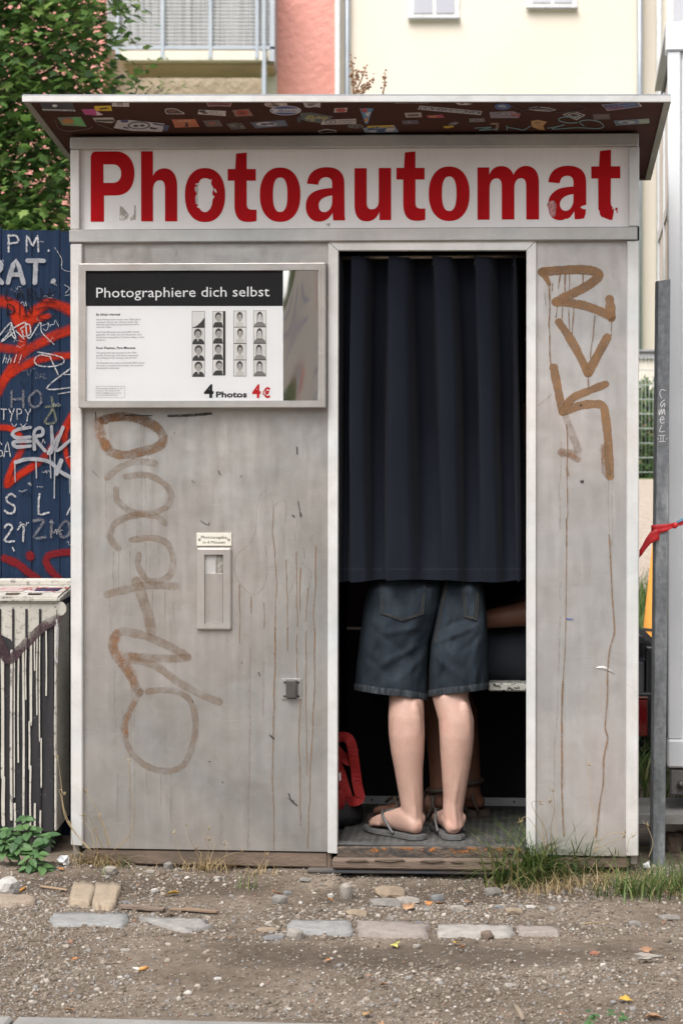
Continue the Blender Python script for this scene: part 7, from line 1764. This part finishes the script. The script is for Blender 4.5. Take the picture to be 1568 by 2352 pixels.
stalks('dry_stalks', [q8_ for q8_ in ([Z8(*p) for p in P] for P in ([(270, 2060), (240, 1900), (180, 1800), (165, 1740), (275, 1745)], [(290, 2060), (280, 1900), (300, 1780), (292, 1680)], [(240, 2060), (225, 1880), (215, 1760)], [(310, 2060), (300, 1800), (270, 1750)], [(545, 2060), (550, 1900), (520, 1700), (510, 1520)], [(540, 2060), (600, 1960), (680, 1930), (735, 1935)], [(545, 2050), (620, 2000), (730, 1960)], [(275, 2050), (140, 1840), (85, 1870)], [(880, 2080), (905, 1990), (870, 1890)], [(745, 2050), (760, 1970), (780, 1960)]))], 'tall dry grass stalks in front of the right panel', .0011)
stalks('dry_stalks', [[(78, 1998), (140, 2004), (180, 2000), (260, 1998)], [(118, 2004), (160, 2007), (175, 1995)], [(205, 2008), (250, 2020), (246, 2018)]], 'dry stalks lying on the ground beside the straw tuft', .0011)

# nettle at the left
ntl = empty('nettle', tuple(G(55, 2000)), 0, 'green leafy nettle growing in front of the paint-dripped cabinet', 'plant')
m_net = leaf_mat('nettle_leaf', [(0, (.040, .095, .035)), (.5, (.065, .140, .048)), (1, (.10, .185, .065))], .25)
sv_, n_s = [], 12
edge = []
for i in range(n_s + 1):
    s = i / n_s; w_ = .36 * (math.sin(math.pi * min(1, s ** .75 * 1.02)) ** .8) if 0 < s < 1 else 0
    edge.append((w_ * (1.0 if i % 2 == 0 else .80), s))
nv = [(x, y, .10 * abs(x) - .22 * y * y) for x, y in edge] + [(0, y, -.22 * y * y - .02) for x, y in edge] + [(-x, y, .10 * abs(x) - .22 * y * y) for x, y in edge]
k = n_s + 1; nf = [(i, i + 1, k + i + 1, k + i) for i in range(n_s)] + [(k + i, k + i + 1, 2 * k + i + 1, 2 * k + i) for i in range(n_s)]
nme = bpy.data.meshes.new('leaf'); nme.from_pydata(nv, [], nf); nme.materials.append(m_net)
m_stem = M('green_stem', (.07, .10, .04), .7)
L = Vector(ntl.location)
for (bx, by, tx, ty, nl) in ((60, 1995, 58, 1878, 7), (50, 1995, 20, 1905, 6), (70, 1996, 112, 1918, 6), (55, 2000, 90, 1960, 5), (35, 1995, -5, 1930, 6), (65, 2004, 70, 1988, 4), (75, 2003, 105, 1990, 4), (45, 1996, 38, 1925, 5)):
    a = G(bx, by); b = at(tx, ty, a.y + rr.uniform(-.03, .04)); m_ = (a + b) / 2 + Vector((rr.gauss(0, .008), rr.gauss(0, .01), .012))
    P = [Vector(p) for p in catmull([tuple(a), tuple(m_), tuple(b)], 6)]
    v, f = tube_data([p - L for p in P], [.0026 * (1 - .5 * i / len(P)) for i in range(len(P))], 5); mesh('stem', v, f, m_stem, ntl, True)
    for i in range(nl):
        s = .35 + .65 * (i + 1) / nl; p = P[min(len(P) - 1, int(s * (len(P) - 1)))]
        for sg in (-1, 1):
            an = i * 1.57 + (0 if sg > 0 else math.pi) + rr.gauss(0, .3); d = Vector((math.cos(an), math.sin(an) * .8 - .25, rr.uniform(-.45, .15)))
            leaf_obj(tuple(p + d * .006), (rr.gauss(0, .25), -.45 + rr.gauss(0, .2), 1), tuple(d), rr.uniform(.022, .043) * (1.05 - .25 * (i == nl - 1)), nme, ntl)
    for k_ in range(3):
        an = k_ * 2.1 + rr.random(); leaf_obj(tuple(P[-1]), (rr.gauss(0, .2), -.5, 1), (math.cos(an), math.sin(an) - .3, .1), rr.uniform(.022, .04), nme, ntl)
wd = empty('small_weed', tuple(G(1395, 2350)), 0, 'small green weed sprouting at the bottom right of the gravel', 'plant')
for k_ in range(16):
    p = G(rr.uniform(1350, 1440), rr.uniform(2343, 2358)); p.z = rr.uniform(.008, .025); an = rr.uniform(0, 6.28)
    leaf_obj(tuple(p), (rr.gauss(0, .3), -.3, 1), (math.cos(an), math.sin(an), .2), rr.uniform(.012, .022), nme, wd)

# ============================================================ stones and litter
m_st = {n_: M('stone_' + n_, a, .9, 0, b, 30, bump=.6, bscale=120, bdist=.004) for n_, a, b in (('pale', (.29, .262, .23), (.20, .18, .157)), ('grey', (.21, .195, .178), (.145, .135, .122)), ('tan', (.26, .20, .14), (.18, .138, .10)), ('brown', (.16, .115, .085), (.12, .09, .07)), ('red', (.30, .12, .075), (.22, .09, .06)), ('white', (.42, .405, .385), (.33, .315, .295)), ('blue', (.17, .17, .17), (.115, .116, .12)))}
def stone(px, py, r, flat, kind, label, name='stone', cat='stone', group='loose stones on the ground', el=1.25):
    c_ = G(px, py); R_ = r / 800 * (DIST + 0) / (DIST + c_.y)
    R_ = (1.28 if r > 10 else 1.1) * r * (DIST + c_.y) / FPX
    bm = bmesh.new(); bmesh.ops.create_icosphere(bm, subdivisions=2, radius=1)
    off = Vector((rr.uniform(0, 50), rr.uniform(0, 50), 0)); an = rr.uniform(0, 3.1)
    for v in bm.verts:
        n_ = v.co.normalized(); k = 1 + .28 * mnoise.noise(n_ * 1.3 + off) + .12 * mnoise.noise(n_ * 3.5 + off)
        q = n_ * k; q.x = max(-.8, min(.82, q.x)); q.z = min(.72, q.z)
        pl_ = Vector((.62, -.6, .5)); e_ = q.dot(pl_) / pl_.length - .68
        if e_ > 0: q -= pl_.normalized() * e_
        v.co = Vector((q.x * el, q.y * .85, q.z * flat)) * R_
    bmesh.ops.rotate(bm, verts=bm.verts[:], cent=(0, 0, 0), matrix=Matrix.Rotation(an if flat > .7 else rr.uniform(-.25, .25), 3, 'Z'))
    o = bm_obj(name, bm, m_st[kind]); o.location = (c_.x, c_.y, terrain(c_.x, c_.y) + R_ * flat * .5)
    return tag(o, label, cat, group)
for a in ((678, 2147, 17, .85, 'pale', 'angular pale stone against the left end of the blue-grey sett'), (642, 2056, 15, .8, 'grey', 'grey stone left of the door sill beside a tan leaf'), (255, 2004, 13, .8, 'pale', 'round pale stone at the right of the straw tuft by the corner'),
          (388, 1994, 11, .9, 'grey', 'grey stone against the rusty beam under the left panel'), (796, 2032, 14, 1.5, 'pale', 'tall pale stone standing below the left end of the door sill'), (884, 2056, 27, .35, 'grey', 'broad flat grey slab of stone in the hollow before the doorway'),
          (936, 2046, 21, .5, 'pale', 'pale flat stone right of the broad slab in the hollow'), (894, 2026, 27, .5, 'tan', 'large tan lump of rubble right under the door sill'), (1131, 2028, 15, .7, 'grey', 'grey lump under the right end of the door sill'), (1004, 2033, 12, .8, 'blue', 'bluish stone under the middle of the door sill'),
          (1049, 2078, 12, .7, 'pale', 'small pale stone in the hollow below the door sill'), (1119, 2144, 14, .8, 'brown', 'brown stone resting on the front of the pale sett'), (819, 2088, 19, .35, 'tan', 'flat yellowish stone left of the hollow'), (1179, 2090, 15, .5, 'tan', 'yellowish stone right of the hollow'),
          (1144, 2077, 9, .7, 'blue', 'small bluish stone near the yellowish stone'), (934, 2103, 9, .6, 'brown', 'small dark brown stone just above the pinkish sett'), (961, 2110, 9, .5, 'blue', 'small blue-grey flat stone at the corner of the pinkish sett'), (1537, 2098, 18, .3, 'grey', 'flat grey stone at the right edge of the picture'),
          (1456, 2112, 11, .7, 'grey', 'grey pebble below the bright grass clump'), (956, 2167, 8, .8, 'pale', 'white pebble right of the yellow-green leaf'), (864, 2161, 7, .8, 'tan', 'round tan pebble left of the yellow-green leaf'), (1364, 2186, 9, .6, 'red', 'brick-red pebble on the right half of the gravel'),
          (627, 2147, 18, .2, 'blue', 'dark flat flake of slate left of the angular pale stone'), (612, 2128, 18, .3, 'tan', 'flat tan stone behind the slate flake'), (345, 2002, 9, .7, 'pale', 'pale stone in the earth under the left panel'), (356, 2034, 9, .8, 'white', 'white brick chip left of the yellow leaf'), (290, 2060, 9, .5, 'blue', 'bluish stone at the right of the yellow bricks'), (500, 2010, 8, .8, 'pale', 'pale stone beside the middle straw tuft'),
          (700, 2012, 10, .7, 'grey', 'grey stone below the end of the sill channel'), (660, 2030, 8, .7, 'blue', 'blue-grey stone above the grey stone by the sill'), (760, 2032, 8, .8, 'white', 'white stone left of the tall pale stone'), (1217, 2074, 9, .6, 'white', 'whitish stone below the dark grass clump'), (1188, 2083, 7, .7, 'white', 'small white stone beside the yellowish stone'),
          (288, 2175, 10, .4, 'pale', 'pale flat pebble left of the middle of the gravel'), (1173, 2250, 12, .25, 'pale', 'pale flat pebble low on the right gravel'), (500, 2241, 8, .6, 'white', 'white pebble right of the cigarette end on the gravel'), (1540, 1938, 24, 1.1, 'brown', 'dark rubble block under the concrete slab'), (1570, 1925, 20, 1.0, 'brown', 'second rubble block under the concrete slab at the picture edge')):
    stone(*a)
fo = stone(22, 2036, 27, .75, 'white', 'white crumbly lump of plaster at the left edge', 'plaster_lump', 'rubble', None, 1.3)
# fallen leaves
def leaf_m(n_, a, b): return M('dead_leaf_' + n_, a, .75, 0, b, 60, bump=.5, bscale=90, bdist=.003)
dl = {'tan': leaf_m('tan', (.38, .23, .13), (.30, .17, .09)), 'brown': leaf_m('brown', (.24, .13, .075), (.30, .17, .10)), 'yellow': leaf_m('yellow', (.58, .37, .06), (.50, .28, .05)), 'orange': leaf_m('orange', (.46, .20, .06), (.38, .15, .05)), 'lime': leaf_m('lime', (.38, .36, .10), (.46, .40, .10)), 'olive': leaf_m('olive', (.30, .24, .10), (.34, .16, .09)), 'dark': leaf_m('dark', (.14, .07, .035), (.09, .05, .03))}
def dead_leaf(px, py, r, kind, label, curl=.5):
    c_ = G(px, py); R_ = 1.35 * r * (DIST + c_.y) / FPX
    off = rr.uniform(0, 9); V = []
    for x, y in MAPLE:
        xx, yy = x * 1.5 * rr.uniform(.8, 1.1), (y - .4) * 1.5 * rr.uniform(.85, 1.1); V.append((xx * R_, yy * R_, R_ * (curl * (.5 * xx * xx + .25 * math.sin(yy * 3 + off)) + .06 + rr.uniform(0, .12))))
    V.append((0, 0, R_ * .05)); n = len(MAPLE)
    o = mesh('fallen_leaf', V, [(i, (i + 1) % n, n) for i in range(n)], dl[kind], None, True)
    md = o.modifiers.new('t', 'SOLIDIFY'); md.thickness = .0006
    o.location = (c_.x, c_.y, terrain(c_.x, c_.y) + .007); o.rotation_euler = (rr.gauss(0, .15), rr.gauss(0, .15), rr.uniform(0, 6.28))
    return tag(o, label, 'leaf', 'fallen leaves on the ground')
for a in ((939, 2073, 17, 'tan', 'tan fallen leaf in front of the flat stones in the hollow'), (1011, 2060, 16, 'tan', 'tan fallen leaf right of the hollow below the sill'), (984, 2052, 12, 'orange', 'orange-brown fallen leaf next to the pale flat stone'), (1076, 2045, 14, 'brown', 'brown fallen leaf close under the right of the sill'),
          (909, 2166, 15, 'lime', 'yellow-green fallen leaf below the pinkish sett'), (1046, 2163, 8, 'yellow', 'small bright yellow leaf below the pale sett'), (1060, 2171, 9, 'orange', 'small orange leaf right of the small yellow leaf'), (1484, 2183, 15, 'brown', 'brown fallen leaf beside the curled bark'), (1436, 2291, 18, 'yellow', 'yellow fallen leaf low on the right gravel'),
          (1499, 2330, 22, 'tan', 'large tan fallen leaf in the bottom right corner'), (843, 2322, 16, 'olive', 'olive and pink fallen leaf at the bottom centre'), (875, 2341, 9, 'tan', 'small tan leaf right below the olive leaf'), (881, 2257, 12, 'brown', 'pinkish brown leaf on the dark earth patch'), (398, 2042, 16, 'yellow', 'golden yellow leaf below the left panel'), (635, 2037, 18, 'tan', 'large tan leaf beside the grey stone left of the sill'),
          (392, 2097, 11, 'dark', 'dark curled leaf between the two left setts'), (160, 2322, 14, 'tan', 'tan leaf at the bottom left of the gravel'), (172, 2200, 10, 'orange', 'thin orange leaf fragment left on the gravel'), (754, 2199, 7, 'orange', 'tiny orange leaf at the middle of the gravel'), (142, 2003, 8, 'orange', 'orange leaf fragment by the white tissue'), (757, 2047, 9, 'orange', 'orange leaf fragment left of the broad slab'), (1186, 2294, 10, 'dark', 'dark curled leaf low on the right gravel')):
    dead_leaf(*a)
# cigarette ends
m_filter = M('cork_filter', (.55, .27, .08), .7, 0, (.48, .22, .06), 60); m_cig = M('cigarette_paper', (.66, .62, .56), .8, 0, (.5, .46, .4), 80)
for (x0, y0, x1, y1, xe, ye, lab) in ((339, 2225, 320, 2229, 306, 2226, 'cigarette end with orange filter lying on the left gravel'), (45, 2038, 58, 2031, 62, 2030, 'cigarette end beside the white plaster lump')):
    a, b, e = G(x0, y0), G(x1, y1), G(xe, ye); c_ = empty('cigarette_end', (b.x, b.y, terrain(b.x, b.y) + .006), 0, lab, 'cigarette end')
    z0_ = Vector((b.x, b.y, 0)); tube('filter', [a - z0_, b - z0_], .0042, m_filter, c_, 10); tube('burnt_paper', [b - z0_, e - z0_], [.004, .0028], m_cig, c_, 8)
# crumpled tissue, scraps, sticks
def scrap(name, pts, label, cat, mat, h=.03, lift=.0):
    """crumpled sheet: outline in pixels on the ground plane, lifted irregularly"""
    V = []; n = len(pts)
    for i, (x, y) in enumerate(pts):
        p = at(x, y, G(pts[0][0], max(q[1] for q in pts)).y); V.append((p.x, p.y + rr.uniform(-h, h) * .3, max(p.z, .004) + lift))
    c_ = sum((Vector(v) for v in V), Vector()) / n; V.append((c_.x, c_.y - h * .5, c_.z)); 
    M_ = [tuple((Vector(V[i]) + Vector(V[n])) / 2 + Vector((0, -h * rr.uniform(-.2, .5), 0))) for i in range(n)]
    V2 = V[:n] + M_ + [V[n]]
    F2 = [(i, (i + 1) % n, n + (i + 1) % n, n + i) for i in range(n)] + [(n + i, n + (i + 1) % n, 2 * n) for i in range(n)]
    o = mesh(name, V2, F2, mat); md = o.modifiers.new('t', 'SOLIDIFY'); md.thickness = .0008
    return tag(o, label, cat)
m_tis = M('white_tissue', (.74, .75, .76), .9)
scrap('crumpled_tissue', [(131, 1974), (140, 1966), (158, 1964), (160, 1980), (156, 1992), (148, 1992), (152, 1984), (138, 1982)], 'crumpled white tissue on the ground beside the cabinet', 'tissue', m_tis)
scrap('paper_scrap', [(1200, 1990), (1208, 1980), (1218, 1978), (1222, 1986), (1212, 1998), (1204, 1998)], 'white paper scrap caught in the dark grass clump', 'paper', m_tis, .015, .012)
scrap('paper_scrap', [(1222, 1972), (1230, 1966), (1232, 1976), (1226, 1980)], 'tiny white paper scrap above the one in the grass', 'paper', m_tis, .01, .02)
scrap('paper_scrap', [(1474, 1988), (1490, 1980), (1492, 2000), (1478, 1998)], 'white card scrap standing at the foot of the steel post', 'paper', m_tis, .008, .004)
scrap('bark_piece', [(1455, 2190), (1470, 2187), (1490, 2191), (1524, 2196), (1526, 2199), (1500, 2200), (1480, 2208), (1456, 2206)], 'curled grey and white bark on the right gravel', 'bark', m_st['pale'], .012)
def stick(name, a, b, w, h, mat, label):
    p, q = G(*a), G(*b); p.z = terrain(p.x, p.y) + .006; q.z = terrain(q.x, q.y) + .006
    d = (q - p).normalized(); s = Vector((-d.y, d.x, 0)) * w / 2; bm = bmesh.new(); top = []
    n = 7; V, Fc = [], []
    for i in range(n):
        c_ = p + (q - p) * i / (n - 1) + Vector((0, 0, rr.gauss(0, .0008))); k = .7 if i in (0, n - 1) else 1
        V += [c_ - s * k, c_ + s * k, c_ + s * k + Vector((0, 0, h)), c_ - s * k + Vector((0, 0, h))]
    for i in range(n - 1):
        for j in range(4): Fc.append((4 * i + j, 4 * i + (j + 1) % 4, 4 * i + 4 + (j + 1) % 4, 4 * i + 4 + j))
    Fc += [(3, 2, 1, 0), (4 * n - 4, 4 * n - 3, 4 * n - 2, 4 * n - 1)]
    return tag(mesh(name, V, Fc, mat), label, 'stick')
stick('flat_stick', (93, 2029), (154, 2037), .008, .003, M('pale_wood', (.36, .25, .16), .8, bump=.3), 'flat wooden ice-cream stick left of the yellow bricks')
stick('wooden_slat', (276, 2076), (378, 2083), .028, .006, m_wood, 'brown weathered slat right of the yellow bricks')
stick('wooden_slat', (392, 2080), (500, 2090), .02, .004, M('tan_slat', (.22, .15, .10), .9, bump=.5), 'tan slat half buried beyond the brown slat')
tw = tube('twig', [G(1180, 2318) + Vector((0, 0, .01)), G(1190, 2333) + Vector((0, 0, .012)), G(1201, 2352) + Vector((0, 0, .01))], [.005, .0062, .005], M('grey_twig', (.24, .19, .14), .9, bump=.6), None, 7); tag(tw, 'short grey twig at the bottom right of the gravel', 'twig')
tw = tube('twig', [G(1330, 2131) + Vector((0, 0, .01)), G(1400, 2128) + Vector((0, 0, .012))], [.0015, .001], m_straw, None, 5); tag(tw, 'thin straw lying right of the last sett', 'straw')
